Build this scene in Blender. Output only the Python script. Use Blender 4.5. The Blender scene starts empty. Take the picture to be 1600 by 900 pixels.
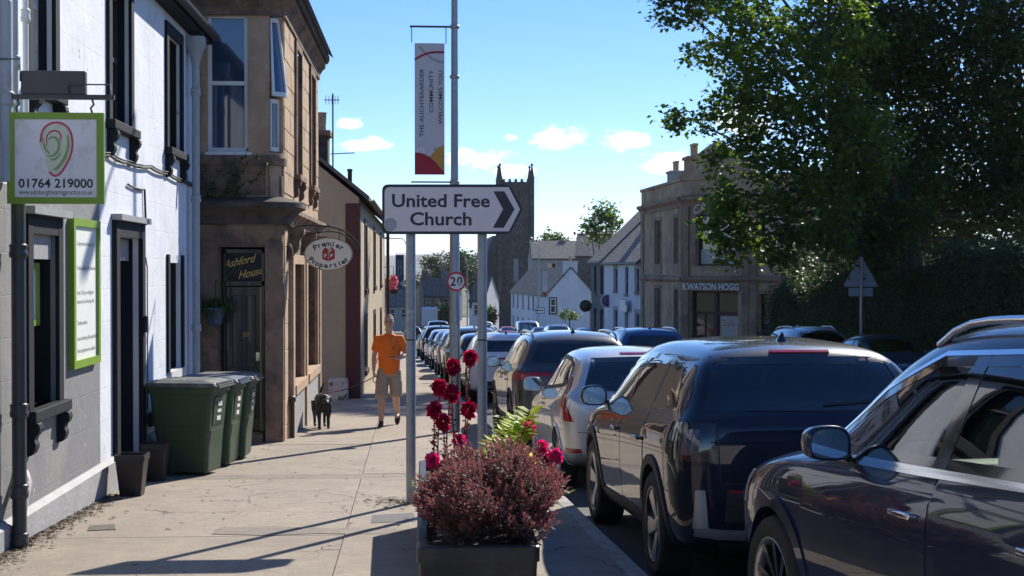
import bpy, bmesh, math, random
import numpy as np
from mathutils import Vector, Matrix
from mathutils.bvhtree import BVHTree
R = math.radians
scene = bpy.context.scene
col = scene.collection

# ------------------------------------------------------------ camera, sky, sun, exposure
EYE = Vector((0, 0, 1.66)); FPX = 2222.2; YAW = R(3.55); PITCH = R(0.722)
cam_d = bpy.data.cameras.new("camera"); cam = bpy.data.objects.new("camera", cam_d); col.objects.link(cam)
cam.location = EYE; cam.rotation_euler = (R(90) - PITCH, 0, -YAW)
cam_d.sensor_width = 36; cam_d.lens = 50; cam_d.clip_start = 0.1; cam_d.clip_end = 40000
scene.camera = cam
SUN_EL, SUN_AZ = R(35), R(30)          # azimuth measured from +Y (down the street) towards +X
SUNV = Vector((math.sin(SUN_AZ)*math.cos(SUN_EL), math.cos(SUN_AZ)*math.cos(SUN_EL), math.sin(SUN_EL)))
sd = bpy.data.lights.new("sun", 'SUN'); sun = bpy.data.objects.new("sun", sd); col.objects.link(sun)
sd.energy = 4.6; sd.angle = R(0.53); sd.color = (1.0, 0.93, 0.82)
sun.rotation_euler = SUNV.to_track_quat('Z', 'Y').to_euler(); sun.location = (20, 30, 40)
SKY_STRENGTH = 0.092
vs = scene.view_settings
vs.view_transform = 'Standard'; vs.look = 'None'; vs.exposure = 0.72; vs.gamma = 1.0; vs.use_curve_mapping = False
scene.cycles.max_bounces = 8; scene.cycles.diffuse_bounces = 3; scene.cycles.glossy_bounces = 4
scene.cycles.transparent_max_bounces = 16; scene.cycles.transmission_bounces = 4
scene.cycles.sample_clamp_indirect = 6.0
scene.cycles.caustics_reflective = False; scene.cycles.caustics_refractive = False

def build_world():
    w = bpy.data.worlds.new("World"); scene.world = w; w.use_nodes = True
    nt = w.node_tree; nt.nodes.clear(); N = nt.nodes.new; L = nt.links.new
    out = N('ShaderNodeOutputWorld'); bg = N('ShaderNodeBackground'); bg.inputs[1].default_value = SKY_STRENGTH
    sky = N('ShaderNodeTexSky'); sky.sky_type = 'NISHITA'; sky.sun_disc = False
    sky.sun_elevation = SUN_EL; sky.sun_rotation = SUN_AZ; sky.altitude = 100; sky.air_density = 0.8; sky.dust_density = 0.0; sky.ozone_density = 1.0
    tc = N('ShaderNodeTexCoord'); sp = N('ShaderNodeSeparateXYZ'); L(tc.outputs['Generated'], sp.inputs[0])
    def m(op, a, b=None, c=None, clamp=False):
        n = N('ShaderNodeMath'); n.operation = op; n.use_clamp = clamp
        for i, v in enumerate((a, b, c)):
            if v is None: continue
            if isinstance(v, (int, float)): n.inputs[i].default_value = v
            else: L(v, n.inputs[i])
        return n.outputs[0]
    az = m('ARCTAN2', sp.outputs[0], sp.outputs[1]); el = m('ARCSINE', sp.outputs[2])
    cb = N('ShaderNodeCombineXYZ'); L(az, cb.inputs[0]); L(m('MULTIPLY', el, 2.1), cb.inputs[1])
    def noise(scale, det, rough=.6):
        n = N('ShaderNodeTexNoise'); n.inputs['Scale'].default_value = scale; n.inputs['Detail'].default_value = det
        n.inputs['Roughness'].default_value = rough; L(cb.outputs[0], n.inputs['Vector']); return n.outputs[0]
    n1 = noise(42, 5, .62); n0 = noise(9, 2, .5)
    # cumulus low over the street (azimuth, elevation, half width, half height in radians)
    blobs = [(872,214,56,22),(975,220,46,21),(1042,258,62,30),(738,248,62,28),(800,268,40,16),(575,230,58,15),(548,194,26,12),
             (640,396,120,12),(800,216,18,7),(890,365,60,7),(1160,190,60,40)]
    pt = N('ShaderNodeCombineXYZ'); L(az, pt.inputs[0]); L(el, pt.inputs[1]); acc = None
    for px, py, a, b in blobs:
        q = N('ShaderNodeVectorMath'); q.operation = 'MULTIPLY_ADD'; L(pt.outputs[0], q.inputs[0]); q.inputs[1].default_value = (FPX/a, FPX/b, 0); q.inputs[2].default_value = (-(px-662)/a, -(422-py)/b, 0)
        ln = N('ShaderNodeVectorMath'); ln.operation = 'LENGTH'; L(q.outputs[0], ln.inputs[0])
        acc = ln.outputs['Value'] if acc is None else m('MINIMUM', acc, ln.outputs['Value'])
    acc = m('SUBTRACT', 1.0, m('MINIMUM', acc, 1.6))
    mask = m('ADD', m('MULTIPLY', acc, 0.8), m('MULTIPLY', m('SUBTRACT', n1, 0.53), 2.0))
    # the same scattered clouds all round the horizon, away from the view
    band = m('SUBTRACT', 1.0, m('MULTIPLY', m('ABSOLUTE', m('SUBTRACT', el, 0.16)), 5.0))
    away = m('MULTIPLY', m('SUBTRACT', m('ABSOLUTE', m('SUBTRACT', az, 0.06)), 0.42), 4.0, clamp=True)
    gen = m('ADD', m('MULTIPLY', m('SUBTRACT', n0, 0.6), 2.6), m('MULTIPLY', m('SUBTRACT', n1, 0.5), 1.2))
    gen = m('MULTIPLY', m('MULTIPLY', gen, m('MAXIMUM', band, 0)), away)
    mask = m('MAXIMUM', mask, gen)
    rmp = N('ShaderNodeMapRange'); rmp.interpolation_type = 'SMOOTHSTEP'; L(mask, rmp.inputs[0])
    rmp.inputs[1].default_value = 0.02; rmp.inputs[2].default_value = 0.42
    rmp.inputs[3].default_value = 0; rmp.inputs[4].default_value = 0.88
    hs = N('ShaderNodeHueSaturation'); hs.inputs['Saturation'].default_value = 1.16
    tn = N('ShaderNodeMix'); tn.data_type = 'RGBA'; tn.blend_type = 'MULTIPLY'; tn.inputs[0].default_value = 1; L(sky.outputs[0], tn.inputs[6]); tn.inputs[7].default_value = (.82, .895, 1.12, 1); L(tn.outputs[2], hs.inputs['Color'])
    mx = N('ShaderNodeMix'); mx.data_type = 'RGBA'; L(rmp.outputs[0], mx.inputs[0]); L(hs.outputs[0], mx.inputs[6])
    mx.inputs[7].default_value = (9.6, 9.8, 10.2, 1)
    w.cycles.sampling_method = 'MANUAL'; w.cycles.sample_map_resolution = 512
    L(mx.outputs[2], bg.inputs[0]); L(bg.outputs[0], out.inputs[0])
build_world()

# ------------------------------------------------------------ measuring helpers (photo column/row -> a point on a plane of the street)
_f = Vector((math.sin(YAW)*math.cos(PITCH), math.cos(YAW)*math.cos(PITCH), -math.sin(PITCH)))
_r = Vector((math.cos(YAW), -math.sin(YAW), 0)); _u = _r.cross(_f)
def ray(px, py): return _f + _r*((px-800)/FPX) + _u*((450-py)/FPX)
def onX(px, py, X): d = ray(px, py); return EYE + d*((X-EYE.x)/d.x)
def onY(px, py, Y): d = ray(px, py); return EYE + d*((Y-EYE.y)/d.y)
SLOPE = 0.0374
def g(Y):                                   # height of the street surface
    if Y < 170: return -SLOPE*Y
    t = min(Y-170, 140); return -SLOPE*170 - SLOPE*(t - t*t/280)
def gp(px, py, lift=0):
    d = ray(px, py); t = (EYE.z - lift)/(-(d.z + SLOPE*d.y)); return EYE + d*t
def kerbX(Y): return 1.48 - .029*(Y-9.4)

# ------------------------------------------------------------ materials
MATS = {}
def nodes(name):
    m = bpy.data.materials.new(name); m.use_nodes = True; nt = m.node_tree
    return m, nt, nt.nodes['Principled BSDF'], nt.nodes.new, nt.links.new
def mat(name, base, rough=.6, var=.12, scale=6., bump=0., bscale=60., metal=0., coat=0., spec=.5, tint=None, detail=6, dirt=None, dscale=1.3, dlo=.5, dhi=.7, coatr=.03):
    """plain procedural surface: noise-broken colour, optional second colour patches (wear), fine relief"""
    m, nt, bs, N, L = nodes(name); MATS[name] = m
    tc = N('ShaderNodeTexCoord')
    nz = N('ShaderNodeTexNoise'); nz.inputs['Scale'].default_value = scale; nz.inputs['Detail'].default_value = detail; nz.inputs['Roughness'].default_value = .65
    L(tc.outputs['Object'], nz.inputs['Vector'])
    mr = N('ShaderNodeMapRange'); L(nz.outputs[0], mr.inputs[0]); mr.inputs[1].default_value = .3; mr.inputs[2].default_value = .7
    mx = N('ShaderNodeMix'); mx.data_type = 'RGBA'; L(mr.outputs[0], mx.inputs[0])
    b = Vector(base); t2 = Vector(tint) if tint else b
    mx.inputs[6].default_value = (*(b*(1-var)), 1); mx.inputs[7].default_value = (*(t2*(1+var)), 1)
    c = mx.outputs[2]
    if dirt:
        n2 = N('ShaderNodeTexNoise'); n2.inputs['Scale'].default_value = dscale; n2.inputs['Detail'].default_value = 8; n2.inputs['Roughness'].default_value = .7
        L(tc.outputs['Object'], n2.inputs['Vector'])
        r2 = N('ShaderNodeMapRange'); L(n2.outputs[0], r2.inputs[0]); r2.inputs[1].default_value = dlo; r2.inputs[2].default_value = dhi
        m2 = N('ShaderNodeMix'); m2.data_type = 'RGBA'; L(r2.outputs[0], m2.inputs[0]); L(c, m2.inputs[6]); m2.inputs[7].default_value = (*dirt, 1)
        c = m2.outputs[2]
    L(c, bs.inputs['Base Color'])
    bs.inputs['Roughness'].default_value = rough; bs.inputs['Metallic'].default_value = metal
    bs.inputs['Coat Weight'].default_value = coat; bs.inputs['Coat Roughness'].default_value = coatr
    bs.inputs['Specular IOR Level'].default_value = spec
    if bump:
        n3 = N('ShaderNodeTexNoise'); n3.inputs['Scale'].default_value = bscale; n3.inputs['Detail'].default_value = 5
        L(tc.outputs['Object'], n3.inputs['Vector'])
        bp = N('ShaderNodeBump'); bp.inputs['Strength'].default_value = bump; bp.inputs['Distance'].default_value = .02
        L(n3.outputs[0], bp.inputs['Height']); L(bp.outputs[0], bs.inputs['Normal'])
    return m
def paint(name, base, flake=0., rough=.35):
    """car lacquer: a metallic base under a clear coat, with a film of road dust"""
    m, nt, bs, N, L = nodes(name); MATS[name] = m
    tc = N('ShaderNodeTexCoord')
    v = N('ShaderNodeTexNoise'); v.inputs['Scale'].default_value = 3; v.inputs['Detail'].default_value = 7; L(tc.outputs['Object'], v.inputs['Vector'])
    mr = N('ShaderNodeMapRange'); L(v.outputs[0], mr.inputs[0]); mr.inputs[1].default_value = .4; mr.inputs[2].default_value = .8
    mr.inputs[3].default_value = 0; mr.inputs[4].default_value = .05
    mx = N('ShaderNodeMix'); mx.data_type = 'RGBA'; L(mr.outputs[0], mx.inputs[0]); mx.inputs[6].default_value = (*base, 1); mx.inputs[7].default_value = (.22, .2, .17, 1)
    L(mx.outputs[2], bs.inputs['Base Color'])
    bs.inputs['Metallic'].default_value = flake; bs.inputs['Roughness'].default_value = rough
    bs.inputs['Coat Weight'].default_value = 1; bs.inputs['Coat Roughness'].default_value = .015; bs.inputs['Specular IOR Level'].default_value = .5 if flake else .08
    n2 = N('ShaderNodeTexNoise'); n2.inputs['Scale'].default_value = 1.6; n2.inputs['Detail'].default_value = 1; L(tc.outputs['Object'], n2.inputs['Vector'])
    bp = N('ShaderNodeBump'); bp.inputs['Strength'].default_value = .05; bp.inputs['Distance'].default_value = .05
    L(n2.outputs[0], bp.inputs['Height']); L(bp.outputs[0], bs.inputs['Coat Normal'])
    return m
def glass(name, tint, refl=1.0):
    m, nt, bs, N, L = nodes(name); MATS[name] = m; nt.nodes.remove(bs)
    out = nt.nodes['Material Output']
    tr = N('ShaderNodeBsdfTransparent'); tr.inputs[0].default_value = (*tint, 1)
    gl = N('ShaderNodeBsdfGlossy'); gl.inputs['Roughness'].default_value = .015; gl.inputs[0].default_value = (.95, .97, 1, 1)
    fr = N('ShaderNodeFresnel'); fr.inputs[0].default_value = 1.5
    mm = N('ShaderNodeMath'); mm.operation = 'MULTIPLY_ADD'; mm.inputs[1].default_value = 1.5*refl; mm.inputs[2].default_value = .03*refl; mm.use_clamp = True
    L(fr.outputs[0], mm.inputs[0])
    mx = N('ShaderNodeMixShader'); L(mm.outputs[0], mx.inputs[0]); L(tr.outputs[0], mx.inputs[1]); L(gl.outputs[0], mx.inputs[2]); L(mx.outputs[0], out.inputs[0])
    return m
def leafmat(name, c1, c2, trans=.45, rough=.5):
    m, nt, bs, N, L = nodes(name); MATS[name] = m; nt.nodes.remove(bs); out = nt.nodes['Material Output']
    at = N('ShaderNodeAttribute'); at.attribute_name = 'tone'; at.attribute_type = 'GEOMETRY'
    mx = N('ShaderNodeMix'); mx.data_type = 'RGBA'; L(at.outputs['Fac'], mx.inputs[0]); mx.inputs[6].default_value = (*c1, 1); mx.inputs[7].default_value = (*c2, 1)
    p = N('ShaderNodeBsdfPrincipled'); L(mx.outputs[2], p.inputs['Base Color']); p.inputs['Roughness'].default_value = rough; p.inputs['Specular IOR Level'].default_value = .35
    t = N('ShaderNodeBsdfTranslucent'); hs = N('ShaderNodeHueSaturation'); hs.inputs['Value'].default_value = 1.7; hs.inputs['Saturation'].default_value = 1.1; L(mx.outputs[2], hs.inputs['Color']); L(hs.outputs[0], t.inputs[0])
    ms = N('ShaderNodeMixShader'); ms.inputs[0].default_value = trans; L(p.outputs[0], ms.inputs[1]); L(t.outputs[0], ms.inputs[2]); L(ms.outputs[0], out.inputs[0])
    return m
def render_wall(name, base, joints=None, patch=None, crack=.5, rough=.75, stain=None):
    """limewashed / painted render: brush relief, chipped patches showing what lies under the paint, faint lined-out blocks"""
    m, nt, bs, N, L = nodes(name); MATS[name] = m; bs.inputs['Roughness'].default_value = rough
    tc = N('ShaderNodeTexCoord')
    def nz(s, d=6, r=.6):
        n = N('ShaderNodeTexNoise'); n.inputs['Scale'].default_value = s; n.inputs['Detail'].default_value = d; n.inputs['Roughness'].default_value = r; L(tc.outputs['Object'], n.inputs['Vector']); return n.outputs[0]
    def rng(x, a, b, c=0, d=1):
        r = N('ShaderNodeMapRange'); L(x, r.inputs[0]); r.inputs[1].default_value = a; r.inputs[2].default_value = b; r.inputs[3].default_value = c; r.inputs[4].default_value = d; return r.outputs[0]
    def mix(fac, a, b):
        x = N('ShaderNodeMix'); x.data_type = 'RGBA'; L(fac, x.inputs[0])
        if isinstance(a, tuple): x.inputs[6].default_value = (*a, 1)
        else: L(a, x.inputs[6])
        x.inputs[7].default_value = (*b, 1); return x.outputs[2]
    b = Vector(base)
    c = mix(rng(nz(2.2, 8, .7), .35, .7), tuple(b*.9), tuple(b*1.06))
    if stain: c = mix(rng(nz(.9, 6, .65), .50, .75, 0, .75), c, stain)
    ms = N('ShaderNodeMapping'); ms.inputs['Scale'].default_value = (9, 9, .55); L(tc.outputs['Object'], ms.inputs[0]); sk = N('ShaderNodeTexNoise'); sk.inputs['Scale'].default_value = 1; sk.inputs['Detail'].default_value = 5; L(ms.outputs[0], sk.inputs['Vector'])
    c = mix(rng(sk.outputs[0], .56, .78, 0, .5), c, tuple(b*.62))
    chips = rng(nz(7., 5, .55), .68, .70)
    if patch: c = mix(chips, c, patch)
    h = nz(34., 4); big = nz(5., 5)
    ad = N('ShaderNodeMath'); ad.operation = 'MULTIPLY_ADD'; L(h, ad.inputs[0]); ad.inputs[1].default_value = .35; L(big, ad.inputs[2])
    hh = ad.outputs[0]
    if patch:
        s = N('ShaderNodeMath'); s.operation = 'MULTIPLY_ADD'; L(chips, s.inputs[0]); s.inputs[1].default_value = -.5; L(hh, s.inputs[2]); hh = s.outputs[0]
    if joints:
        mp = N('ShaderNodeMapping'); mp.inputs['Rotation'].default_value = (R(90), 0, R(90)) if joints[2] == 'X' else (R(90), 0, 0); L(tc.outputs['Object'], mp.inputs[0])
        sw = N('ShaderNodeSeparateXYZ'); L(tc.outputs['Object'], sw.inputs[0]); cw = N('ShaderNodeCombineXYZ')
        L(sw.outputs[1 if joints[2] == 'X' else 0], cw.inputs[0]); L(sw.outputs[2], cw.inputs[1])
        bk = N('ShaderNodeTexBrick'); L(cw.outputs[0], bk.inputs['Vector']); bk.inputs['Scale'].default_value = 1; bk.inputs['Brick Width'].default_value = joints[0]; bk.inputs['Row Height'].default_value = joints[1]
        bk.inputs['Mortar Size'].default_value = .006; bk.inputs['Mortar Smooth'].default_value = .4
        s = N('ShaderNodeMath'); s.operation = 'MULTIPLY_ADD'; L(bk.outputs['Fac'], s.inputs[0]); s.inputs[1].default_value = -.2; L(hh, s.inputs[2]); hh = s.outputs[0]
    bp = N('ShaderNodeBump'); bp.inputs['Strength'].default_value = crack; bp.inputs['Distance'].default_value = .015; L(hh, bp.inputs['Height']); L(bp.outputs[0], bs.inputs['Normal'])
    L(c, bs.inputs['Base Color']); return m

mat('black', (.012, .012, .013), .45, bump=.05); mat('black_gloss', (.006, .006, .007), .08, coat=1); mat('rubber', (.02, .02, .021), .8, bump=.1, tint=(.03, .028, .025))
mat('trim', (.02, .021, .023), .6, bump=.06, bscale=300); mat('chrome', (.75, .76, .78), .12, var=.02, metal=1); mat('alloy', (.42, .43, .45), .3, metal=.9)
mat('alloy_dark', (.02, .02, .022), .25, metal=.3, coat=.5); mat('lamp_red', (.36, .006, .01), .12, var=.2, scale=30, coat=1); mat('lamp_clear', (.5, .5, .52), .1, var=.3, scale=25, coat=1)
mat('lamp_dark', (.02, .016, .018), .1, coat=1); mat('lamp_smoke', (.10, .10, .11), .12, coat=1, var=.3, scale=30); mat('seat_cloth', (.03, .03, .032), .85, bump=.1); mat('seat_light', (.25, .24, .22), .8); mat('plate_yellow', (.75, .52, .03), .4, var=.05)
mat('plate_white', (.8, .8, .78), .4, var=.04); mat('silver_trim', (.30, .31, .32), .35, metal=.6); mat('mirror', (.26, .27, .28), .03, var=0, metal=1)
paint('paint_navy', (.008, .016, .045)); paint('paint_ink', (.006, .010, .024)); paint('paint_silver', (.60, .60, .59), .6, .35); paint('paint_grey', (.035, .04, .045), .3)
paint('paint_white', (.72, .72, .71), 0, .4); paint('paint_blue', (.02, .08, .22)); paint('paint_red', (.42, .03, .035)); paint('paint_black', (.007, .007, .008))
paint('paint_steel', (.13, .16, .19), .6); paint('paint_sky', (.28, .36, .44), .5)
glass('car_glass', (.62, .70, .66)); glass('privacy_glass', (.10, .11, .12), 1.1); glass('pane', (.55, .6, .62), 1.6)
mat('dark_room', (.02, .021, .025), .9)

# ------------------------------------------------------------ mesh builder and object book-keeping
ROOT = {}
def rootloc(o):
    return ROOT.get(o.name, Vector((0, 0, 0))) if o else Vector((0, 0, 0))
def tag(o, label=None, cat=None, group=None, kind=None):
    if label: o['label'] = label
    if cat: o['category'] = cat
    if group: o['group'] = group
    if kind: o['kind'] = kind
    return o
def thing(name, loc, label=None, cat=None, group=None, rz=0, kind=None):
    o = bpy.data.objects.new(name, None); col.objects.link(o); o.location = loc; o.rotation_euler.z = rz
    o.empty_display_size = .2; ROOT[o.name] = Vector(loc); return tag(o, label, cat, group, kind)
def link(name, me, material, parent=None, loc=None):
    o = bpy.data.objects.new(name, me); col.objects.link(o)
    if material is not None and not me.materials: me.materials.append(MATS[material] if isinstance(material, str) else material)
    if parent is not None: o.parent = parent; ROOT[o.name] = rootloc(parent)
    if loc is not None: o.location = loc
    return o
def copy_tree(o, parent=None):
    c = o.copy(); col.objects.link(c)
    if parent is not None: c.parent = parent
    for ch in list(o.children): copy_tree(ch, c)
    return c
def frame(ax):                                # two axes across a direction
    ax = ax.normalized(); a = Vector((0, 0, 1)) if abs(ax.z) < .9 else Vector((1, 0, 0))
    s = ax.cross(a).normalized(); return s, ax.cross(s).normalized()
class MB:
    def __init__(s): s.v = []; s.f = []; s.sm = []
    def add(s, vs, fs, smooth=False):
        b = len(s.v); s.v += [tuple(p) for p in vs]; s.f += [tuple(i+b for i in q) for q in fs]; s.sm += [smooth]*len(fs); return s
    def hexa(s, p):                           # 8 corners: bottom ring 0-3, top ring 4-7
        return s.add(p, [(3,2,1,0),(4,5,6,7),(0,1,5,4),(1,2,6,5),(2,3,7,6),(3,0,4,7)])
    def box(s, a, b):
        x0,y0,z0 = (min(a[i],b[i]) for i in range(3)); x1,y1,z1 = (max(a[i],b[i]) for i in range(3))
        return s.hexa([(x0,y0,z0),(x1,y0,z0),(x1,y1,z0),(x0,y1,z0),(x0,y0,z1),(x1,y0,z1),(x1,y1,z1),(x0,y1,z1)])
    def cbox(s, c, size, rz=0, M=None, bev=0):
        hx,hy,hz = (k/2 for k in size); ca, sa = math.cos(rz), math.sin(rz)
        if bev:
            b = min(bev, hx*.9, hy*.9, hz*.9); bm = bmesh.new(); bmesh.ops.create_cube(bm, size=1)
            for v in bm.verts: v.co = Vector((v.co.x*2*hx, v.co.y*2*hy, v.co.z*2*hz))
            bmesh.ops.bevel(bm, geom=bm.edges[:], offset=b, segments=2, affect='EDGES', profile=.6)
            pts = [v.co.copy() for v in bm.verts]; fs = [[v.index for v in f.verts] for f in bm.faces]; bm.free()
        else:
            pts = [Vector((x,y,z)) for z in (-hz,hz) for x,y in ((-hx,-hy),(hx,-hy),(hx,hy),(-hx,hy))]; fs = [(3,2,1,0),(4,5,6,7),(0,1,5,4),(1,2,6,5),(2,3,7,6),(3,0,4,7)]
        o = []
        for p in pts:
            q = M @ p if M is not None else Vector((p.x*ca-p.y*sa, p.x*sa+p.y*ca, p.z)); o.append(q+Vector(c))
        return s.add(o, fs)
    def loft(s, rings, closed=True, caps=True, smooth=True):
        n = len(rings[0]); vs = [p for r in rings for p in r]; fs = []
        for i in range(len(rings)-1):
            for j in range(n if closed else n-1):
                k = (j+1) % n; fs.append((i*n+j, i*n+k, (i+1)*n+k, (i+1)*n+j))
        s.add(vs, fs, smooth)
        if caps and closed: s.add(rings[0], [tuple(range(n))[::-1]]); s.add(rings[-1], [tuple(range(n))])
        return s
    def tube(s, path, r, n=8, caps=True, smooth=True):
        P = [Vector(p) for p in path]; rs = r if isinstance(r, (list, tuple)) else [r]*len(P); rings = []; su = None
        for i, p in enumerate(P):
            t = (P[min(i+1, len(P)-1)] - P[max(i-1, 0)])
            if t.length < 1e-9: t = Vector((0, 0, 1))
            t.normalize()
            if su is None: a, b = frame(t)
            else:
                a = (su - t*su.dot(t))
                a = a.normalized() if a.length > 1e-6 else frame(t)[0]
                b = t.cross(a)
            su = a
            rings.append([p + (a*math.cos(2*math.pi*k/n) + b*math.sin(2*math.pi*k/n))*rs[i] for k in range(n)])
        return s.loft(rings, True, caps, smooth)
    def lathe(s, prof, c, axis='Z', n=24, smooth=True, a0=0, a1=2*math.pi):
        full = abs(a1-a0-2*math.pi) < 1e-6; rings = []
        for r, h in prof:
            ring = []
            for k in range(n if full else n+1):
                a = a0+(a1-a0)*k/n; x, y = r*math.cos(a), r*math.sin(a)
                q = {'Z': (x, y, h), 'X': (h, x, y), 'Y': (y, h, x)}[axis]; ring.append(Vector(c)+Vector(q))
            rings.append(ring)
        return s.loft(rings, full, False, smooth)
    def prism(s, poly, fn, t):                # 2-D outline -> slab; fn(u,v,w) maps to space, w from 0 to t
        n = len(poly); vs = [fn(u, v, 0) for u, v in poly] + [fn(u, v, t) for u, v in poly]
        return s.add(vs, [tuple(range(n))[::-1], tuple(range(n, 2*n))] + [(i, (i+1) % n, n+(i+1) % n, n+i) for i in range(n)])
    def mesh(s, name, off=Vector((0,0,0))):
        me = bpy.data.meshes.new(name); me.from_pydata([(x-off.x, y-off.y, z-off.z) for x, y, z in s.v], [], s.f)
        if any(s.sm): me.polygons.foreach_set('use_smooth', s.sm)
        me.update(); return me
    def fix(s):
        bm = bmesh.new(); vs = [bm.verts.new(p) for p in s.v]
        for q in s.f:
            try: bm.faces.new([vs[i] for i in q])
            except ValueError: pass
        bmesh.ops.recalc_face_normals(bm, faces=bm.faces[:]); bm.verts.index_update()
        s.f = [tuple(v.index for v in q.verts) for q in bm.faces]; s.sm = (s.sm+[False]*len(s.f))[:len(s.f)]; bm.free(); return s
    def build(s, name, material, parent=None, local=False, fix=False):
        if fix: s.fix()
        off = Vector((0,0,0)) if local else rootloc(parent)
        o = link(name, s.mesh(name, off), material, parent)
        if parent is None: ROOT[o.name] = Vector((0,0,0))
        return o
def single(mb, name, material, label, cat, group=None, base=None):
    """a thing that is one mesh, its origin at its base"""
    if base is None:
        a = np.array(mb.v); base = Vector(((a[:,0].min()+a[:,0].max())/2, (a[:,1].min()+a[:,1].max())/2, a[:,2].min()))
    base = Vector(base); me = mb.mesh(name, base); o = link(name, me, material); o.location = base; ROOT[o.name] = base
    return tag(o, label, cat, group)
def smooth_me(o, on=True):
    o.data.polygons.foreach_set('use_smooth', [on]*len(o.data.polygons)); return o
def bevelled(o, w=.01, seg=2, ang=35):
    m = o.modifiers.new('bevel', 'BEVEL'); m.width = w; m.segments = seg; m.limit_method = 'ANGLE'; m.angle_limit = R(ang); return o
FNT = {}
def text_mesh(txt, size, fn, bold=0., align='CENTER', spacing=1., depth=.002, sx=1., width=None):
    """lettering as a thin mesh; fn(u, v, w) maps the text plane to space"""
    cu = bpy.data.curves.new('lettering', 'FONT'); cu.body = txt; cu.size = size; cu.align_x = align; cu.offset = bold*size; cu.space_character = spacing; cu.resolution_u = 3
    ob = bpy.data.objects.new('lettering', cu); col.objects.link(ob)
    dg = bpy.context.evaluated_depsgraph_get(); me = bpy.data.meshes.new_from_object(ob.evaluated_get(dg)); bpy.data.objects.remove(ob); bpy.data.curves.remove(cu)
    vs = np.array([v.co[:2] for v in me.vertices]); fs = [tuple(p.vertices) for p in me.polygons]; bpy.data.meshes.remove(me)
    if width and len(vs):
        w = vs[:,0].max()-vs[:,0].min(); sx = width/w
    mb = MB(); mb.add([fn(x*sx, y, depth) for x, y in vs], fs); return mb
# ------------------------------------------------------------ vehicles: a lofted shell, with every panel, pane and lamp laid on it as its own piece
def cage(rows, crown=.03, bulge=.05):
    vs = []; fs = []; rows = list(rows)
    for a, b in ((0, 1), (-1, -2)):           # soften the two end rings so that bumpers roll into the sides
        r0, r1 = rows[a], rows[b]; k = .55; rows[a] = (r0[0],)+tuple(r0[i]*(1-k)+r1[i]*k for i in range(1, 7))
    for (y, zb, wm, zt, wb, zr, wt) in rows:
        h = zt-zb
        half = [(0, zb), (wm*.84, zb), (wm*.955, zb+.10*h), (wm*.99, zb+.42*h), (wm, zb+.78*h), (wb+.6*(wm-wb), zt-.04*h), (wb, zt+.0*h), (wt+.035, zr-max(.035, .14*(zr-zt))), (wt*.82, zr), (0, zr+crown*(wt/.65))]
        ring = half + [(-x, z) for x, z in half[-2:0:-1]]
        vs += [(x, y, z) for x, z in ring]
    n = 18; m = len(rows)
    for i in range(m-1):
        for j in range(n):
            k = (j+1) % n; fs.append((i*n+j, (i+1)*n+j, (i+1)*n+k, i*n+k))
    for end, i, sg in ((0, 0, -1), (1, m-1, 1)):
        b = i*n; c = [b]
        for j in range(2, 9):
            x, y, z = vs[b+j]; c.append(len(vs)); vs.append((0, y+sg*bulge*(.35+.65*math.sin(math.pi*(j-1)/8)), z))
        c.append(b+9); R_ = [b+j for j in range(1, 9)]; L_ = [b+n-j for j in range(1, 9)]
        for q in range(7):
            r = (R_[q], R_[q+1], c[q+1], c[q]); l = (L_[q+1], L_[q], c[q], c[q+1])
            fs += [r, l] if end else [r[::-1], l[::-1]]
        r = (R_[7], c[8], c[7]); l = (c[8], L_[7], c[7]); fs += [r, l] if end else [r[::-1], l[::-1]]
    me = bpy.data.meshes.new('cage'); me.from_pydata(vs, [], fs)
    bm = bmesh.new(); bm.from_mesh(me); bmesh.ops.recalc_face_normals(bm, faces=bm.faces[:]); bm.to_mesh(me); bm.free(); return me
def subdivided(me, lv):
    ob = bpy.data.objects.new('cage', me); col.objects.link(ob); s = ob.modifiers.new('s', 'SUBSURF'); s.levels = lv; s.render_levels = lv
    dg = bpy.context.evaluated_depsgraph_get(); r = bpy.data.meshes.new_from_object(ob.evaluated_get(dg)); bpy.data.objects.remove(ob); return r
DIRS = {'L': Vector((1,0,0)), 'B': Vector((0,1,0)), 'F': Vector((0,-1,0)), 'BL': Vector((.7071,.7071,0)), 'FL': Vector((.7071,-.7071,0)), 'T': Vector((0,0,-1))}
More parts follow.
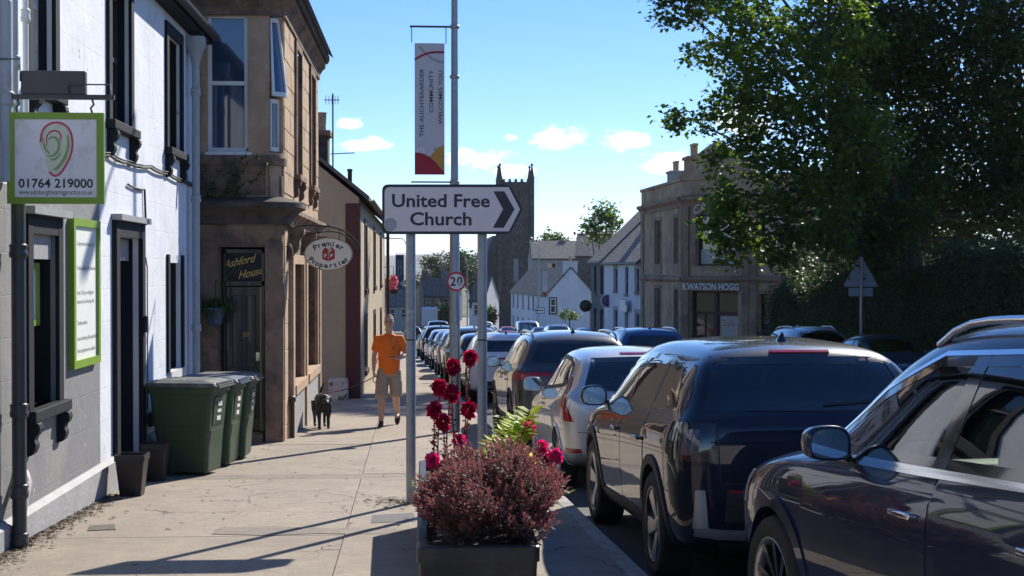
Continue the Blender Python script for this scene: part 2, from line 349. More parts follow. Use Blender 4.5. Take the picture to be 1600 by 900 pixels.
class Shell:
    """the smooth outer skin of a vehicle, to lay panels on"""
    def __init__(s, rows, lv, root):
        s.me = subdivided(cage(rows), lv); s.root = root
        s.bvh = BVHTree.FromPolygons([v.co for v in s.me.vertices], [tuple(p.vertices) for p in s.me.polygons])
    def hit(s, side, a, b):
        d = DIRS[side]
        o = Vector((-3, a, b)) if side == 'L' else Vector((a, b, 4)) if side == 'T' else (d.cross(Vector((0,0,1)))*a + Vector((0,0,b)) - d*5)
        h = s.bvh.ray_cast(o, d); return h if h[0] is not None else None
    def patch(s, name, side, rows, material, parent=None, off=.004, skirt=.012, closed=False, both=False):
        P = []; last = None
        for r in rows:
            q = []
            for a, b in r:
                h = s.hit(side, a, b)
                if h is None: h = last
                if h is None: h = (Vector((0,0,0)), Vector((0,0,1)))
                last = h; q.append((h[0]+h[1]*off, h[1]))
            P.append(q)
        nv, nu = len(P), len(P[0]); vs = [p for r in P for p, _ in r]; fs = []
        cn = nu if closed else nu-1
        for i in range(nv-1):
            for j in range(cn): k = (j+1) % nu; fs.append((i*nu+j, i*nu+k, (i+1)*nu+k, (i+1)*nu+j))
        mb = MB(); mb.add(vs, fs, True)
        if skirt:
            loops = [[(0, j) for j in range(nu)], [(nv-1, j) for j in range(nu)]] if closed else [[(0, j) for j in range(nu)] + [(i, nu-1) for i in range(1, nv)] + [(nv-1, j) for j in range(nu-2, -1, -1)] + [(i, 0) for i in range(nv-2, 0, -1)]]
            for lp in loops:
                ring = [P[i][j] for i, j in lp]; mb.loft([[p for p, _ in ring], [p-n*skirt for p, n in ring]], True, False, False)
        mb.fix(); out = []
        # face outwards
        if mb.f:
            a = [Vector(mb.v[i]) for i in mb.f[0]]; nrm = (a[1]-a[0]).cross(a[2]-a[0])
            if nrm.dot(DIRS[side]) > 0: mb.f = [q[::-1] for q in mb.f]
        out.append(mb.build(name, material, parent or s.root, local=True))
        if both:
            m2 = MB(); m2.v = [(-x, y, z) for x, y, z in mb.v]; m2.f = [q[::-1] for q in mb.f]; m2.sm = mb.sm[:]
            out.append(m2.build(name, material, parent or s.root, local=True))
        return out
def resample(pl, n):
    P = [Vector(p).to_2d() if len(p) > 2 else Vector(p) for p in pl]; d = [0]
    for a, b in zip(P, P[1:]): d.append(d[-1]+(b-a).length)
    out = []
    for i in range(n):
        t = d[-1]*i/(n-1); k = 0
        while k < len(d)-2 and d[k+1] < t: k += 1
        u = (t-d[k])/max(d[k+1]-d[k], 1e-9); out.append(tuple(P[k].lerp(P[k+1], u)))
    return out
def ruled(bottom, top, nu=14, nv=6):
    b = resample(bottom, nu); t = resample(top, nu)
    return [[(b[j][0]+(t[j][0]-b[j][0])*i/(nv-1), b[j][1]+(t[j][1]-b[j][1])*i/(nv-1)) for j in range(nu)] for i in range(nv)]
def cut(pl, a, b):
    """the stretch of a polyline (increasing first coordinate) between two abscissae"""
    def at(x):
        for (x0, z0), (x1, z1) in zip(pl, pl[1:]):
            if x <= x1: return (x, z0+(z1-z0)*(x-x0)/(x1-x0))
        return (x, pl[-1][1])
    return [at(a)] + [p for p in pl if a < p[0] < b] + [at(b)]
def chaikin(pl, k=2, closed=False):
    for _ in range(k):
        n = len(pl); q = [] if closed else [pl[0]]
        for i in range(n if closed else n-1):
            a, b = pl[i], pl[(i+1) % n]; q += [(a[0]*.75+b[0]*.25, a[1]*.75+b[1]*.25), (a[0]*.25+b[0]*.75, a[1]*.25+b[1]*.75)]
        pl = q if closed else q+[pl[-1]]
    return pl
def densify(poly, m):
    out = []; n = len(poly)
    for i in range(n):
        a, b = poly[i], poly[(i+1) % n]; out += [(a[0]+(b[0]-a[0])*k/m, a[1]+(b[1]-a[1])*k/m) for k in range(m)]
    return out
def inset(poly, d):
    n = len(poly); A = sum(poly[i][0]*poly[(i+1) % n][1]-poly[(i+1) % n][0]*poly[i][1] for i in range(n)); sg = 1 if A > 0 else -1; out = []
    for i in range(n):
        p0, p1, p2 = Vector(poly[i-1]), Vector(poly[i]), Vector(poly[(i+1) % n]); e1 = (p1-p0).normalized(); e2 = (p2-p1).normalized()
        n1 = Vector((-e1.y, e1.x))*sg; n2 = Vector((-e2.y, e2.x))*sg; b = n1+n2
        b = b.normalized() if b.length > 1e-6 else n1
        out.append(tuple(p1+b*(d/max(b.dot(n1), .45))))
    return out
def inside(poly, x, y):
    c = False; n = len(poly)
    for i in range(n):
        (x0, y0), (x1, y1) = poly[i], poly[i-1]
        if (y0 > y) != (y1 > y) and x < (x1-x0)*(y-y0)/(y1-y0)+x0: c = not c
    return c
def line(a, b, w=.004, n=16): # a thin strip between two points (or along a polyline) for shut lines
    pl = a if b is None else [a, b]; q = resample(pl, n); L = []; Rr = []
    for i, p in enumerate(q):
        t = Vector(q[min(i+1, n-1)])-Vector(q[max(i-1, 0)]); t.normalize(); L.append((p[0]-t.y*w, p[1]+t.x*w)); Rr.append((p[0]+t.y*w, p[1]-t.x*w))
    return [L, Rr]
WHEELS = {}
def wheel_meshes(r, w, style):
    key = (r, w, style)
    if key in WHEELS: return WHEELS[key]
    rr = r*.70; t = MB(); h = w/2
    t.lathe([(rr-.005, -h*.8), (rr+.012, -h*.97), (r-.035, -h), (r-.012, -h*.86), (r, -h*.6), (r, h*.6), (r-.012, h*.86), (r-.035, h), (rr+.012, h*.97), (rr-.005, h*.8)], (0,0,0), 'X', 40)
    rim = MB(); rim.lathe([(rr-.005, -h*.8), (rr+.004, -h*.95), (rr-.012, -h*.92), (rr-.028, -h*.62), (rr-.03, h*.8)], (0,0,0), 'X', 40)
    n, sw = {'five': (5, .05), 'multi': (10, .022), 'blade': (5, .075), 'star': (7, .034)}[style]
    sp = MB()
    for k in range(n):
        a = 2*math.pi*k/n
        def P(rad, tw, x): return Vector((x, math.cos(a)*rad-math.sin(a)*tw, math.sin(a)*rad+math.cos(a)*tw))
        w0, w1 = (sw*.75, sw) if style != 'blade' else (sw*.35, sw*.95)
        sk = .03 if style == 'blade' else 0
        sp.hexa([P(.03, -w0, -h*.66), P(.03, w0, -h*.66), P(rr-.018, w1+sk, -h*.86), P(rr-.018, -w1+sk, -h*.86), P(.03, -w0, -h*.40), P(.03, w0, -h*.40), P(rr-.018, w1+sk, -h*.55), P(rr-.018, -w1+sk, -h*.55)])
    sp.lathe([(0, -h*.74), (.045, -h*.74), (.07, -h*.62), (.075, -h*.35)], (0,0,0), 'X', 20)
    dk = MB(); dk.lathe([(0, -h*.1), (rr*.62, -h*.1), (rr*.66, h*.05)], (0,0,0), 'X', 28); dk.lathe([(0, -h*.02), (rr-.03, -h*.02)], (0,0,0), 'X', 28)
    WHEELS[key] = tuple(m.mesh(nm) for m, nm in ((t, 'tyre'), (rim, 'rim'), (sp, 'spokes'), (dk, 'brake_disc'))); return WHEELS[key]
def seat(root, x, y, z, mt, bench=False):
    w = .24 if not bench else .6; mb = MB()
    mb.cbox((x, y, z), (2*w, .5, .16), bev=.05)
    M = Matrix.Rotation(R(14), 3, 'X'); mb.cbox((x, y-.30, z+.32), (2*w, .13, .62), M=M, bev=.05)
    for q in ((x,) if not bench else (x-.36, x+.36)): mb.cbox((q, y-.40, z+.72), (.26, .09, .17), M=M, bev=.035)
    o = mb.build('seat', mt, root, local=True); smooth_me(o)
def make_car(name, label, S, paint_m, loc, rz=0., group=None, lv=3, cat='car', interior=True, right=True):
    """S: shape record. Local axes: x right, y forward, z up, ground at z = 0"""
    t = thing(name, loc, label, cat, group, rz); sh = Shell(S['rows'], lv, t)
    L, W, r, yf, yr = S['L'], S['W'], S['r'], S['yf'], S['yr']; Ra = r+S.get('gap', .055)
    Bt, Tp = S['dlo']; dlo = Bt+Tp[::-1]; hole = inset(dlo, .035)
    rw = S.get('rear_glass'); rpoly = rw['bottom']+rw['top'][::-1]; rhole = inset(rpoly, .04)
    ws = S.get('windscreen'); wpoly = ws['bottom']+ws['top'][::-1]; whole = inset(wpoly, .04)
    # --- shell with the openings taken out
    bm = bmesh.new(); bm.from_mesh(sh.me)
    cell = .06 if lv >= 3 else .12
    for v in bm.verts:
        if abs(v.co.x) > W*.36:
            for yc in (yf, yr):
                dy, dz = v.co.y-yc, v.co.z-r; d = math.hypot(dy, dz)
                if abs(d-Ra) < cell*.5 and d > 1e-4:
                    ny, nz = yc+dy/d*Ra, r+dz/d*Ra; h = sh.hit('L', ny, nz)
                    if h: v.co = Vector((h[0].x if v.co.x < 0 else -h[0].x, ny, nz)) if abs(v.co.x) > W*.44 else Vector((v.co.x, ny, nz))
    kill = []
    for f in bm.faces:
        c = f.calc_center_median(); ok = False
        if abs(c.x) > W*.34 and min(math.hypot(c.y-yf, c.z-r), math.hypot(c.y-yr, c.z-r)) < Ra-.002: ok = True
        elif abs(c.x) > W*.28 and abs(f.normal.x) > .35 and inside(hole, c.y, c.z): ok = True
        elif c.y < 0 and f.normal.y < -.2 and inside(rhole, c.x, c.z): ok = True
        elif c.y > 0 and f.normal.y > .2 and inside(whole, c.x, c.z): ok = True
        if ok: kill.append(f)
    bmesh.ops.delete(bm, geom=kill, context='FACES')
    me = bpy.data.meshes.new('body'); bm.to_mesh(me); bm.free(); me.polygons.foreach_set('use_smooth', [True]*len(me.polygons))
    body = link('body', me, paint_m, t)
    lin = me.copy(); lin.materials.clear(); lo = link('lining', lin, 'seat_cloth', body)
    co = np.empty(len(lin.vertices)*3); lin.vertices.foreach_get('co', co); co = co.reshape(-1, 3); co[:, 0] *= .965; co[:, 1] *= .985; co[:, 2] = .9+(co[:, 2]-.9)*.965; lin.vertices.foreach_set('co', co.ravel()); lin.flip_normals()
    # --- glazing
    gm = S.get('glass', 'car_glass')
    ring = lambda p, d: [densify(p, 5), densify(inset(p, d), 5)]
    sh.patch('window_surround', 'L', ring(dlo, .042), S.get('surround', 'black_gloss'), off=.004, closed=True, both=right)
    if S.get('chrome_line'): sh.patch('window_trim', 'L', ring(inset(dlo, -.022), .02), 'chrome', off=.007, closed=True, both=right)
    sp = [(Bt[0][0], Tp[0][0])] + S['split'] + [(Bt[-1][0], Tp[-1][0])]
    for k in range(len(sp)-1):
        (b0, t0), (b1, t1) = sp[k], sp[k+1]; e = .018
        sh.patch('side_window', 'L', ruled(cut(Bt, b0+e*(k > 0), b1-e*(k < len(sp)-2)), cut(Tp, t0+e*(k > 0), t1-e*(k < len(sp)-2)), 16, 7), gm if k < len(sp)-2 else S.get('front_glass', gm), off=.002, skirt=0, both=right)
        if k > 0:
            pw = S.get('pillar', .05); sh.patch('pillar', 'L', ruled(cut(Bt, b0-pw, b0+pw), cut(Tp, t0-pw, t0+pw), 4, 8), S.get('surround', 'black_gloss'), off=.005, both=right)
    sh.patch('rear_window', 'B', ruled(rw['bottom'], rw['top'], 16, 8), gm, off=.002, skirt=0); sh.patch('rear_window_edge', 'B', ring(rpoly, .05), 'black_gloss', off=.005, closed=True)
    sh.patch('windscreen', 'F', ruled(ws['bottom'], ws['top'], 16, 8), S.get('front_glass', 'car_glass'), off=.002, skirt=0); sh.patch('windscreen_edge', 'F', ring(wpoly, .05), 'black_gloss', off=.005, closed=True)
    # --- doors, flush in the side, each standing a hair proud so that its shut line reads
    for (y0, y1, zt0, zt1) in S['doors']:
        zb_ = S.get('door_bottom', .36); aF = math.sqrt(max(Ra**2-(zb_-r)**2, 0))
        lo_ = cut(Bt, max(y0, Bt[0][0]), min(y1, Bt[-1][0])); top = [(y0, zt0)] + [(p[0], p[1]-.035) for p in lo_ if y0+.05 < p[0] < y1-.05] + [(y1, zt1)]
        bot = [(y0 if y0 > yr+Ra+.03 else yr+Ra+.05, zb_), (y1, zb_)]
        if y0 <= yr+Ra+.03:                    # the rear door bends round the arch
            a0 = S.get('bend', .62); rows = []
            nv = 10
            for i in range(nv):
                z = zb_+(a0-zb_)*0+(max(zt0, zt1)-zb_)*i/(nv-1); s_ = min(1, max(0, (z-zb_)/(max(zt0, zt1)-zb_)))
                ys = max(y0, yr+math.sqrt(max((Ra+.03)**2-(z-r)**2, 0)) if z < r+Ra+.03 else y0); rows.append([(ys+(y1-ys)*j/13, z+(-(max(zt0, zt1)-(zt0+(zt1-zt0)*j/13)))*s_) for j in range(14)])
        else: rows = ruled(bot, top, 14, 8)
        for d, sg in zip(sh.patch('door', 'L', rows, paint_m, off=.004, both=right), (-1, 1)):
            yh = y0+.13; zh = S.get('handle_z', .9); h = sh.hit('L', yh+.07, zh)
            if h:
                x = abs(h[0].x); mb = MB(); mb.cbox((sg*(x+.022), yh+.07, zh), (.018, .2, .028), bev=.008)
                for q in (-.08, .08): mb.cbox((sg*(x+.008), yh+.07+q, zh), (.03, .03, .024), bev=.006)
                smooth_me(mb.build('door_handle', S.get('handle', paint_m), d, local=True))
    # --- wheel arches, sills, bumpers
    arch = S.get('arch', paint_m); arch = paint_m if arch == 'PAINT' else arch; aw = S.get('arch_w', .035)
    for yc in (yf, yr):
        a0 = -.35 if S.get('cladding') else -.2
        seg = [a0+(math.pi-2*a0)*k/30 for k in range(31)]
        sh.patch('wheel_arch', 'L', [[(yc+math.cos(a)*q, max(r+math.sin(a)*q, .2)) for a in seg] for q in (Ra-.006, Ra+aw*.5, Ra+aw)], arch, off=.012, skirt=.05, both=right)
        for sg in (-1, 1):
            ln = MB(); xs = sg*(W/2-.02); xi = sg*(W/2-.34)
            ln.loft([[Vector((x, yc+math.cos(a)*(Ra+.004), r+math.sin(a)*(Ra+.004))) for a in seg] for x in (xs, xi)], False, False, True)
            ln.add([(xi, yc+math.cos(a)*(Ra+.004), r+math.sin(a)*(Ra+.004)) for a in seg], [tuple(range(31))])
            ln.build('arch_liner', 'black', t, local=True)
    if S.get('cladding'):
        y0, y1 = yr+Ra+.05, yf-Ra-.05; sh.patch('sill', 'L', ruled([(y0, .22), (y1, .22)], [(y0-.0, .40), (y1+.0, .38)], 10, 4), 'trim', off=.011, skirt=.03, both=right)
    for (nm, side, b, tp, m_, off, both) in S.get('pieces', []):
        sh.patch(nm, side, ruled(b, tp, 12, 5), paint_m if m_ == 'PAINT' else m_, off=off, both=both)
    # --- wheels
    tm = wheel_meshes(r, S.get('ww', .225), S['rim'])
    for sg in (-1, 1):
        for yc in (yf, yr):
            o = link('wheel', tm[0], 'rubber', t); o.location = (sg*(W/2-.13), yc, r); o.rotation_euler = (random.random()*6, 0, 0 if sg < 0 else math.pi)
            link('rim', tm[1], S.get('rim_m', 'alloy'), o); link('spokes', tm[2], S.get('spoke_m', 'alloy'), o); link('brake_disc', tm[3], 'trim', o)
    # --- mirrors
    my, mz = S['mirror']; h = sh.hit('L', my, mz-.03); x = abs(h[0].x) if h else W*.44; ms = S.get('mirror_size', 1.)
    for sg in (-1, 1):
        mb = MB(); rings = []
        for yy, k in ((-.10, .90), (-.095, .99), (-.05, 1.), (.02, .93), (.07, .74), (.10, .35)):
            pts = chaikin([(-.115, -.04), (-.09, -.085), (.09, -.08), (.118, -.02), (.10, .085), (-.06, .095), (-.112, .05)], 2, True)
            rings.append([Vector((sg*(x+.155*ms+a*k*ms), my+yy*ms, mz+b*k*ms)) for a, b in pts])
        mb.loft(rings); mb.cbox((sg*(x+.04), my+.02, mz-.055), (.12, .06, .03), bev=.01); mh = mb.build('door_mirror', S.get('mirror_m', paint_m), t, local=True, fix=True); smooth_me(mh)
        mg = MB(); pts = [(a*.84, b*.82) for a, b in pts]
        mg.add([Vector((sg*(x+.155*ms+a*ms), my-.1015*ms, mz+b*ms)) for a, b in pts], [tuple(range(len(pts)))]); mg.build('mirror_glass', 'mirror', mh, local=True)
    # --- roof furniture
    if S.get('rails'):
        y0, y1, dz, rm = S['rails']
        for sg in (-1, 1):
            P = []
            for k in range(15):
                y = y0+(y1-y0)*k/14; h = sh.bvh.ray_cast(Vector((sg*S['rail_x'], y, 4)), Vector((0, 0, -1))); e = min(k, 14-k)/2.2
                P.append(h[0]+Vector((0, 0, dz*min(1, e)**.6+.004)))
            smooth_me(MB().tube(P, .017, 8).build('roof_rail', rm, t, local=True))
    if S.get('fin'):
        h = sh.bvh.ray_cast(Vector((0, S['fin'], 4)), Vector((0, 0, -1))); z = h[0].z; mb = MB()
        mb.loft([[Vector((a*w_, S['fin']+b*l_+o_, z-.008+q)) for a, b in ((-1, -.9), (0, -1), (1, -.9), (.8, .3), (0, 1), (-.8, .3))] for q, w_, l_, o_ in ((0, .034, .085, 0), (.02, .026, .07, -.005), (.05, .011, .035, -.032), (.066, .004, .014, -.048))])
        smooth_me(mb.build('aerial', 'black_gloss', t, local=True))
    if interior:
        sm = S.get('seat_m', 'seat_cloth'); zf = S.get('seat_z', .62)
        for x_ in (-.37, .37): seat(t, x_, S.get('seat_y', .12), zf, sm)
        seat(t, 0, S.get('seat_y', .12)-.95, zf, sm, True)
        mb = MB(); mb.cbox((0, S.get('seat_y', .12)+.85, zf+.24), (1.36, .42, .26), bev=.08); smooth_me(mb.build('dashboard', 'trim', t, local=True))
        mb = MB(); M = Matrix.Rotation(R(64), 3, 'X'); c = Vector((.37, S.get('seat_y', .12)+.50, zf+.33))
        mb.tube([c+M @ Vector((math.cos(a)*.185, math.sin(a)*.185, 0)) for a in [2*math.pi*k/24 for k in range(25)]], .016, 6); mb.cbox(c, (.34, .05, .05), M=M, bev=.015)
        smooth_me(mb.build('steering_wheel', 'trim', t, local=True))
    return t, sh
def plate(sh, root, txt, z, rear=True):
    h = sh.hit('B' if rear else 'F', 0, z)
    if not h: return
    y = h[0].y; s = -1 if rear else 1; mb = MB(); mb.cbox((0, y+s*.012, z), (.52, .012, .112), bev=.004); p = mb.build('number_plate', 'plate_yellow' if rear else 'plate_white', root, local=True)
    if txt: text_mesh(txt, .1, lambda u, v, w: Vector((-s*u, y+s*(.0195+w*.3), z-.034+v)), .01).build('plate_lettering', 'black', p, local=True)
mir = lambda pl: [(-a, b) for a, b in pl[::-1]]
SUV = dict(L=4.93, W=1.95, r=.385, yf=1.585, yr=-1.41, gap=.05, ww=.27, rim='multi', rim_m='alloy', spoke_m='alloy_dark',
  rows=[(-2.465,.5,.72,.95,.68,1.05,.6),(-2.42,.38,.87,1.12,.82,1.2,.68),(-2.28,.3,.95,1.17,.87,1.3,.7),(-2.05,.27,.97,1.18,.88,1.55,.68),(-1.8,.26,.975,1.17,.885,1.69,.66),(-1.0,.25,.97,1.15,.89,1.765,.67),(-.1,.25,.965,1.13,.89,1.785,.675),(.4,.25,.965,1.12,.89,1.73,.67),(.85,.25,.97,1.11,.89,1.52,.68),(1.30,.26,.975,1.10,.90,1.19,.72),(1.6,.27,.98,1.08,.90,1.145,.74),(1.95,.29,.96,1.02,.87,1.08,.73),(2.25,.32,.91,.93,.82,.99,.66),(2.41,.38,.83,.82,.73,.88,.57),(2.465,.48,.7,.7,.6,.76,.5)],
  dlo=([(-1.95,1.24),(-1,1.2),(0,1.175),(.9,1.155),(1.13,1.15)], [(-1.65,1.5),(-1.25,1.58),(-.5,1.635),(.15,1.615),(.65,1.45),(1.06,1.2)]), split=[(-1.12,-1.1),(-.15,-.2)], chrome_line=True, pillar=.055,
  rear_glass=dict(bottom=[(-.6,1.24),(.6,1.24)], top=[(-.52,1.56),(.52,1.56)]), windscreen=dict(bottom=[(-.66,1.2),(0,1.22),(.66,1.2)], top=[(-.57,1.62),(0,1.655),(.57,1.62)]),
  doors=[(-.17,1.16,1.14,1.11),(-1.22,-.19,1.17,1.14)], door_bottom=.42, handle_z=.98, handle='chrome', arch='PAINT', arch_w=.07, cladding=True, mirror=(.78,1.21), mirror_size=.92, rails=(-1.75,.35,.055,'chrome'), rail_x=.63, seat_z=.72, seat_y=.2, seat_m='seat_cloth',
  pieces=[('belt_strip','L',[(-1.85,1.195),(0,1.135),(1.1,1.11)],[(-1.85,1.212),(0,1.152),(1.1,1.127)],'chrome',.010,True),('tail_light','BL',[(.82,.92),(1.3,.92)],[(.80,1.1),(1.3,1.08)],'lamp_red',.006,True),('headlight','FL',[(-1.28,.78),(-.85,.78)],[(-1.28,.93),(-.85,.95)],'lamp_clear',.006,True)])
CROSS = dict(L=4.47, W=1.87, r=.372, yf=1.385, yr=-1.385, gap=.05, ww=.245, rim='blade', rim_m='alloy_dark', spoke_m='alloy', glass='privacy_glass', front_glass='car_glass',
  rows=[(-2.235,.45,.70,.94,.66,1.04,.6),(-2.2,.34,.85,1.09,.78,1.17,.68),(-2.12,.27,.91,1.14,.83,1.22,.70),(-2.0,.25,.925,1.15,.845,1.36,.69),(-1.86,.24,.935,1.14,.855,1.535,.66),(-1.7,.235,.935,1.13,.86,1.595,.65),(-.9,.22,.93,1.11,.865,1.64,.65),(-.1,.21,.925,1.09,.865,1.645,.65),(.5,.21,.925,1.07,.865,1.58,.64),(.85,.21,.93,1.06,.865,1.42,.65),(1.30,.22,.935,1.04,.865,1.12,.69),(1.75,.24,.93,.99,.84,1.05,.70),(2.06,.27,.88,.9,.78,.96,.62),(2.2,.32,.80,.78,.70,.84,.55),(2.235,.42,.66,.66,.58,.72,.48)],
  dlo=([(-1.8,1.2),(-1.2,1.155),(-.2,1.13),(.9,1.105),(1.1,1.105)], [(-1.5,1.44),(-1.1,1.5),(-.3,1.535),(.3,1.5),(.72,1.34),(1.04,1.15)]), split=[(-1.0,-.98),(-.02,-.04)], pillar=.05,
  rear_glass=dict(bottom=[(-.72,1.19),(.72,1.19)], top=[(-.6,1.53),(.6,1.53)]), windscreen=dict(bottom=[(-.64,1.14),(0,1.16),(.64,1.14)], top=[(-.55,1.5),(0,1.535),(.55,1.5)]),
  doors=[(-.05,1.1,1.09,1.06),(-1.05,-.07,1.12,1.09)], door_bottom=.42, handle_z=.93, handle='black_gloss', arch='trim', arch_w=.06, cladding=True, mirror=(1.0,1.14), mirror_m='black_gloss', fin=-1.35, seat_z=.66,
  pieces=[('tail_light','BL',[(.74,.88),(1.10,.88)],[(.74,1.12),(1.10,1.12)],'lamp_dark',.006,True),('tail_light_lens','BL',[(.90,.92),(.98,.92)],[(.92,1.08),(1.02,1.08)],'lamp_smoke',.008,True),
   ('bumper_insert','B',[(-.62,.50),(.62,.50)],[(-.60,.70),(.60,.70)],'trim',.006,False),('bumper_trim','B',[(-.80,.41),(-.6,.385),(.6,.385),(.80,.41)],[(-.80,.47),(-.6,.445),(.6,.445),(.80,.47)],'silver_trim',.014,False),('diffuser','B',[(-.62,.27),(.62,.27)],[(-.66,.37),(.66,.37)],'trim',.008,False),
   ('bumper_corner','B',[(-.81,.46),(-.72,.46)],[(-.80,.70),(-.74,.70)],'silver_trim',.014,True),('reflector','B',[(-.58,.685),(-.26,.685)],[(-.58,.7),(-.26,.7)],'lamp_red',.012,True),('brake_light','B',[(-.2,1.555),(.2,1.555)],[(-.2,1.57),(.2,1.57)],'lamp_red',.008,False),('headlight','FL',[(-1.2,.76),(-.8,.76)],[(-1.2,.86),(-.8,.87)],'lamp_clear',.006,True)])
HATCH = dict(L=3.95, W=1.72, r=.305, yf=1.2, yr=-1.285, gap=.045, ww=.195, rim='star',
  rows=[(-1.975,.42,.60,.80,.57,.88,.5),(-1.945,.33,.75,.95,.68,1.02,.56),(-1.87,.27,.82,1.01,.735,1.08,.59),(-1.74,.24,.845,1.03,.755,1.19,.585),(-1.56,.22,.855,1.02,.76,1.36,.56),(-1.38,.21,.86,1.01,.765,1.44,.55),(-.75,.2,.86,.98,.77,1.49,.56),(-.05,.19,.855,.95,.77,1.48,.56),(.4,.19,.855,.93,.77,1.41,.555),(.75,.2,.858,.92,.77,1.27,.56),(1.2,.21,.86,.89,.76,1.0,.60),(1.55,.22,.84,.81,.74,.9,.6),(1.82,.25,.78,.71,.68,.78,.52),(1.94,.3,.7,.61,.6,.67,.46),(1.975,.38,.58,.53,.5,.57,.4)],
  dlo=([(-1.42,1.12),(-1.1,1.06),(-.3,1.01),(.6,.96),(1.0,.945)], [(-1.12,1.32),(-.8,1.375),(-.2,1.395),(.3,1.34),(.68,1.17),(.94,.985)]), split=[(-1.02,-.95),(-.2,-.22)], pillar=.04, surround='black',
  rear_glass=dict(bottom=[(-.62,1.06),(0,1.03),(.62,1.06)], top=[(-.48,1.38),(0,1.395),(.48,1.38)]), windscreen=dict(bottom=[(-.58,1.0),(0,1.02),(.58,1.0)], top=[(-.47,1.35),(0,1.385),(.47,1.35)]),
  doors=[(-.22,.98,.965,.93),(-1.05,-.24,1.03,.97)], door_bottom=.33, handle_z=.83, arch_w=.03, mirror=(.86,1.01), seat_z=.5, seat_y=.0,
  pieces=[('tail_light','BL',[(.60,.75),(.86,.73)],[(.46,1.2),(.56,1.18)],'lamp_red',.008,True),('reflector','BL',[(.70,.41),(.92,.41)],[(.70,.455),(.92,.455)],'lamp_red',.008,True),('bumper_seam','B',[(-.7,.62),(.7,.62)],[(-.7,.626),(.7,.626)],'black',.003,False),('brake_light','B',[(-.16,1.42),(.16,1.42)],[(-.16,1.435),(.16,1.435)],'lamp_red',.01,False),('headlight','FL',[(-1.05,.62),(-.66,.58)],[(-1.0,.8),(-.68,.72)],'lamp_clear',.006,True),('badge','B',[(-.06,.9),(.06,.9)],[(-.06,.95),(.06,.95)],'chrome',.008,False)])
KUV = dict(CROSS, rim='five', rim_m='alloy_dark', r=.36, glass='privacy_glass', rails=(-1.75,.2,.05,'black_gloss'), rail_x=.6, mirror_m=None, handle='chrome', fin=-1.4,
  rows=[(y*.995, zb, wm, zt, wb, zr-(.0 if y > -1.75 else .06), wt) for (y, zb, wm, zt, wb, zr, wt) in CROSS['rows']],
  rear_glass=dict(bottom=[(-.66,1.2),(.66,1.2)], top=[(-.55,1.46),(.55,1.46)]),
  pieces=[('tail_light','BL',[(.58,.93),(1.16,1.0)],[(.52,1.06),(1.16,1.07)],'lamp_red',.007,True),('tail_light_bar','B',[(-.66,1.02),(.66,1.02)],[(-.66,1.065),(.66,1.065)],'lamp_red',.006,False),('bumper_insert','B',[(-.7,.32),(.7,.32)],[(-.72,.52),(.72,.52)],'trim',.008,False),('bumper_trim','B',[(-.6,.36),(.6,.36)],[(-.62,.42),(.62,.42)],'silver_trim',.012,False),('reflector','BL',[(.84,.56),(.87,.56)],[(.80,.78),(.83,.78)],'lamp_red',.01,True),('headlight','FL',[(-1.2,.76),(-.8,.76)],[(-1.2,.86),(-.8,.87)],'lamp_clear',.006,True)])
KUV.pop('mirror_m')
SALOON = dict(HATCH, L=4.5, W=1.8, r=.32, yf=1.38, yr=-1.35, rim='five',
  rows=[(-2.25,.42,.66,.80,.6,.88,.5),(-2.2,.33,.79,.92,.7,1.0,.58),(-2.1,.27,.86,.98,.76,1.06,.62),(-1.75,.24,.885,1.0,.79,1.12,.62),(-1.35,.22,.895,.99,.8,1.30,.57),(-.9,.21,.9,.97,.8,1.42,.565),(-.3,.2,.9,.95,.8,1.455,.57),(.2,.19,.895,.94,.8,1.42,.57),(.6,.19,.895,.93,.8,1.29,.57),(1.15,.2,.9,.91,.79,1.02,.62),(1.6,.22,.89,.86,.77,.92,.62),(2.0,.25,.84,.74,.7,.8,.55),(2.2,.3,.74,.64,.62,.7,.48),(2.25,.38,.6,.54,.5,.58,.4)],
  dlo=([(-1.5,1.07),(-1.1,1.03),(-.3,.99),(.6,.97),(.95,.96)], [(-1.2,1.22),(-.8,1.33),(-.3,1.355),(.1,1.34),(.55,1.18),(.88,1.0)]), split=[(-1.0,-.95),(-.15,-.2)],
  rear_glass=dict(bottom=[(-.6,1.08),(.6,1.08)], top=[(-.5,1.32),(.5,1.32)]), windscreen=dict(bottom=[(-.6,1.03),(0,1.045),(.6,1.03)], top=[(-.5,1.33),(0,1.36),(.5,1.33)]), doors=[(-.18,.92,.965,.935),(-1.05,-.2,1.0,.965)], mirror=(.82,1.0), handle_z=.86,
  pieces=[('tail_light','BL',[(.78,.74),(1.16,.74)],[(.78,.9),(1.16,.88)],'lamp_red',.007,True),('headlight','FL',[(-1.2,.62),(-.78,.6)],[(-1.2,.74),(-.8,.73)],'lamp_clear',.006,True),('grille','F',[(-.4,.45),(.4,.45)],[(-.45,.62),(.45,.62)],'black_gloss',.006,False)])
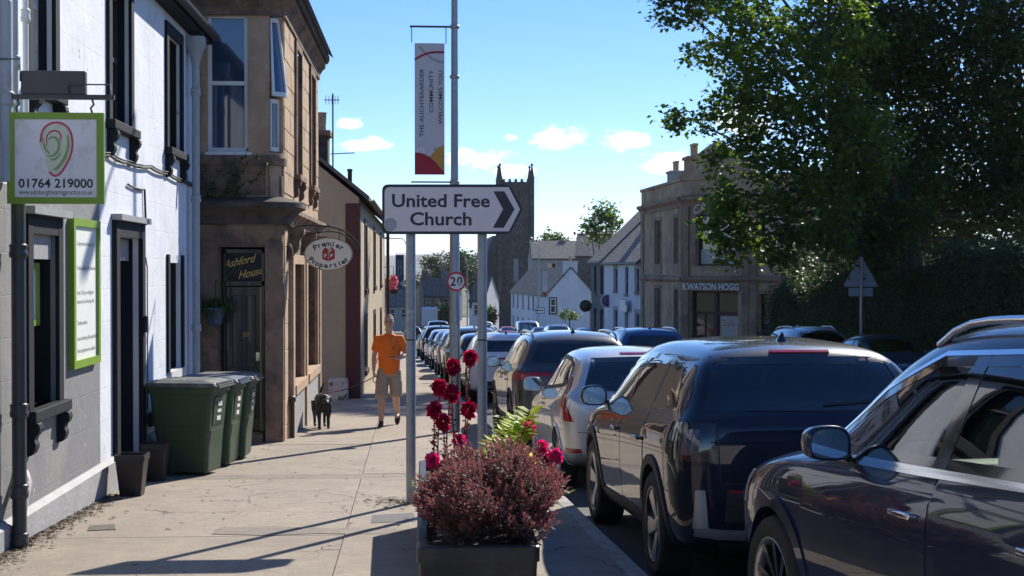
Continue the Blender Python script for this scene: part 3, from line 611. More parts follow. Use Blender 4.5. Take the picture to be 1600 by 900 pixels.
VAN = dict(HATCH, L=4.9, W=1.9, r=.33, yf=1.5, yr=-1.4, rim='five',
  rows=[(-2.45,.45,.75,1.0,.74,1.3,.66),(-2.42,.34,.9,1.15,.86,1.7,.74),(-2.3,.28,.94,1.18,.9,1.9,.76),(-1.6,.25,.95,1.17,.91,1.95,.77),(-.4,.25,.95,1.15,.91,1.96,.77),(.5,.25,.95,1.13,.91,1.93,.75),(.95,.25,.95,1.12,.9,1.78,.74),(1.7,.26,.95,1.1,.88,1.2,.74),(2.1,.3,.9,1.0,.82,1.06,.68),(2.4,.38,.8,.8,.7,.86,.56),(2.45,.48,.68,.66,.58,.72,.46)],
  dlo=([(-2.0,1.24),(0,1.2),(1.0,1.18),(1.4,1.17)], [(-1.9,1.7),(0,1.74),(.7,1.68),(1.2,1.32)]), split=[(-.9,-.9),(.1,.1)], rear_glass=dict(bottom=[(-.7,1.2),(.7,1.2)], top=[(-.66,1.7),(.66,1.7)]), windscreen=dict(bottom=[(-.68,1.22),(0,1.25),(.68,1.22)], top=[(-.62,1.76),(0,1.8),(.62,1.76)]),
  doors=[(.12,1.35,1.15,1.13),(-.9,.1,1.18,1.15)], mirror=(1.15,1.26), mirror_size=1.2, handle_z=1.0, pieces=[('headlight','FL',[(-1.3,.78),(-.95,.78)],[(-1.3,.95),(-.95,.95)],'lamp_clear',.006,True),('grille','F',[(-.45,.5),(.45,.5)],[(-.5,.8),(.5,.8)],'black_gloss',.006,False),('tail_light','BL',[(1.0,.9),(1.2,.9)],[(1.0,1.3),(1.2,1.3)],'lamp_red',.006,True)])
def park(Y, side, shape):                      # position against the left kerb, nose down the street
    return Vector((kerbX(Y)+side+shape['W']/2, Y, g(Y)-.1)), .029
def level(t, Y):                               # tip a vehicle to the fall of the street
    t.rotation_euler.x = -math.atan(SLOPE)*math.cos(t.rotation_euler.z); t.rotation_euler.y = 0
# ------------------------------------------------------------ ground, road, pavements
def road_mat():
    m, nt, bs, N, L = nodes('asphalt'); MATS['asphalt'] = m; tc = N('ShaderNodeTexCoord')
    a = N('ShaderNodeTexNoise'); a.inputs['Scale'].default_value = 140; a.inputs['Detail'].default_value = 3; L(tc.outputs['Object'], a.inputs['Vector'])
    b = N('ShaderNodeTexNoise'); b.inputs['Scale'].default_value = .7; b.inputs['Detail'].default_value = 7; L(tc.outputs['Object'], b.inputs['Vector'])
    r = N('ShaderNodeValToRGB'); r.color_ramp.elements[0].position = .35; r.color_ramp.elements[0].color = (.028, .028, .03, 1); r.color_ramp.elements[1].position = .7; r.color_ramp.elements[1].color = (.075, .072, .068, 1); L(b.outputs[0], r.inputs[0])
    mx = N('ShaderNodeMix'); mx.data_type = 'RGBA'; mx.blend_type = 'OVERLAY'; mx.inputs[0].default_value = .6; L(r.outputs[0], mx.inputs[6]); L(a.outputs[0], mx.inputs[7]); L(mx.outputs[2], bs.inputs['Base Color'])
    bs.inputs['Roughness'].default_value = .8; bp = N('ShaderNodeBump'); bp.inputs['Strength'].default_value = .4; bp.inputs['Distance'].default_value = .01; L(a.outputs[0], bp.inputs['Height']); L(bp.outputs[0], bs.inputs['Normal'])
road_mat()
def slab_mat(name, base, seed):
    """old bound-gravel footway: worn aggregate, darker stains and gum, wandering cracks"""
    m, nt, bs, N, L = nodes(name); MATS[name] = m; tc = N('ShaderNodeTexCoord'); mp = N('ShaderNodeMapping'); mp.inputs['Location'].default_value = (seed*3.7, seed*1.9, 0); L(tc.outputs['Object'], mp.inputs[0]); V = mp.outputs[0]
    def nz(s, d=6, r=.6):
        n = N('ShaderNodeTexNoise'); n.inputs['Scale'].default_value = s; n.inputs['Detail'].default_value = d; n.inputs['Roughness'].default_value = r; L(V, n.inputs['Vector']); return n
    def rng(x, a, b, c=0, d=1):
        r = N('ShaderNodeMapRange'); L(x, r.inputs[0]); r.inputs[1].default_value = a; r.inputs[2].default_value = b; r.inputs[3].default_value = c; r.inputs[4].default_value = d; return r.outputs[0]
    def mix(f, a, b):
        x = N('ShaderNodeMix'); x.data_type = 'RGBA'; L(f, x.inputs[0])
        if isinstance(a, tuple): x.inputs[6].default_value = (*a, 1)
        else: L(a, x.inputs[6])
        x.inputs[7].default_value = (*b, 1); return x.outputs[2]
    B = Vector(base); c = mix(rng(nz(1.1, 9, .75).outputs[0], .3, .7), tuple(B*.68), tuple(B*1.12))
    c = mix(rng(nz(9, 6, .7).outputs[0], .42, .72, 0, .5), c, tuple(B*.5)); c = mix(rng(nz(26, 3, .5).outputs[0], .70, .73, 0, .7), c, tuple(B*.4))
    c = mix(rng(nz(48, 4, .6).outputs[0], .50, .70, 0, .45), c, tuple(B*.55)); c = mix(rng(nz(60, 4, .6).outputs[0], .58, .70, 0, .4), c, tuple(B*1.35)); c = mix(rng(nz(170, 2, .5).outputs[0], .55, .75, 0, .75), c, tuple(B*.35)); c = mix(rng(nz(210, 2, .5).outputs[0], .62, .72, 0, .6), c, tuple(B*1.5))
    st = mix(rng(nz(.55, 5, .6).outputs[0], .58, .72, 0, .55), c, tuple(B*.62)); c = st
    # cracks: edges of distorted cells, only in broken zones
    ds = nz(2.2, 4); av = N('ShaderNodeVectorMath'); av.operation = 'MULTIPLY_ADD'; L(ds.outputs['Color'], av.inputs[0]); av.inputs[1].default_value = (.5, .5, 0); L(V, av.inputs[2])
    vo = N('ShaderNodeTexVoronoi'); vo.feature = 'DISTANCE_TO_EDGE'; vo.inputs['Scale'].default_value = 1.3; L(av.outputs[0], vo.inputs['Vector'])
    ck = rng(vo.outputs[0], .002, .010, 1, 0); zone = rng(nz(.35, 3).outputs[0], .52, .60); mu = N('ShaderNodeMath'); mu.operation = 'MULTIPLY'; L(ck, mu.inputs[0]); L(zone, mu.inputs[1])
    c = mix(mu.outputs[0], c, tuple(B*.2)); L(c, bs.inputs['Base Color']); bs.inputs['Roughness'].default_value = .85
    h = N('ShaderNodeMath'); h.operation = 'MULTIPLY_ADD'; L(mu.outputs[0], h.inputs[0]); h.inputs[1].default_value = -1.5; L(nz(120, 4).outputs[0], h.inputs[2])
    bp = N('ShaderNodeBump'); bp.inputs['Strength'].default_value = .55; bp.inputs['Distance'].default_value = .012; L(h.outputs[0], bp.inputs['Height']); L(bp.outputs[0], bs.inputs['Normal'])
for i, b in enumerate([(.37, .31, .25), (.38, .32, .256), (.365, .308, .246)]): slab_mat('footway_%d' % i, b, i+1)
slab_mat('footway_patch', (.29, .25, .21), 9)
mat('joint_grit', (.20, .17, .14), .95, var=.4, scale=40, bump=.5); mat('kerb_stone', (.34, .32, .29), .8, var=.25, scale=9, bump=.3, dirt=(.12, .11, .1)); mat('iron_cover', (.13, .12, .11), .55, var=.3, scale=30, bump=.3, metal=.4)
mat('grass_land', (.055, .075, .03), .95, var=.5, scale=.02, tint=(.09, .085, .04)); mat('hill_grass', (.05, .07, .035), .95, var=.5, scale=.002, tint=(.08, .07, .04))
ys = [-60, -20, -5] + list(range(0, 60, 5)) + list(range(60, 330, 15)) + [400, 700, 1500, 4000, 9000, 16000]
def strip(name, material, xl, xr, Y, lift, kind=True, nx=1):
    mb = MB(); n = nx+1
    vs = [(xl(y)+(xr(y)-xl(y))*k/nx, y, g(y)+lift) for y in Y for k in range(n)]
    mb.add(vs, [(i*n+k, i*n+k+1, (i+1)*n+k+1, (i+1)*n+k) for i in range(len(Y)-1) for k in range(nx)])
    o = mb.build(name, material)
    if kind: o['kind'] = 'structure'
    return o
strip('ground', 'grass_land', lambda y: -9000 if y > 300 else -400, lambda y: 12000 if y > 300 else 500, ys, -.30)
def nearkerb(Y):
    return kerbX(Y) - (0.012*(8.2-Y)**2 if Y < 8.2 else 0)
def rkerb(Y): return kerbX(Y) + 11.9
Yr = [-30, -15] + [y*2. for y in range(-4, 40)] + [80+10*k for k in range(25)]
strip('road', 'asphalt', lambda y: nearkerb(y)-.05, lambda y: rkerb(y)+.05, Yr, -.10, nx=4)
pav = strip('pavement', 'joint_grit', lambda y: -7.0, lambda y: nearkerb(y)-.14, Yr, -.009)
rpav = strip('pavement', 'footway_patch', lambda y: rkerb(y)+.15, lambda y: rkerb(y)+9.5, Yr, .0)
def kerb_at(fx, name, out):
    kr = strip(name, 'joint_grit', lambda y: fx(y)-.13, lambda y: fx(y)-.01, Yr, -.035)
    y = 2.0
    while y < 62:
        L_ = .9+.12*random.random(); a, b = y+.006, y+L_-.006; mb = MB(); lo, hi = -.13, 0.002
        P = [(fx(a)-.14, a), (fx(a), a), (fx(b), b), (fx(b)-.14, b)]; e = random.uniform(-.003, .003)
        mb.hexa([(x, yy, g(yy)+lo) for x, yy in P] + [(x+(.012 if k in (1, 2) and out else 0)*-1, yy, g(yy)+hi+e) for k, (x, yy) in enumerate(P)])
        bevelled(mb.build('kerb_stone', 'kerb_stone', kr), .012); y += L_
    mb = MB(); Y = [62+8*k for k in range(30)]; n = 4
    for p, q in zip(Y, Y[1:]): mb.hexa([(fx(p)-.14, p, g(p)-.13), (fx(p), p, g(p)-.13), (fx(q), q, g(q)-.13), (fx(q)-.14, q, g(q)-.13), (fx(p)-.14, p, g(p)+.002), (fx(p)-.01, p, g(p)+.002), (fx(q)-.01, q, g(q)+.002), (fx(q)-.14, q, g(q)+.002)])
    k = mb.build('kerb_run', 'kerb_stone', kr); k['kind'] = 'stuff'
random.seed(4); kerb_at(nearkerb, 'kerb', True); kerb_at(lambda y: rkerb(y)+.14, 'kerb', False)
# the footway is laid in bays
JOINTS = [2.0, 5.2, 8.3, 11.2, 15.3, 15.75, 19.6, 23.5, 27.5, 31.4, 36, 41, 47, 54, 62, 72, 84]
def bay(xl, xr, y0, y1, m_, lift=0.0):
    e = .004; n = 6; mb = MB(); ring = []
    Y = [y0+e+(y1-y0-2*e)*k/n for k in range(n+1)]; vs = []
    for y in Y: vs += [(xl(y)+e, y, g(y)+lift), (xr(y)-e, y, g(y)+lift)]
    fs = [(2*k, 2*k+1, 2*k+3, 2*k+2) for k in range(n)]; mb.add(vs, fs)
    lowr = [(xl(Y[0])+e, Y[0], g(Y[0])), (xr(Y[0])-e, Y[0], g(Y[0])), (xr(Y[-1])-e, Y[-1], g(Y[-1])), (xl(Y[-1])+e, Y[-1], g(Y[-1]))]
    mb.loft([[Vector(p)+Vector((0, 0, lift)) for p in lowr], [Vector(p)+Vector((0, 0, -.05)) for p in lowr]], True, False, False)
    return mb.build('paving_bay', m_, pav)
wl = lambda y: -3.12 if y < 19.9 else (-4.5)
mid = lambda y: -.62-.012*(y-11)
rk = lambda y: nearkerb(y)-.14
for k, (a, b) in enumerate(zip(JOINTS, JOINTS[1:])):
    if b-a < .6: bay(wl, rk, a, b, 'footway_patch', .0); continue
    bay(wl, mid, a, b, 'footway_%d' % (k % 3), random.uniform(-.003, .003)); bay(mid, rk, a, b, 'footway_%d' % ((k+1) % 3), random.uniform(-.003, .003))
strip('pavement_far', 'footway_0', lambda y: -7., lambda y: nearkerb(y)-.14, [84+8*k for k in range(28)], .0)
# trench patch and covers let into the paving
def flat(name, pts, m_, label, cat, lift=.006, th=.02):
    P = [gp(*p) for p in pts]; c = sum(P, Vector())/len(P); mb = MB(); t = [Vector((p.x, p.y, g(p.y)+lift)) for p in P]; b = [p-Vector((0, 0, th)) for p in t]; n = len(t)
    mb.add(b+t, [tuple(range(n, 2*n))]+[(i, (i+1) % n, n+(i+1) % n, n+i) for i in range(n)]); mb.fix(); return single(mb, name, m_, label, cat)
flat('tarmac_patch', [(345, 824), (430, 823), (500, 826), (560, 825), (640, 827), (640, 833), (560, 835), (500, 834), (420, 837), (330, 835)], 'footway_patch', 'dark tarmac trench patch across the pavement near the small iron cover', 'patch', .004)
flat('access_cover', [(582, 806), (646, 802), (650, 815), (580, 818)], 'iron_cover', 'rusty iron access cover beside the near sign post', 'cover')
flat('access_cover', [(140, 822), (178, 820), (181, 828), (137, 830)], 'iron_cover', 'small grey iron cover by the drainpipe foot', 'cover')
mat('straw', (.28, .21, .10), .9, var=.4, scale=30); mat('leaf_litter', (.10, .075, .05), .9, var=.5, scale=30)
def litter():
    mb = MB(); random.seed(8)
    for k in range(1500):
        if random.random() < .7: y = random.uniform(9.6, 14); x = -3.06+abs(random.gauss(0, .10))
        elif random.random() < .6: y = 13.2+random.gauss(0, .18); x = -.1+random.gauss(0, .22)
        else: y = random.uniform(8, 20); x = random.uniform(-3, 1.3)
        l = random.uniform(.006, .03); a = random.random()*6.3; d = Vector((math.cos(a), math.sin(a), 0))*l; e = Vector((-d.y, d.x, 0))*random.uniform(.15, .5); p = Vector((x, y, g(y)+.004+random.random()*.008))
        mb.add([p-d-e, p+d-e+Vector((0, 0, .004)), p+d+e, p-d+e+Vector((0, 0, .006))], [(0, 1, 2, 3)])
    o = mb.build('leaf_litter', 'leaf_litter'); tag(o, 'dry leaf litter along the foot of the grey wall', 'litter', kind='stuff')
litter()

# ------------------------------------------------------------ building kit: a wall frame maps (along, up, out) to space
def plane_fn(o, ang):
    o = Vector(o); U = Vector((math.cos(ang), math.sin(ang), 0)); Nn = Vector((U.y, -U.x, 0))
    return lambda u, v, w=0: o + U*u + Vector((0, 0, v)) + Nn*w
def facade(parent, fn, u0, u1, v0, v1, holes, m_, depth=.2, breaks=(), name='wall', out=0.):
    us = sorted({round(x, 4) for x in [u0, u1, *breaks] + [q for h in holes for q in h[:2]] if u0-1e-6 <= x <= u1+1e-6}); vv = sorted({round(x, 4) for x in [v0, v1] + [q for h in holes for q in h[2:4]] if v0-1e-6 <= x <= v1+1e-6})
    mb = MB()
    for i in range(len(us)-1):
        for j in range(len(vv)-1):
            cu, cv = (us[i]+us[i+1])/2, (vv[j]+vv[j+1])/2
            if any(h[0] < cu < h[1] and h[2] < cv < h[3] for h in holes): continue
            mb.add([fn(us[i], vv[j], out), fn(us[i+1], vv[j], out), fn(us[i+1], vv[j+1], out), fn(us[i], vv[j+1], out)], [(0, 1, 2, 3)])
    for h in holes:
        a, b, c, d = h[:4]; hs = [x for x in us if a <= x <= b]
        for x0, x1 in zip(hs, hs[1:]):
            mb.add([fn(x0, c, out), fn(x1, c, out), fn(x1, c, -depth), fn(x0, c, -depth)], [(0, 3, 2, 1)]); mb.add([fn(x0, d, out), fn(x1, d, out), fn(x1, d, -depth), fn(x0, d, -depth)], [(0, 1, 2, 3)])
        for x in (a, b): mb.add([fn(x, c, out), fn(x, d, out), fn(x, d, -depth), fn(x, c, -depth)], [(0, 1, 2, 3)])
    return mb.build(name, m_, parent)
def fbox(mb, fn, a, b, c, d, w0, w1):
    mb.hexa([fn(a, c, w0), fn(b, c, w0), fn(b, c, w1), fn(a, c, w1), fn(a, d, w0), fn(b, d, w0), fn(b, d, w1), fn(a, d, w1)]); return mb
mat('win_glass', (.012, .016, .02), .04, var=.3, scale=2, coat=1, spec=.8); mat('win_glass_blue', (.02, .045, .09), .05, var=.2, scale=2, coat=1, spec=.8)
mat('white_frame', (.74, .74, .73), .4, var=.06, bump=.05); mat('dark_frame', (.018, .02, .024), .45, bump=.05)
def sash(parent, fn, a, b, c, d, w=-.14, fm='white_frame', gm='win_glass', bars=(0, 1), t=.05, name='window', sill=None):
    """a window: frame part, with its panes as sub-parts"""
    mb = MB(); th = .05
    for q in ((a, a+t, c, d), (b-t, b, c, d), (a+t, b-t, c, c+t*1.2), (a+t, b-t, d-t, d)): fbox(mb, fn, *q, w, w+th)
    nx, ny = bars; xs = [a+t+(b-a-2*t)*k/(nx+1) for k in range(nx+2)]; zs = [c+t*1.2+(d-c-2.2*t)*k/(ny+1) for k in range(ny+2)]
    for x in xs[1:-1]: fbox(mb, fn, x-t*.3, x+t*.3, c+t, d-t, w+.005, w+th-.006)
    for z in zs[1:-1]: fbox(mb, fn, a+t, b-t, z-t*.5, z+t*.5, w+.003, w+th+.008)
    f = mb.build(name, fm, parent)
    for i in range(nx+1):
        for j in range(ny+1): fbox(MB(), fn, xs[i], xs[i+1], zs[j], zs[j+1], w+.004, w+.016).build('pane', gm, f)
    if sill: fbox(MB(), fn, a-.06, b+.06, c-.09, c, -.1, .09).build('sill', sill, f)
    return f
def surround(parent, fn, a, b, c, d, t, m_, w=.035, cons=True, bottom=False):
    """painted or stone margins round an opening, with scrolled consoles under the sill"""
    mb = MB(); fbox(mb, fn, a-t, a, c, d+t, -.002, w); bevelled(mb.build('window_margin', m_, parent), .006)
    mb = MB(); fbox(mb, fn, b, b+t, c, d+t, -.002, w); bevelled(mb.build('window_margin', m_, parent), .006)
    mb = MB(); fbox(mb, fn, a, b, d, d+t, -.002, w-.004); mb.build('lintel', m_, parent)
    if cons:
        mb = MB(); fbox(mb, fn, a-t-.03, b+t+.03, c-.09, c, -.1, w+.06); bevelled(mb.build('sill', m_, parent), .008)
        for x in (a-t*.5, b+t*.5):
            prof = chaikin([(0, 0), (.10, 0), (.115, -.07), (.06, -.13), (.085, -.19), (.05, -.26), (0, -.27)], 1, False); mb = MB()
            mb.prism(prof, lambda p, q, s_, x=x: fn(x-.055+s_, c-.09+q, p), .11); mb.fix(); mb.build('console', m_, parent)
def blocks(parent, fn, u0, u1, v0, v1, ch, bl, holes, m_, proud=.012, gap=.007, name='stone_block', seed=1):
    """coursed stones, each its own piece, broken round the openings"""
    rnd = random.Random(seed); v = v0; row = 0
    while v < v1-.06:
        h = min(ch*rnd.uniform(.92, 1.08), v1-v); x = u0-(bl*.5 if row % 2 else 0); row += 1
        if v1-(v+h) < .08: h = v1-v
        while x < u1-.02:
            l = bl*rnd.uniform(.75, 1.25); segs = [(max(x, u0), min(x+l, u1))]
            for q in holes:
                if q[2] < v+h-.02 and q[3] > v+.02: segs = [s for a, b in segs for s in ((a, min(b, q[0])), (max(a, q[1]), b)) if s[1]-s[0] > .04]
            for a, b in segs:
                if b-a > .05: e = rnd.uniform(-.003, .003); n = max(1, int((b-a)/.18)) if name == 'curved' else 1; bevelled(fbox(MB(), fn, a+gap/2, b-gap/2, v+gap/2, v+h-gap/2, -.01, proud+e).build('stone_block', m_, parent), .005, 1)
            x += l
        v += h

# ------------------------------------------------------------ the whitewashed shop on the left
render_wall('white_render', (.70, .73, .78), joints=(.62, .32, 'X'), patch=(.42, .40, .37), crack=.6, stain=(.52, .54, .57))
render_wall('grey_render', (.205, .207, .214), joints=(.62, .32, 'X'), patch=(.40, .38, .35), crack=.55, stain=(.30, .29, .27))
mat('grey_plinth', (.33, .335, .34), .7, var=.12, scale=4, bump=.35, bscale=25, dirt=(.30, .24, .17), dscale=2.2, dlo=.56, dhi=.74)
mat('dark_margin', (.014, .017, .024), .7, var=.2, bump=.15, bscale=30, spec=.2); mat('grey_trim', (.30, .30, .305), .6, var=.15, bump=.2)
mat('slate', (.11, .11, .115), .7, var=.4, scale=7, bump=.4, bscale=14); mat('pipe_dark', (.045, .047, .052), .45, var=.2, bump=.1); mat('pipe_pale', (.36, .40, .43), .45, var=.12, bump=.08); mat('cable', (.02, .02, .02), .7)
WX = -3.1; fw = lambda u, v, w=0: Vector((WX+w, u, v))          # along the street, up, towards the road
shop = thing('terraced_shop', (WX-2, 12, g(12)), 'white and grey rendered two storey shop with dark window margins at far left', 'building')
wins = [(11.45, 12.12, 3.14, 4.52), (14.3, 15.22, 3.14, 4.52), (17.45, 18.35, 3.14, 4.52), (4.5, 5.4, 3.14, 4.52), (7.6, 8.6, 3.14, 4.52)]
gw = (11.42, 12.2, .56, 1.95); dr = (14.55, 15.7, -1.2, 2.0); rw_ = (17.5, 18.4, .42, 1.75); gw2 = (5., 7.6, .3, 1.95)
GREY_TOP = 2.3
facade(shop, fw, -8, 13.85, -.19, GREY_TOP, [gw, gw2], 'grey_render', .04, name='wall'); facade(shop, fw, 13.85, 19.9, -.19, GREY_TOP, [dr, rw_], 'white_render', .06, name='wall'); [facade(shop, lambda u, v, w=0: fw(u, v, w-.06), q[0], q[1], q[2], q[3], [q], 'dark_margin', .3, name='reveal') for q in (dr, rw_)]; facade(shop, fw, -8, 19.9, GREY_TOP, 4.82, wins, 'white_render', .04, name='wall'); [facade(shop, lambda u, v, w=0: fw(u, v, w-.04), q[0], q[1], q[2], q[3], [q], 'dark_margin', .3, name='reveal') for q in wins+[gw]]
for a, b in ((-8, 14.4), (15.85, 19.9)):
    mb = MB(); fbox(mb, fw, a, b, -1.3, -.235, -.02, .055); mb.hexa([fw(a, -.235, 0), fw(b, -.235, 0), fw(b, -.235, .055), fw(a, -.235, .055), fw(a, -.19, 0), fw(b, -.19, 0), fw(b, -.19, .012), fw(a, -.19, .012)]); mb.build('plinth', 'grey_plinth', shop)
MB().box((WX-9, -8, -1.4), (WX-.4, 19.88, 4.8)).build('core', 'dark_room', shop)
for k, w_ in enumerate(wins):
    sash(shop, fw, *w_, w=-.16, fm='dark_frame' if k != 0 else 'white_frame'); surround(shop, fw, *w_, .14, 'dark_margin')
sash(shop, fw, *gw, w=-.22, fm='dark_frame'); surround(shop, fw, *gw, .15, 'dark_margin'); fbox(MB(), fw, gw[0]-.2, gw[1]+.2, gw[3]+.15, gw[3]+.21, 0, .1).build('drip_mould', 'grey_trim', shop)
fbox(MB(), fw, gw[0], gw[1], gw[3]-.2, gw[3], -.2, -.03).build('blind_box', 'grey_trim', shop)
sash(shop, fw, *gw2, w=-.22, fm='dark_frame', bars=(1, 0)); surround(shop, fw, *gw2, .15, 'dark_margin')
sash(shop, fw, *rw_, w=-.18, bars=(0, 0), t=.07); fbox(MB(), fw, rw_[0]-.04, rw_[1]+.04, rw_[2]-.1, rw_[2]-.001, -.1, .05).build('sill', 'white_frame', shop)
mb = MB()
for q in ((rw_[0]-.12, rw_[0], rw_[2], rw_[3]+.1), (rw_[1], rw_[1]+.12, rw_[2], rw_[3]+.1)): fbox(MB(), fw, *q, -.002, .03).build('window_margin', 'dark_margin', shop)
# doorway
surround(shop, fw, dr[0], dr[1], dr[2], dr[3], .16, 'dark_margin', .05, cons=False); fbox(MB(), fw, dr[0]-.2, dr[1]+.2, dr[3]+.16, dr[3]+.22, 0, .11).build('door_hood', 'grey_trim', shop)
mat('door_dark', (.010, .013, .02), .35, var=.2, bump=.05, coat=.3); mat('brass', (.62, .44, .13), .4, var=.1, metal=.25)
dd = fbox(MB(), fw, dr[0]+.02, dr[1]-.02, g(15)-.02, 1.72, -.24, -.19).build('door', 'door_dark', shop); fbox(MB(), fw, dr[0]+.01, dr[1]-.01, 1.76, dr[3]-.01, -.24, -.1).build('fanlight', 'grey_trim', shop)
for a, b in ((dr[0]+.12, dr[0]+.5), (dr[0]+.66, dr[1]-.12)):
    for c, d in ((g(15)+.2, .1), (.25, 1.55)): fbox(MB(), fw, a, b, c, d, -.19, -.175).build('panel', 'door_dark', dd)
bevelled(fbox(MB(), fw, 15.72, 15.80, .98, 1.16, .05, .09).build('intercom', 'trim', shop), .01); fbox(MB(), fw, 15.0, 15.06, .3, .42, -.18, -.15).build('door_handle', 'chrome', dd)
fbox(MB(), fw, 16.15, 16.45, -.10, .06, .02, .05).build('air_vent', 'trim', shop)
# eaves, gutter, roof
mb = MB(); mb.hexa([(WX-.1, -8, 4.78), (WX+.18, -8, 4.78), (WX+.18, 19.95, 4.78), (WX-.1, 19.95, 4.78), (WX-.1, -8, 4.86), (WX+.18, -8, 4.86), (WX+.18, 19.95, 4.86), (WX-.1, 19.95, 4.86)]); mb.build('eaves_board', 'dark_margin', shop)
mb = MB(); mb.lathe([(.065, 0), (.065, 27.9)], (WX+.24, -8, 4.88), 'Y', 12, a0=math.pi*.5, a1=math.pi*1.5); mb.build('gutter', 'pipe_dark', shop)
mb = MB(); mb.hexa([(WX+.22, -8, 4.87), (WX+.22, 19.95, 4.87), (WX-4.5, 19.95, 8.2), (WX-4.5, -8, 8.2), (WX+.22, -8, 4.93), (WX+.22, 19.95, 4.93), (WX-4.5, 19.95, 8.28), (WX-4.5, -8, 8.28)]); mb.build('roof', 'slate', shop)
def pipe(parent, x, y, z0, z1, r, m_, collars, name='downpipe'):
    mb = MB(); mb.tube([(x, y, z0), (x, y, z1)], r, 14); p = mb.build(name, m_, parent)
    for c in collars: MB().lathe([(r, -.05), (r+.012, -.048), (r+.018, -.02), (r+.012, .0), (r+.012, .03), (r+.018, .04), (r, .055)], (x, y, c), 'Z', 14).build('collar', m_, p)
    return p
dp = pipe(shop, WX+.11, 10.72, g(10.7), 2.38, .052, 'pipe_dark', (.62, .02, -.34, 1.8))
mb = MB(); mb.tube([(WX-.01, 11.02, .12), (WX+.07, 10.98, .11), (WX+.11, 10.9, .06), (WX+.115, 10.74, -.12)], .045, 12); mb.build('waste_branch', 'grey_trim', shop)
MB().lathe([(.045, 0), (.07, .0), (.075, .03), (.062, .05), (.045, .06)], (WX, 11.02, .12), 'X', 16).build('collar', 'grey_trim', shop)
pipe(shop, WX+.08, 10.52, 2.3, 4.85, .05, 'pipe_pale', (2.9, 4.2)); pipe(shop, WX+.07, 10.78, 2.36, 4.85, .03, 'pipe_pale', (3.2, 4.4)); pipe(shop, WX+.07, 11.08, 2.3, 4.85, .022, 'white_frame', (3.6,))
p2 = pipe(shop, WX+.11, 18.95, g(19), 4.55, .05, 'pipe_pale', (.9, 2.6, 4.0)); mb = MB(); mb.loft([[Vector((WX+.11+a*s_, 18.95+b*s_, z)) for a, b in ((-1, -1), (1, -1), (1, 1), (-1, 1))] for z, s_ in ((4.38, .05), (4.5, .075), (4.62, .12), (4.72, .12))]); mb.build('hopper', 'pipe_pale', p2)
def cable(parent, P, r=.008, m_='cable', name='cable'):
    q = []
    for i, (a, b) in enumerate(zip(P, P[1:])):
        for k in range(6): t = k/6; q.append(Vector(a).lerp(Vector(b), t)+Vector((0, 0, -.02*math.sin(math.pi*t)))) 
    q.append(Vector(P[-1])); return MB().tube(q, r, 6).build(name, m_, parent)
cpts = [onX(px, py, WX+.03) for px, py in ((120, 232), (172, 243), (200, 255), (235, 262), (262, 272), (290, 285), (314, 292))]
cable(shop, cpts, .014); cable(shop, [p+Vector((.012, 0, .025)) for p in cpts], .009)
cable(shop, [onX(px, py, WX+.02) for px, py in ((200, 288), (226, 296), (228, 352))], .012); cable(shop, [(WX+.015, 15.95, 1.75), (WX+.015, 16.05, 1.80), (WX+.015, 16.12, 1.7), (WX+.015, 16.12, .1)], .007)
# ------------------------------------------------------------ the sandstone corner house
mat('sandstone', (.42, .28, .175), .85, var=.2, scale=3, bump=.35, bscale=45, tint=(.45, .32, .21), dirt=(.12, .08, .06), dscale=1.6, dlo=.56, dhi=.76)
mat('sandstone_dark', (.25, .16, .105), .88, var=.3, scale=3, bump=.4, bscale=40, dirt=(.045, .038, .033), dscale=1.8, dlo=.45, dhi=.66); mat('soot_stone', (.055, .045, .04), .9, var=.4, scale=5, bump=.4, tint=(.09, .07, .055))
PA, PR, PX, PE = -3.1, .22, -1.97, 26.7; C0 = Vector((PX-PR, 20.0+PR, 0)); S1 = C0.x-PA; S2 = S1+PR*math.pi/2
def fs_(u, v, w=0):                          # along the front, round the corner, then down the street
    if u <= S1: return Vector((PA+u, 20.0-w, v))
    if u <= S2: a = (u-S1)/PR; return Vector((C0.x+math.sin(a)*(PR+w), C0.y-math.cos(a)*(PR+w), v))
    return Vector((PX+w, C0.y+(u-S2), v))
U = lambda Y: S2+(Y-C0.y)
ARC = [S1+(S2-S1)*k/8 for k in range(9)]; UE = U(PE)
ash = thing('corner_house', (-3, 22, g(22)), 'brown sandstone corner house with curved bay and dark front door', 'building')
door_h = (.26, S1-.02, -1.0, 1.98); fwin = (.10, .66, 3.3, 5.22); cwin = (S1+.05, S2-.03, 3.3, 5.2); w1 = (U(21.9), U(22.75), 3.12, 5.05); w2 = (U(24.7), U(25.6), 3.12, 5.05)
shopw1 = (U(21.3), U(23.0), -.05, 1.75); shopw2 = (U(23.7), U(25.9), -.05, 1.75)
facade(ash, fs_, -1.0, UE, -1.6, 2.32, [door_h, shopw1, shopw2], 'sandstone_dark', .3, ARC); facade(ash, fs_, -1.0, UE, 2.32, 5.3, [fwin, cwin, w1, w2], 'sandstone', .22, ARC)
MB().box((-8, 20.34, -1.6), (-2.33, PE-.1, 5.3)).build('core', 'dark_room', ash)
mb = MB(); mb.add([(-8, PE, -1.6), (PX, PE, -1.6), (PX, PE, 5.3), (-8, PE, 5.3)], [(0, 1, 2, 3)]); mb.build('wall', 'sandstone', ash)
blocks(ash, fs_, S2+.01, UE-.01, 2.75, 5.28, .31, .62, [(q[0]-.13, q[1]+.13, q[2]-.3, q[3]+.13) for q in (w1, w2)], 'sandstone', seed=3)
blocks(ash, fs_, S1+.02, S2, 2.4, 3.22, .30, .3, [], 'sandstone_dark', seed=4)
blocks(ash, fs_, S2+.02, U(20.83), -1.3, 2.2, .36, .5, [], 'sandstone', seed=5)
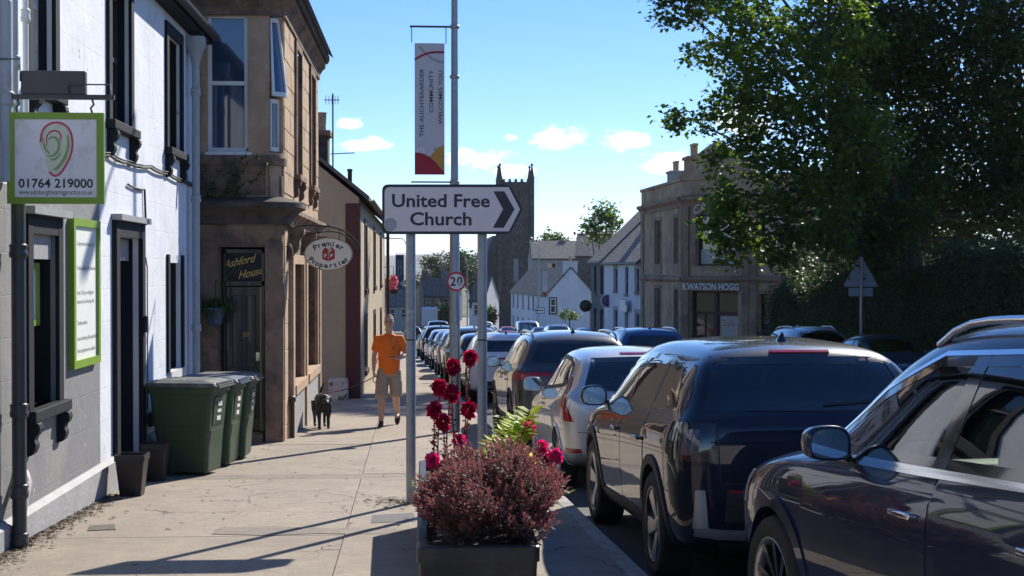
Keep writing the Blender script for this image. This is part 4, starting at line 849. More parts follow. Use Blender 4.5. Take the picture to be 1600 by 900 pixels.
blocks(ash, fs_, 0.0, S1, 2.7, 3.2, .26, .5, [], 'sandstone_dark', seed=6)
def sweep(parent, fn, prof, u0, u1, m_, name, breaks=()):
    us = [u0]+[b for b in breaks if u0 < b < u1]+[u1]; mb = MB(); mb.loft([[fn(u, v, w) for w, v in prof] for u in us], True, True, False); mb.fix(); return mb.build(name, m_, parent)
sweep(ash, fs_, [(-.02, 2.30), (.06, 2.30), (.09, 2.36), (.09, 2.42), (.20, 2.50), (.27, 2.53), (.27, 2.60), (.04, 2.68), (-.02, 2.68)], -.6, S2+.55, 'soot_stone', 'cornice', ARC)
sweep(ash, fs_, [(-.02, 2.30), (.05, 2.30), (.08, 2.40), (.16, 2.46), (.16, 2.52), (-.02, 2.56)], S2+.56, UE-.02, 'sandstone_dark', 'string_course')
sweep(ash, fs_, [(-.02, 5.2), (.04, 5.2), (.05, 5.3), (.10, 5.38), (.15, 5.42), (.15, 5.5), (.02, 5.56), (-.02, 5.56)], -1., UE+.03, 'sandstone_dark', 'eaves_cornice', ARC)
sweep(ash, fs_, [(.08, 5.502), (.19, 5.502), (.22, 5.56), (.22, 5.63), (.08, 5.63)], -1., UE+.05, 'soot_stone', 'gutter', ARC)
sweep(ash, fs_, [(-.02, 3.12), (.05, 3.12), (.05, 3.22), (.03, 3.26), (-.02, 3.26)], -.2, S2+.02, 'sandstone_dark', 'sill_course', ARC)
mb = MB(); mb.add([fs_(u, 5.60, .3) for u in [-1.]+ARC+[UE]]+[(-5, 24, 8.2), (-5, PE, 8.2)], [tuple(range(len(ARC)+2))+(len(ARC)+3, len(ARC)+2)]); mb.build('roof', 'slate', ash)
sash(ash, fs_, *fwin, w=-.12, gm='win_glass_blue', t=.055); fbox(MB(), fs_, fwin[0]-.03, fwin[1]+.05, fwin[2]-.05, fwin[2], -.15, .02).build('sill', 'white_frame', ash)
for k in range(2):                            # curved sash, the upper light tilted open
    z0, z1 = ((3.32, 4.05), (4.08, 5.18))[k]; mb = MB(); un = [cwin[0]+.02+(cwin[1]-cwin[0]-.04)*q/4 for q in range(5)]
    lean = lambda z: (.0 if k == 0 else .13*(z1-z)/(z1-z0))
    for a, b in ((z0, z0+.06), (z1-.06, z1)): mb.loft([[fs_(u, z, -.1+dw+lean(z)) for z, dw in ((a, 0), (b, 0), (b, .05), (a, .05))] for u in un], True, True, False)
    for u in (un[0]+.015, un[-1]-.015): mb.hexa([fs_(u-.016, z0, -.1+lean(z0)), fs_(u+.016, z0, -.1+lean(z0)), fs_(u+.016, z0, -.05+lean(z0)), fs_(u-.016, z0, -.05+lean(z0)), fs_(u-.016, z1, -.1+lean(z1)), fs_(u+.016, z1, -.1+lean(z1)), fs_(u+.016, z1, -.05+lean(z1)), fs_(u-.016, z1, -.05+lean(z1))])
    fr = mb.build('window', 'white_frame', ash); pm = MB(); pm.loft([[fs_(u, z0+.05, -.08+lean(z0)), fs_(u, z1-.05, -.08+lean(z1))] for u in un], False, False, True); pm.build('pane', 'win_glass_blue', fr)
for q in (w1, w2): sash(ash, fs_, *q, w=-.15, fm='dark_frame'); surround(ash, fs_, *q, .12, 'sandstone_dark', .05)
for q in (shopw1, shopw2): sash(ash, fs_, *q, w=-.2, fm='dark_frame', bars=(1, 0)); surround(ash, fs_, *q, .14, 'sandstone', .06, cons=False); fbox(MB(), fs_, q[0]-.16, q[1]+.16, q[2]-.14, q[2], -.1, .1).build('sill', 'sandstone', ash); fbox(MB(), fs_, q[0]-.1, q[1]+.1, g(q[0]+19)-.1, q[2]-.15, 0, .05).build('stall_riser', 'grey_plinth', ash)
for uu in (U(20.98), U(23.35), U(26.35)):     # pilasters with scrolled brackets
    fbox(MB(), fs_, uu-.13, uu+.13, g(uu+19)-.1, 1.95, 0, .08).build('pilaster', 'sandstone', ash); mb = MB(); mb.prism(chaikin([(.0, 2.28), (.22, 2.28), (.24, 2.2), (.16, 2.1), (.17, 2.0), (.10, 1.9), (0, 1.88)], 1), lambda p, q, s_, uu=uu: fs_(uu-.11+s_, q, p), .22); mb.fix(); mb.build('bracket', 'sandstone_dark', ash)
MB().lathe([(0, .0), (.10, .0), (.12, .03), (.09, .06), (0, .075)], (PX+.02, 20.62, 1.93), 'X', 16).build('rosette', 'sandstone_dark', ash)
# front door and its lettered fanlight
a, b = door_h[0]+.03, door_h[1]-.03
fd = fbox(MB(), fs_, a+.04, b-.04, g(20)+.13, 1.42, -.28, -.23).build('door', 'door_dark', ash)
for x0, x1 in ((a+.12, (a+b)/2-.03), ((a+b)/2+.03, b-.12)):
    for c, d in ((g(20)+.3, .15), (.28, 1.3)): bevelled(fbox(MB(), fs_, x0, x1, c, d, -.235, -.215).build('panel', 'door_dark', fd), .012)
mb = MB()
for q in ((a, a+.035, g(20)+.1, 1.95), (b-.035, b, g(20)+.1, 1.95), (a, b, 1.44, 1.50), (a, b, 1.9, 1.95)): fbox(mb, fs_, *q, -.28, -.17)
mb.build('door_frame', 'door_dark', ash)
for q in ((b-.06, b-.05, g(20)+.14, 1.42), (a+.05, a+.057, 1.43, 1.435)): fbox(MB(), fs_, *q, -.228, -.222).build('gilt_line', 'brass', fd)
mat('fan_dark', (.008, .01, .014), .4, spec=.3); fan = fbox(MB(), fs_, a+.035, b-.035, 1.5, 1.9, -.26, -.25).build('fanlight', 'fan_dark', ash)
for txt, uu, v in (('Ashford', .50, 1.73), ('House', .66, 1.57)): text_mesh(txt, .17, lambda x, y, w, uu=uu, v=v: fs_(uu+x+y*.28, v+y+x*.22, -.248+w), .006, sx=.78).build('lettering', 'brass', fan)
text_mesh('59', .09, lambda x, y, w: fs_(.60+x, .72+y, -.212+w), 0).build('lettering', 'brass', fd)
fbox(MB(), fs_, b-.12, b-.07, .38, .50, -.23, -.20).build('letter_lock', 'chrome', fd); fbox(MB(), fs_, a, b, g(20)-.1, g(20)+.12, -.3, .10).build('doorstep', 'sandstone_dark', ash); fbox(MB(), fs_, a+.05, b-.05, g(20)+.121, g(20)+.128, -.2, -.02).build('threshold', 'brass', ash)
for x in (.13, S1+.1): fbox(MB(), fs_, x-.115, x+.115, g(20)-.1, 2.05, 0, .05).build('pilaster', 'sandstone_dark', ash); 
fbox(MB(), fs_, .0, S1+.2, 2.0, 2.29, 0.0, .04).build('door_lintel', 'sandstone_dark', ash)
# stand pipe and chimney / aerial at the far gable
mb = MB(); mb.tube([(PX+.07, 20.75, g(21)), (PX+.07, 20.75, -.22)], .03, 8); MB.lathe(mb, [(.03, -.02), (.05, 0), (.05, .06), (0, .08)], (PX+.07, 20.75, -.24), 'Z', 10); mb.build('stand_pipe', 'pipe_dark', ash)
ch = MB().box((-2.6, 25.5, 5.5), (-1.95, 26.1, 6.6)).build('chimney', 'sandstone_dark', ash) if False else None
# plants rooted on the cornice
leafmat('leaf_weed', (.03, .05, .02), (.08, .12, .04)); leafmat('leaf_green', (.03, .065, .015), (.11, .18, .03)); leafmat('leaf_lime', (.28, .38, .03), (.55, .60, .08), .5)
class Leaves:
    """many small leaf faces gathered into one mesh with a per-leaf tone"""
    def __init__(s): s.v = []; s.f = []; s.t = []
    def leaf(s, p, d, n, l, w, tone):
        p = Vector(p); d = Vector(d).normalized(); sd = d.cross(Vector(n)); sd = sd.normalized() if sd.length > 1e-5 else frame(d)[0]; up = sd.cross(d); b = len(s.v)
        s.v += [tuple(p), tuple(p+d*l*.5+sd*w+up*w*.25), tuple(p+d*l), tuple(p+d*l*.5-sd*w+up*w*.25)]; s.f += [(b, b+1, b+2), (b, b+2, b+3)]; s.t += [tone]*4
    def build(s, name, m_, parent=None):
        off = rootloc(parent); me = bpy.data.meshes.new(name); me.from_pydata([(x-off.x, y-off.y, z-off.z) for x, y, z in s.v], [], s.f)
        at = me.attributes.new('tone', 'FLOAT', 'POINT'); at.data.foreach_set('value', s.t); o = link(name, me, m_, parent); o['kind'] = 'stuff'; return o
rnd = random.Random(11)
def rv(r=rnd): return Vector((r.gauss(0, 1), r.gauss(0, 1), r.gauss(0, 1))).normalized()
wd = thing('ledge_weed', fs_(.25, 2.68, .1), 'straggling green weed growing on the soot black door cornice', 'plant')
st = MB(); lf = Leaves()
for k in range(16):
    b = fs_(rnd.uniform(.0, .62), 2.66, rnd.uniform(.05, .2)); d = Vector((rnd.uniform(-.4, .7), -rnd.uniform(0, .3), rnd.uniform(.4, 1.2))).normalized(); L_ = rnd.uniform(.25, .95); P = [b+d*L_*t+Vector((0, -.08*t*t, -.12*t*t)) for t in (0, .33, .66, 1)]
    st.tube(P, [.008, .006, .005, .003], 5)
    for q in range(int(26*L_)): t = rnd.random(); p = b+d*L_*t+Vector((0, -.08*t*t, -.12*t*t)); lf.leaf(p, rv()+Vector((0, 0, -.2)), rv(), rnd.uniform(.05, .1), .016, rnd.random())
st.build('stem', 'leaf_litter', wd); lf.build('foliage', 'leaf_weed', wd)
# hanging pot of spider plant by the door
pot = thing('hanging_pot', (-2.86, 19.74, .90), 'small blue pot of spider plant hanging left of the dark front door', 'plant pot'); mat('pot_blue', (.03, .06, .11), .5)
MB().lathe([(0, .90), (.085, .90), (.10, .93), (.135, 1.11), (.15, 1.12), (.15, 1.15), (.13, 1.15), (.125, 1.10), (0, 1.09)], (-2.86, 19.74, 0), 'Z', 20).build('pot', 'pot_blue', pot); lf = Leaves()
for k in range(170):
    a = rnd.random()*6.28; r_ = rnd.uniform(.12, .34); hgt = rnd.uniform(.1, .4); p0 = Vector((-2.86, 19.74, 1.12)); prev = p0
    for q in range(1, 5):
        t = q/4; p = p0+Vector((math.cos(a)*r_*t, math.sin(a)*r_*t*.6, hgt*t*1.6-1.9*hgt*t*t*rnd.uniform(.7, 1.1))); lf.leaf(prev, p-prev, Vector((0, 0, 1)), (p-prev).length*1.1, .011, rnd.random()); prev = p
for k in range(10):
    prev = Vector((-2.86, 19.74, 1.12)); d = Vector((rnd.uniform(-.1, .55), rnd.uniform(-.1, .05), 1))
    for q in range(8): p = prev+d*.1; d += Vector((rnd.uniform(-.1, .2), 0, -.05)); lf.leaf(prev, p-prev, rv(), .13, .003, .9); prev = p
lf.build('foliage', 'leaf_green', pot)
MB().tube([(-2.86, 20.0, 1.5), (-2.86, 19.78, 1.52), (-2.86, 19.74, 1.14)], .006, 6).build('hook', 'cable', pot)

# ------------------------------------------------------------ the cream house beyond the lane
render_wall('cream_harl', (.46, .385, .27), patch=None, crack=1.6, stain=(.36, .29, .19)); mat('maroon', (.075, .018, .018), .6, var=.25, bump=.15); mat('stone_white', (.6, .58, .54), .8, var=.1, bump=.4, dirt=(.1, .09, .08), dlo=.5, dhi=.6, dscale=5)
CX, CY0, CY1 = -1.42, 31.5, 52.; EZ = 3.25
cr = thing('harled_house', (CX-3, 40, g(40)), 'cream roughcast house with maroon quoins and window margins past the lane', 'building'); fc = lambda u, v, w=0: Vector((CX+w, u, v))
cw = [(34.3, 35.4, 1.2, 2.75), (40.4, 41.5, 1.2, 2.75), (46.4, 47.5, 1.2, 2.75), (34.3, 35.4, -.75, .45), (40.4, 41.5, -.9, .4), (46.4, 47.5, -1.0, .3)]
facade(cr, fc, CY0, CY1, -2.6, EZ, cw, 'cream_harl', .2)
mb = MB(); mb.prism([(-10, -2.6), (CX, -2.6), (CX, EZ), (CX-4.2, EZ+3.4), (-10, EZ)], lambda u, v, w: Vector((u, CY0+w, v)), .3); mb.fix(); mb.build('gable_wall', 'cream_harl', cr)
mb = MB(); mb.prism([(-10, -2.6), (CX-.3, -2.6), (CX-.3, EZ), (CX-4.2, EZ+3.1), (-10, EZ)], lambda u, v, w: Vector((u, CY0+.4+w, v)), CY1-CY0-.5); mb.fix(); mb.build('core', 'dark_room', cr)
mb = MB(); mb.hexa([(CX+.22, CY0-.12, EZ-.06), (CX+.22, CY1, EZ-.06), (CX-4.2, CY1, EZ+3.5), (CX-4.2, CY0-.12, EZ+3.5), (CX+.22, CY0-.12, EZ+.04), (CX+.22, CY1, EZ+.04), (CX-4.2, CY1, EZ+3.6), (CX-4.2, CY0-.12, EZ+3.6)]); rf = mb.build('roof', 'slate', cr)
mb = MB(); mb.lathe([(.06, 0), (.06, CY1-CY0)], (CX+.26, CY0-.1, EZ-.02), 'Y', 10, a0=math.pi*.5, a1=math.pi*1.5); mb.build('gutter', 'maroon', cr)
MB().lathe([(.05, 0), (.05, .5), (.06, .51), (.06, .56), (.04, .56)], (CX-.22, CY0+.35, EZ+.1), 'Z', 12).build('flue', 'soot_stone', rf)
fbox(MB(), fc, CY0-.012, CY0+.42, -2.0, EZ-.1, .0, .02).build('quoin_strip', 'maroon', cr); MB().box((CX-.3, CY0-.02, -2.), (CX+.02, CY0-.001, EZ-.12)).build('quoin_strip', 'maroon', cr)
for q in cw: sash(cr, fc, *q, w=-.14, fm='dark_frame'); surround(cr, fc, *q, .14, 'maroon', .03, cons=False); fbox(MB(), fc, q[0]-.18, q[1]+.18, q[2]-.12, q[2], -.1, .07).build('sill', 'maroon', cr)
pipe(cr, CX+.12, CY1-.2, g(CY1), EZ, .06, 'maroon', (1., -1.))
blk = MB(); blk.loft([[Vector((-1.85+a*s_, 30.95+b*s_*.6, z)) for a, b in ((-1, -1), (1, -1), (1, 1), (-1, 1))] for z, s_ in ((g(31)-.02, .21), (g(31)+.42, .21), (g(31)+.48, .19))], smooth=False); bevelled(single(blk, 'mounting_block', 'stone_white', 'peeling white painted block at the foot of the maroon quoins', 'block'), .03)
pf = thing('hanging_basket', (CX+.35, 50.5, 1.15), 'pink flower basket hanging at the far end of the cream house', 'flower basket'); lf = Leaves(); leafmat('petal_pink', (.55, .12, .2), (.75, .35, .4), .3)
for k in range(260): d = rv(); p = Vector((CX+.35, 50.5, 1.2))+Vector((d.x*.11, d.y*.11, d.z*.24)); lf.leaf(p, rv(), d, .09, .04, rnd.random())
lf.build('blossom', 'petal_pink', pf); MB().lathe([(0, 1.0), (.12, 1.02), (.17, 1.15), (.17, 1.17)], (CX+.35, 50.5, -.2), 'Z', 14).build('basket', 'trim', pf); MB().tube([(CX, 50.5, 1.75), (CX+.35, 50.5, 1.8), (CX+.35, 50.5, 1.1)], .012, 6).build('bracket', 'trim', pf)
# roofs between the corner house and the cream one: chimney with aerials
ct = thing('chimney_stack', (-2.75, 33.2, 3.8), 'rubble chimney stack with television aerials above the cream gable', 'chimney')
MB().box((-3.0, 32.9, 3.2), (-2.2, 33.6, 4.75)).build('stack', 'soot_stone', ct); MB().box((-3.06, 32.84, 4.751), (-2.14, 33.66, 4.87)).build('cap', 'sandstone_dark', ct)
for x in (-2.8, -2.35): MB().lathe([(.11, 0), (.09, .1), (.1, .42), (.12, .44), (.08, .44)], (x, 33.25, 4.87), 'Z', 12).build('chimney_pot', 'sandstone', ct)
mb = MB(); ax = -2.1; mb.tube([(ax, 33.2, 3.9), (ax, 33.2, 5.75)], .02, 6); mb.tube([(ax-.2, 33.2, 5.6), (ax+.15, 33.2, 5.6)], .012, 5); mb.tube([(ax-.05, 33.2, 4.35), (ax+.5, 33.2, 4.38)], .012, 5)
for k in range(5): mb.tube([(ax-.16+.07*k, 33.2, 5.5), (ax-.16+.07*k, 33.2, 5.7)], .007, 4)
for k in range(7): mb.tube([(ax+.05+.07*k, 33.1, 4.36), (ax+.05+.07*k, 33.3, 4.37)], .006, 4)
mb.build('aerial', 'pipe_dark', ct)
# ------------------------------------------------------------ signs
mat('green_frame', (.20, .33, .03), .45, var=.08, bump=.05); mat('sign_white', (.74, .74, .76), .5, var=.05, dirt=(.45, .44, .42), dscale=3); mat('board_white', (.78, .80, .76), .5, var=.04); mat('ink', (.02, .02, .025), .5); mat('ink_soft', (.16, .16, .17), .6)
mat('iron_grey', (.055, .055, .06), .5, var=.15, bump=.1); mat('ear_pale', (.55, .62, .47), .5); mat('ear_green', (.22, .36, .14), .5); mat('ear_pink', (.55, .04, .12), .5)
def ribbon(mb, pts, w, fn, lift, taper=True):
    q = chaikin(pts, 3); n = len(q); vs = []
    for i, p in enumerate(q):
        t = Vector(q[min(i+1, n-1)])-Vector(q[max(i-1, 0)]); t = t.normalized() if t.length else Vector((1, 0)); k = w*(math.sin(math.pi*(i+.6)/(n+.2))**.6 if taper else 1)
        vs += [fn(p[0]-t.y*k, p[1]+t.x*k, lift), fn(p[0]+t.y*k, p[1]-t.x*k, lift)]
    mb.add(vs, [(2*i, 2*i+1, 2*i+3, 2*i+2) for i in range(n-1)])
SY = 10.5; fe = lambda u, v, w=0: Vector((-2.66+u, SY-w, 2.47+v))
es = thing('hanging_sign', (-2.66, SY, 2.1), 'square green framed hearing clinic sign with an ear, hung from a grey wall bracket', 'sign')
bevelled(fbox(MB(), fe, -.345, .345, -.33, .33, -.025, .0).build('panel_back', 'green_frame', es), .006); bd = fbox(MB(), fe, -.292, .292, -.283, .283, .0005, .003).build('panel', 'sign_white', es)
for q in ((-.345, -.293, -.33, .33), (.293, .345, -.33, .33), (-.292, .292, .284, .33), (-.292, .292, -.33, -.284)): fbox(MB(), fe, *q, .0004, .012).build('frame_bar', 'green_frame', es)
E = lambda x, y: ((x-100)/211.6, (250-y)/211.6)
out = [E(*p) for p in ((76, 222), (80, 206), (92, 196), (108, 195), (121, 204), (126, 222), (124, 243), (115, 262), (106, 275), (98, 278), (90, 270), (86, 258), (84, 245), (77, 234))]
mb = MB(); o2 = chaikin(out, 3, True); mb.add([fe(a, b, .004) for a, b in o2], [tuple(range(len(o2)))]); ear = mb.build('ear_emblem', 'ear_pale', bd)
mb = MB(); ribbon(mb, [E(*p) for p in ((77, 226), (80, 206), (92, 196), (108, 195), (121, 204), (126, 222), (124, 243), (115, 262), (106, 275), (98, 278), (90, 271))], .0075, fe, .0055, False); ribbon(mb, [E(*p) for p in ((87, 232), (86, 216), (94, 208), (104, 208), (109, 216), (106, 224))], .006, fe, .0058); mb.build('ear_outline', 'ear_pink', ear)
mb = MB()
for P, w_ in ((((118, 214), (120, 232), (114, 250), (104, 264), (97, 268)), .012), (((88, 222), (97, 216), (106, 224), (104, 240), (94, 248), (86, 246)), .010), (((80, 218), (84, 236), (92, 244)), .007), (((92, 252), (100, 252), (108, 242)), .008)): ribbon(mb, [E(*p) for p in P], w_, fe, .005)
mb.build('ear_folds', 'ear_green', ear)
text_mesh('01764 219000', .09, lambda u, v, w: fe(u, -.212+v, .0035+w*.5), .02, width=.53).build('lettering', 'ink', bd); text_mesh('www.edinburghhearingpractice.co.uk', .05, lambda u, v, w: fe(u, -.262+v, .0035+w*.5), .0, width=.525).build('lettering', 'ink', bd)
mb = MB(); mb.box((WX, SY-.015, 2.895), (-2.24, SY+.015, 2.93)); mb.box((WX, SY-.015, 2.62), (WX+.03, SY+.015, 2.894)); mb.build('bracket_arm', 'iron_grey', es); bevelled(MB().box((-2.90, SY-.03, 2.931), (-2.44, SY+.03, 3.10)).build('lamp_box', 'iron_grey', es), .008)
MB().tube([(-2.56, SY-.04, 2.93), (-2.56, SY-.04, 3.0), (-2.26, SY-.04, 3.0), (-2.26, SY-.04, 2.9)], .006, 6).build('rail', 'iron_grey', es); MB().tube([(WX, SY-.04, 3.18), (-2.90, SY-.04, 3.18), (-2.90, SY-.04, 3.02)], .006, 6).build('rail', 'iron_grey', es)
for x in (-2.93, -2.40): mb = MB(); mb.tube([(x, SY, 2.90), (x+.012, SY, 2.86), (x-.01, SY, 2.835), (x, SY, 2.80)], .008, 6); mb.build('hook', 'iron_grey', es)
nb = thing('notice_board', (WX, 13.15, .8), 'tall green framed white services board fixed to the grey wall', 'notice board'); fn_ = lambda u, v, w=0: Vector((WX+w, u, v))
pb = fbox(MB(), fn_, 12.70, 13.58, .86, 2.05, .0, .03).build('panel', 'board_white', nb)
for q in ((12.63, 12.70, .79, 2.12), (13.58, 13.65, .79, 2.12), (12.701, 13.579, 2.05, 2.12), (12.701, 13.579, .79, .86)): fbox(MB(), fn_, *q, -.002, .055).build('frame_bar', 'green_frame', nb)
for k, (z, txt) in enumerate(((1.88, 'Comprehensive Hearing Test'), (1.66, 'Professional Ear Wax Removal'), (1.44, 'Free 15 Day no obligation'), (1.36, 'home trial on Hearing Aids'), (1.17, 'Tinnitus advice'), (1.03, 'Latest Hearing Aid specialists'), (.92, 'Home Appointments available'))):
    text_mesh(txt, .055, lambda u, v, w, z=z: fn_(12.83+u, z+v, .031+w*.3), 0, 'LEFT', width=.025*len(txt)).build('lettering', 'ink_soft', pb)
    if k != 3: fbox(MB(), fn_, 12.76, 12.785, z+.01, z+.035, .0301, .0316).build('bullet', 'ink_soft', pb)
ws_ = thing('window_sign', (WX-.12, 11.8, 1.3), 'small green framed card sign inside the grey shop window', 'sign')
for q in ((11.5, 11.56, 1.2, 1.72), (12.04, 12.1, 1.2, 1.72), (11.56, 12.04, 1.2, 1.25), (11.56, 12.04, 1.67, 1.72)): fbox(MB(), fn_, *q, -.15, -.10).build('frame_bar', 'green_frame', ws_)
pc = fbox(MB(), fn_, 11.561, 12.039, 1.251, 1.669, -.14, -.12).build('panel', 'board_white', ws_)
for z, txt in ((1.56, 'Hearing'), (1.45, 'Protection'), (1.34, 'available here')): text_mesh(txt, .07, lambda u, v, w, z=z: fn_(11.8+u, z+v, -.119+w*.3), 0).build('lettering', 'ink_soft', pc)
# oval estate agent's sign on a scrolled bracket
OY = 21.0; oc = onY(513, 397, OY); sO = FPX/OY; fo = lambda u, v, w=0: Vector((oc.x+u, OY-w, oc.z+v)); mat('cream_sign', (.86, .77, .60), .5, var=.05); mat('estate_red', (.42, .015, .03), .5); mat('gilt', (.35, .25, .1), .5)
ov = thing('oval_sign', (oc.x, OY, oc.z-.25), 'cream oval estate agent sign on a scrolled black iron bracket', 'sign')
el = lambda a, b, n=40: [(math.cos(2*math.pi*k/n)*a, math.sin(2*math.pi*k/n)*b) for k in range(n)]
MB().prism(el(.355, .245), lambda u, v, w: fo(u, v, w-.03), .03).fix().build('board_edge', 'gilt', ov); pn = MB().prism(el(.34, .23), lambda u, v, w: fo(u, v, w+.0005), .004).fix().build('board', 'cream_sign', ov)
def arc_text(txt, a, b, size, top, parent, m_):
    n = len(txt)
    for k, ch_ in enumerate(txt):
        if ch_ == ' ': continue
        f_ = (k+.5)/n-.5; th = (R(90)-f_*R(118)) if top else (R(270)+f_*R(140)); cx_, cy_ = math.cos(th)*a, math.sin(th)*b; ro = -f_*R(70) if top else f_*R(80)
        text_mesh(ch_, size, lambda u, v, w: fo(cx_+u*math.cos(ro)-(v-size*.35)*math.sin(ro), cy_+u*math.sin(ro)+(v-size*.35)*math.cos(ro), .0047+w*.3), .03, width=None, sx=1.05).build('lettering', m_, parent)
arc_text('Premier', .25, .155, .11, True, pn, 'ink'); arc_text('Properties', .28, .165, .105, False, pn, 'ink')
hs_ = MB(); hs_.prism([(-.085, -.075), (0, -.105), (.095, -.07), (.095, .06), (.045, .105), (0, .07), (-.045, .10), (-.085, .05)], lambda u, v, w: fo(u, v, w+.0046), .003).fix(); hb = hs_.build('house_emblem', 'estate_red', pn)
for x, y in ((-.042, -.03), (.045, -.03), (.03, .045)): text_mesh('P', .075, lambda u, v, w, x=x, y=y: fo(x+u, y-.02+v, .0078+w*.3), .03).build('lettering', 'cream_sign', hb)
fbox(MB(), fo, -.003, .003, -.09, .06, .0077, .0088).build('lettering', 'cream_sign', hb)
mb = MB(); x0 = PX+.02-oc.x
mb.tube([fo(a, b) for a, b in chaikin([(x0, .33), (x0+.1, .42), (-.05, .42), (.2, .36), (.36, .25), (.44, .14), (.47, .05), (.44, -.02), (.39, .02), (.41, .08)], 3)], .011, 6); mb.tube([fo(a, b) for a, b in chaikin([(x0, .22), (-.1, .33), (.15, .33), (.34, .2), (.42, .06)], 3)], .009, 6)
for a, b, r_ in ((-.2, .40, .06), (0, .38, .05), (.18, .33, .045)): mb.tube([fo(a+math.cos(t)*r_*(1-t/9), b+math.sin(t)*r_*(1-t/9)) for t in [k*.4 for k in range(16)]], .007, 5)
for x in (-.16, .16): mb.tube([fo(x, .36 if x < 0 else .31), fo(x, .2)], .006, 5)
mb.build('bracket', 'cable', ov)
# direction sign to the church
mat('sign_pink', (.84, .73, .70), .4, var=.03); mat('sign_black', (.01, .01, .012), .35); mat('galvanised', (.33, .35, .37), .42, var=.15, scale=10, bump=.08, metal=.5); mat('sticker_grey', (.42, .42, .44), .6); mat('sticker_blue', (.12, .33, .42), .5, var=.5, scale=60, tint=(.5, .5, .45))
GY = 13.0; fg = lambda u, v, w=0: Vector((u, GY-w, v)); sg_ = FPX/GY
def gpx(px, py): p = onY(px, py, GY); return (p.x, p.z)
cs = thing('direction_sign', (.21, 13.1, g(13.1)), 'pale arrow shaped direction sign to the church on two grey posts', 'sign')
def rounded(P, r_, idx):
    out = []
    for i, p in enumerate(P):
        if i in idx:
            a = Vector(P[i-1])-Vector(p); b = Vector(P[(i+1) % len(P)])-Vector(p); a.normalize(); b.normalize(); c = Vector(p)
            p0, p2 = c+a*r_, c+b*r_; out += [tuple((p0*(1-t)**2+c*2*t*(1-t)+p2*t*t)) for t in (0, .2, .4, .6, .8, 1)]
        else: out.append(p)
    return out
O = [gpx(*p) for p in ((597, 288), (797, 288), (817, 327), (797, 366), (597, 366))]
MB().prism(rounded(O, .06, (0, 4, 1, 3)), lambda u, v, w: fg(u, v, w-.02), .02).fix().build('backing', 'sign_black', cs); I_ = [gpx(*p) for p in ((601, 292.5), (795, 292.5), (812.5, 327), (795, 361.5), (601, 361.5))]
pl = MB().prism(rounded(I_, .05, (0, 4)), lambda u, v, w: fg(u, v, w+.0005), .003).fix().build('panel', 'sign_pink', cs)
MB().prism([gpx(*p) for p in ((771, 299), (788, 299), (804, 327), (787, 356), (770, 356), (786, 327))], lambda u, v, w: fg(u, v, w+.0037), .001).fix().build('chevron', 'sign_black', pl)
for txt, x0, x1, y in (('United Free', 612, 765, 323), ('Church', 641, 737, 351.5)):
    a, b = gpx(x0, y), gpx(x1, y); text_mesh(txt, .165, lambda u, v, w: fg((a[0]+b[0])/2+u, a[1]+v, .0037+w*.4), .022, width=b[0]-a[0]).build('lettering', 'sign_black', pl)
c_ = gpx(610, 351); MB().prism([(c_[0]+x, c_[1]+y) for x, y in el(.06, .06, 24)], lambda u, v, w: fg(u, v, w+.0037), .001).fix().build('sticker', 'sticker_grey', pl)
for k, px in enumerate((642, 753.5)):
    p = onY(px, 600, 13.10); po = MB().tube([(p.x, 13.1, g(13.1)-.05), (p.x, 13.1, 2.42)], .044, 16).build('post', 'galvanised', cs)
    MB().lathe([(.0445, -.006), (.047, -.006), (.047, .006), (.0445, .006)], (p.x, 13.1, onY(px, 531, 13.1).z), 'Z', 16).build('tie', 'cable', po); MB().lathe([(.0445, 0), (0, .012)], (p.x, 13.1, 2.42), 'Z', 16).build('cap', 'iron_grey', po)
    for z in (2.1, 2.33): MB().cbox((p.x, 13.055, z), (.12, .05, .025)).build('clamp', 'galvanised', po)
p = onY(642, 492, 13.1); mb = MB(); mb.lathe([(.0452, -.04), (.0452, .045)], (p.x, 13.1, p.z), 'Z', 10, a0=R(215), a1=R(315)); mb.build('sticker', 'sticker_blue', cs.children[2] if False else [c for c in cs.children if c.name.startswith('post')][0])
# lamp post with the town banner and the speed limit sign
LX, LY = .47, 21.7; lp = thing('lamp_post', (LX, LY, g(LY)), 'tall grey lamp post carrying a banner arm beside the planter row', 'lamp post')
mb = MB(); mb.lathe([(.082, g(LY)-.1), (.082, 1.0), (.078, 1.05), (.072, 3.0), (.058, 3.05), (.048, 6.0), (.04, 8.3), (0, 8.35)], (LX, LY, 0), 'Z', 20); mb.build('column', 'galvanised', lp)
MB().tube([(LX, LY, 8.2), (LX+.1, LY, 8.45), (LX+.9, LY, 8.6)], .03, 8).build('bracket_arm', 'galvanised', lp); mb = MB(); mb.cbox((LX+1.15, LY, 8.6), (.6, .25, .12), bev=.04); mb.build('lantern', 'iron_grey', lp)
MB().box((LX-.05, LY-.085, .2), (LX+.05, LY-.075, .85)).build('access_door', 'galvanised', lp)
for z in (5.36, 4.6, 3.0, 2.0): MB().lathe([(.05, -.02), (.075, -.02), (.075, .02), (.05, .02)], (LX, LY, z), 'Z', 14).build('band', 'galvanised', lp)
MB().tube([(LX, LY, 5.36), (LX-.68, LY, 5.36)], .016, 8).build('banner_arm', 'iron_grey', lp); MB().tube([(LX-.65, LY, 5.36), (LX-.65, LY, 5.12)], .008, 6).build('tie_rod', 'iron_grey', lp); MB().tube([(LX-.13, LY, 5.36), (LX-.13, LY, 5.1)], .008, 6).build('tie_rod', 'iron_grey', lp)
MB().tube([(LX, LY, 3.0), (LX-.66, LY, 3.0)], .012, 8).build('banner_arm', 'iron_grey', lp)
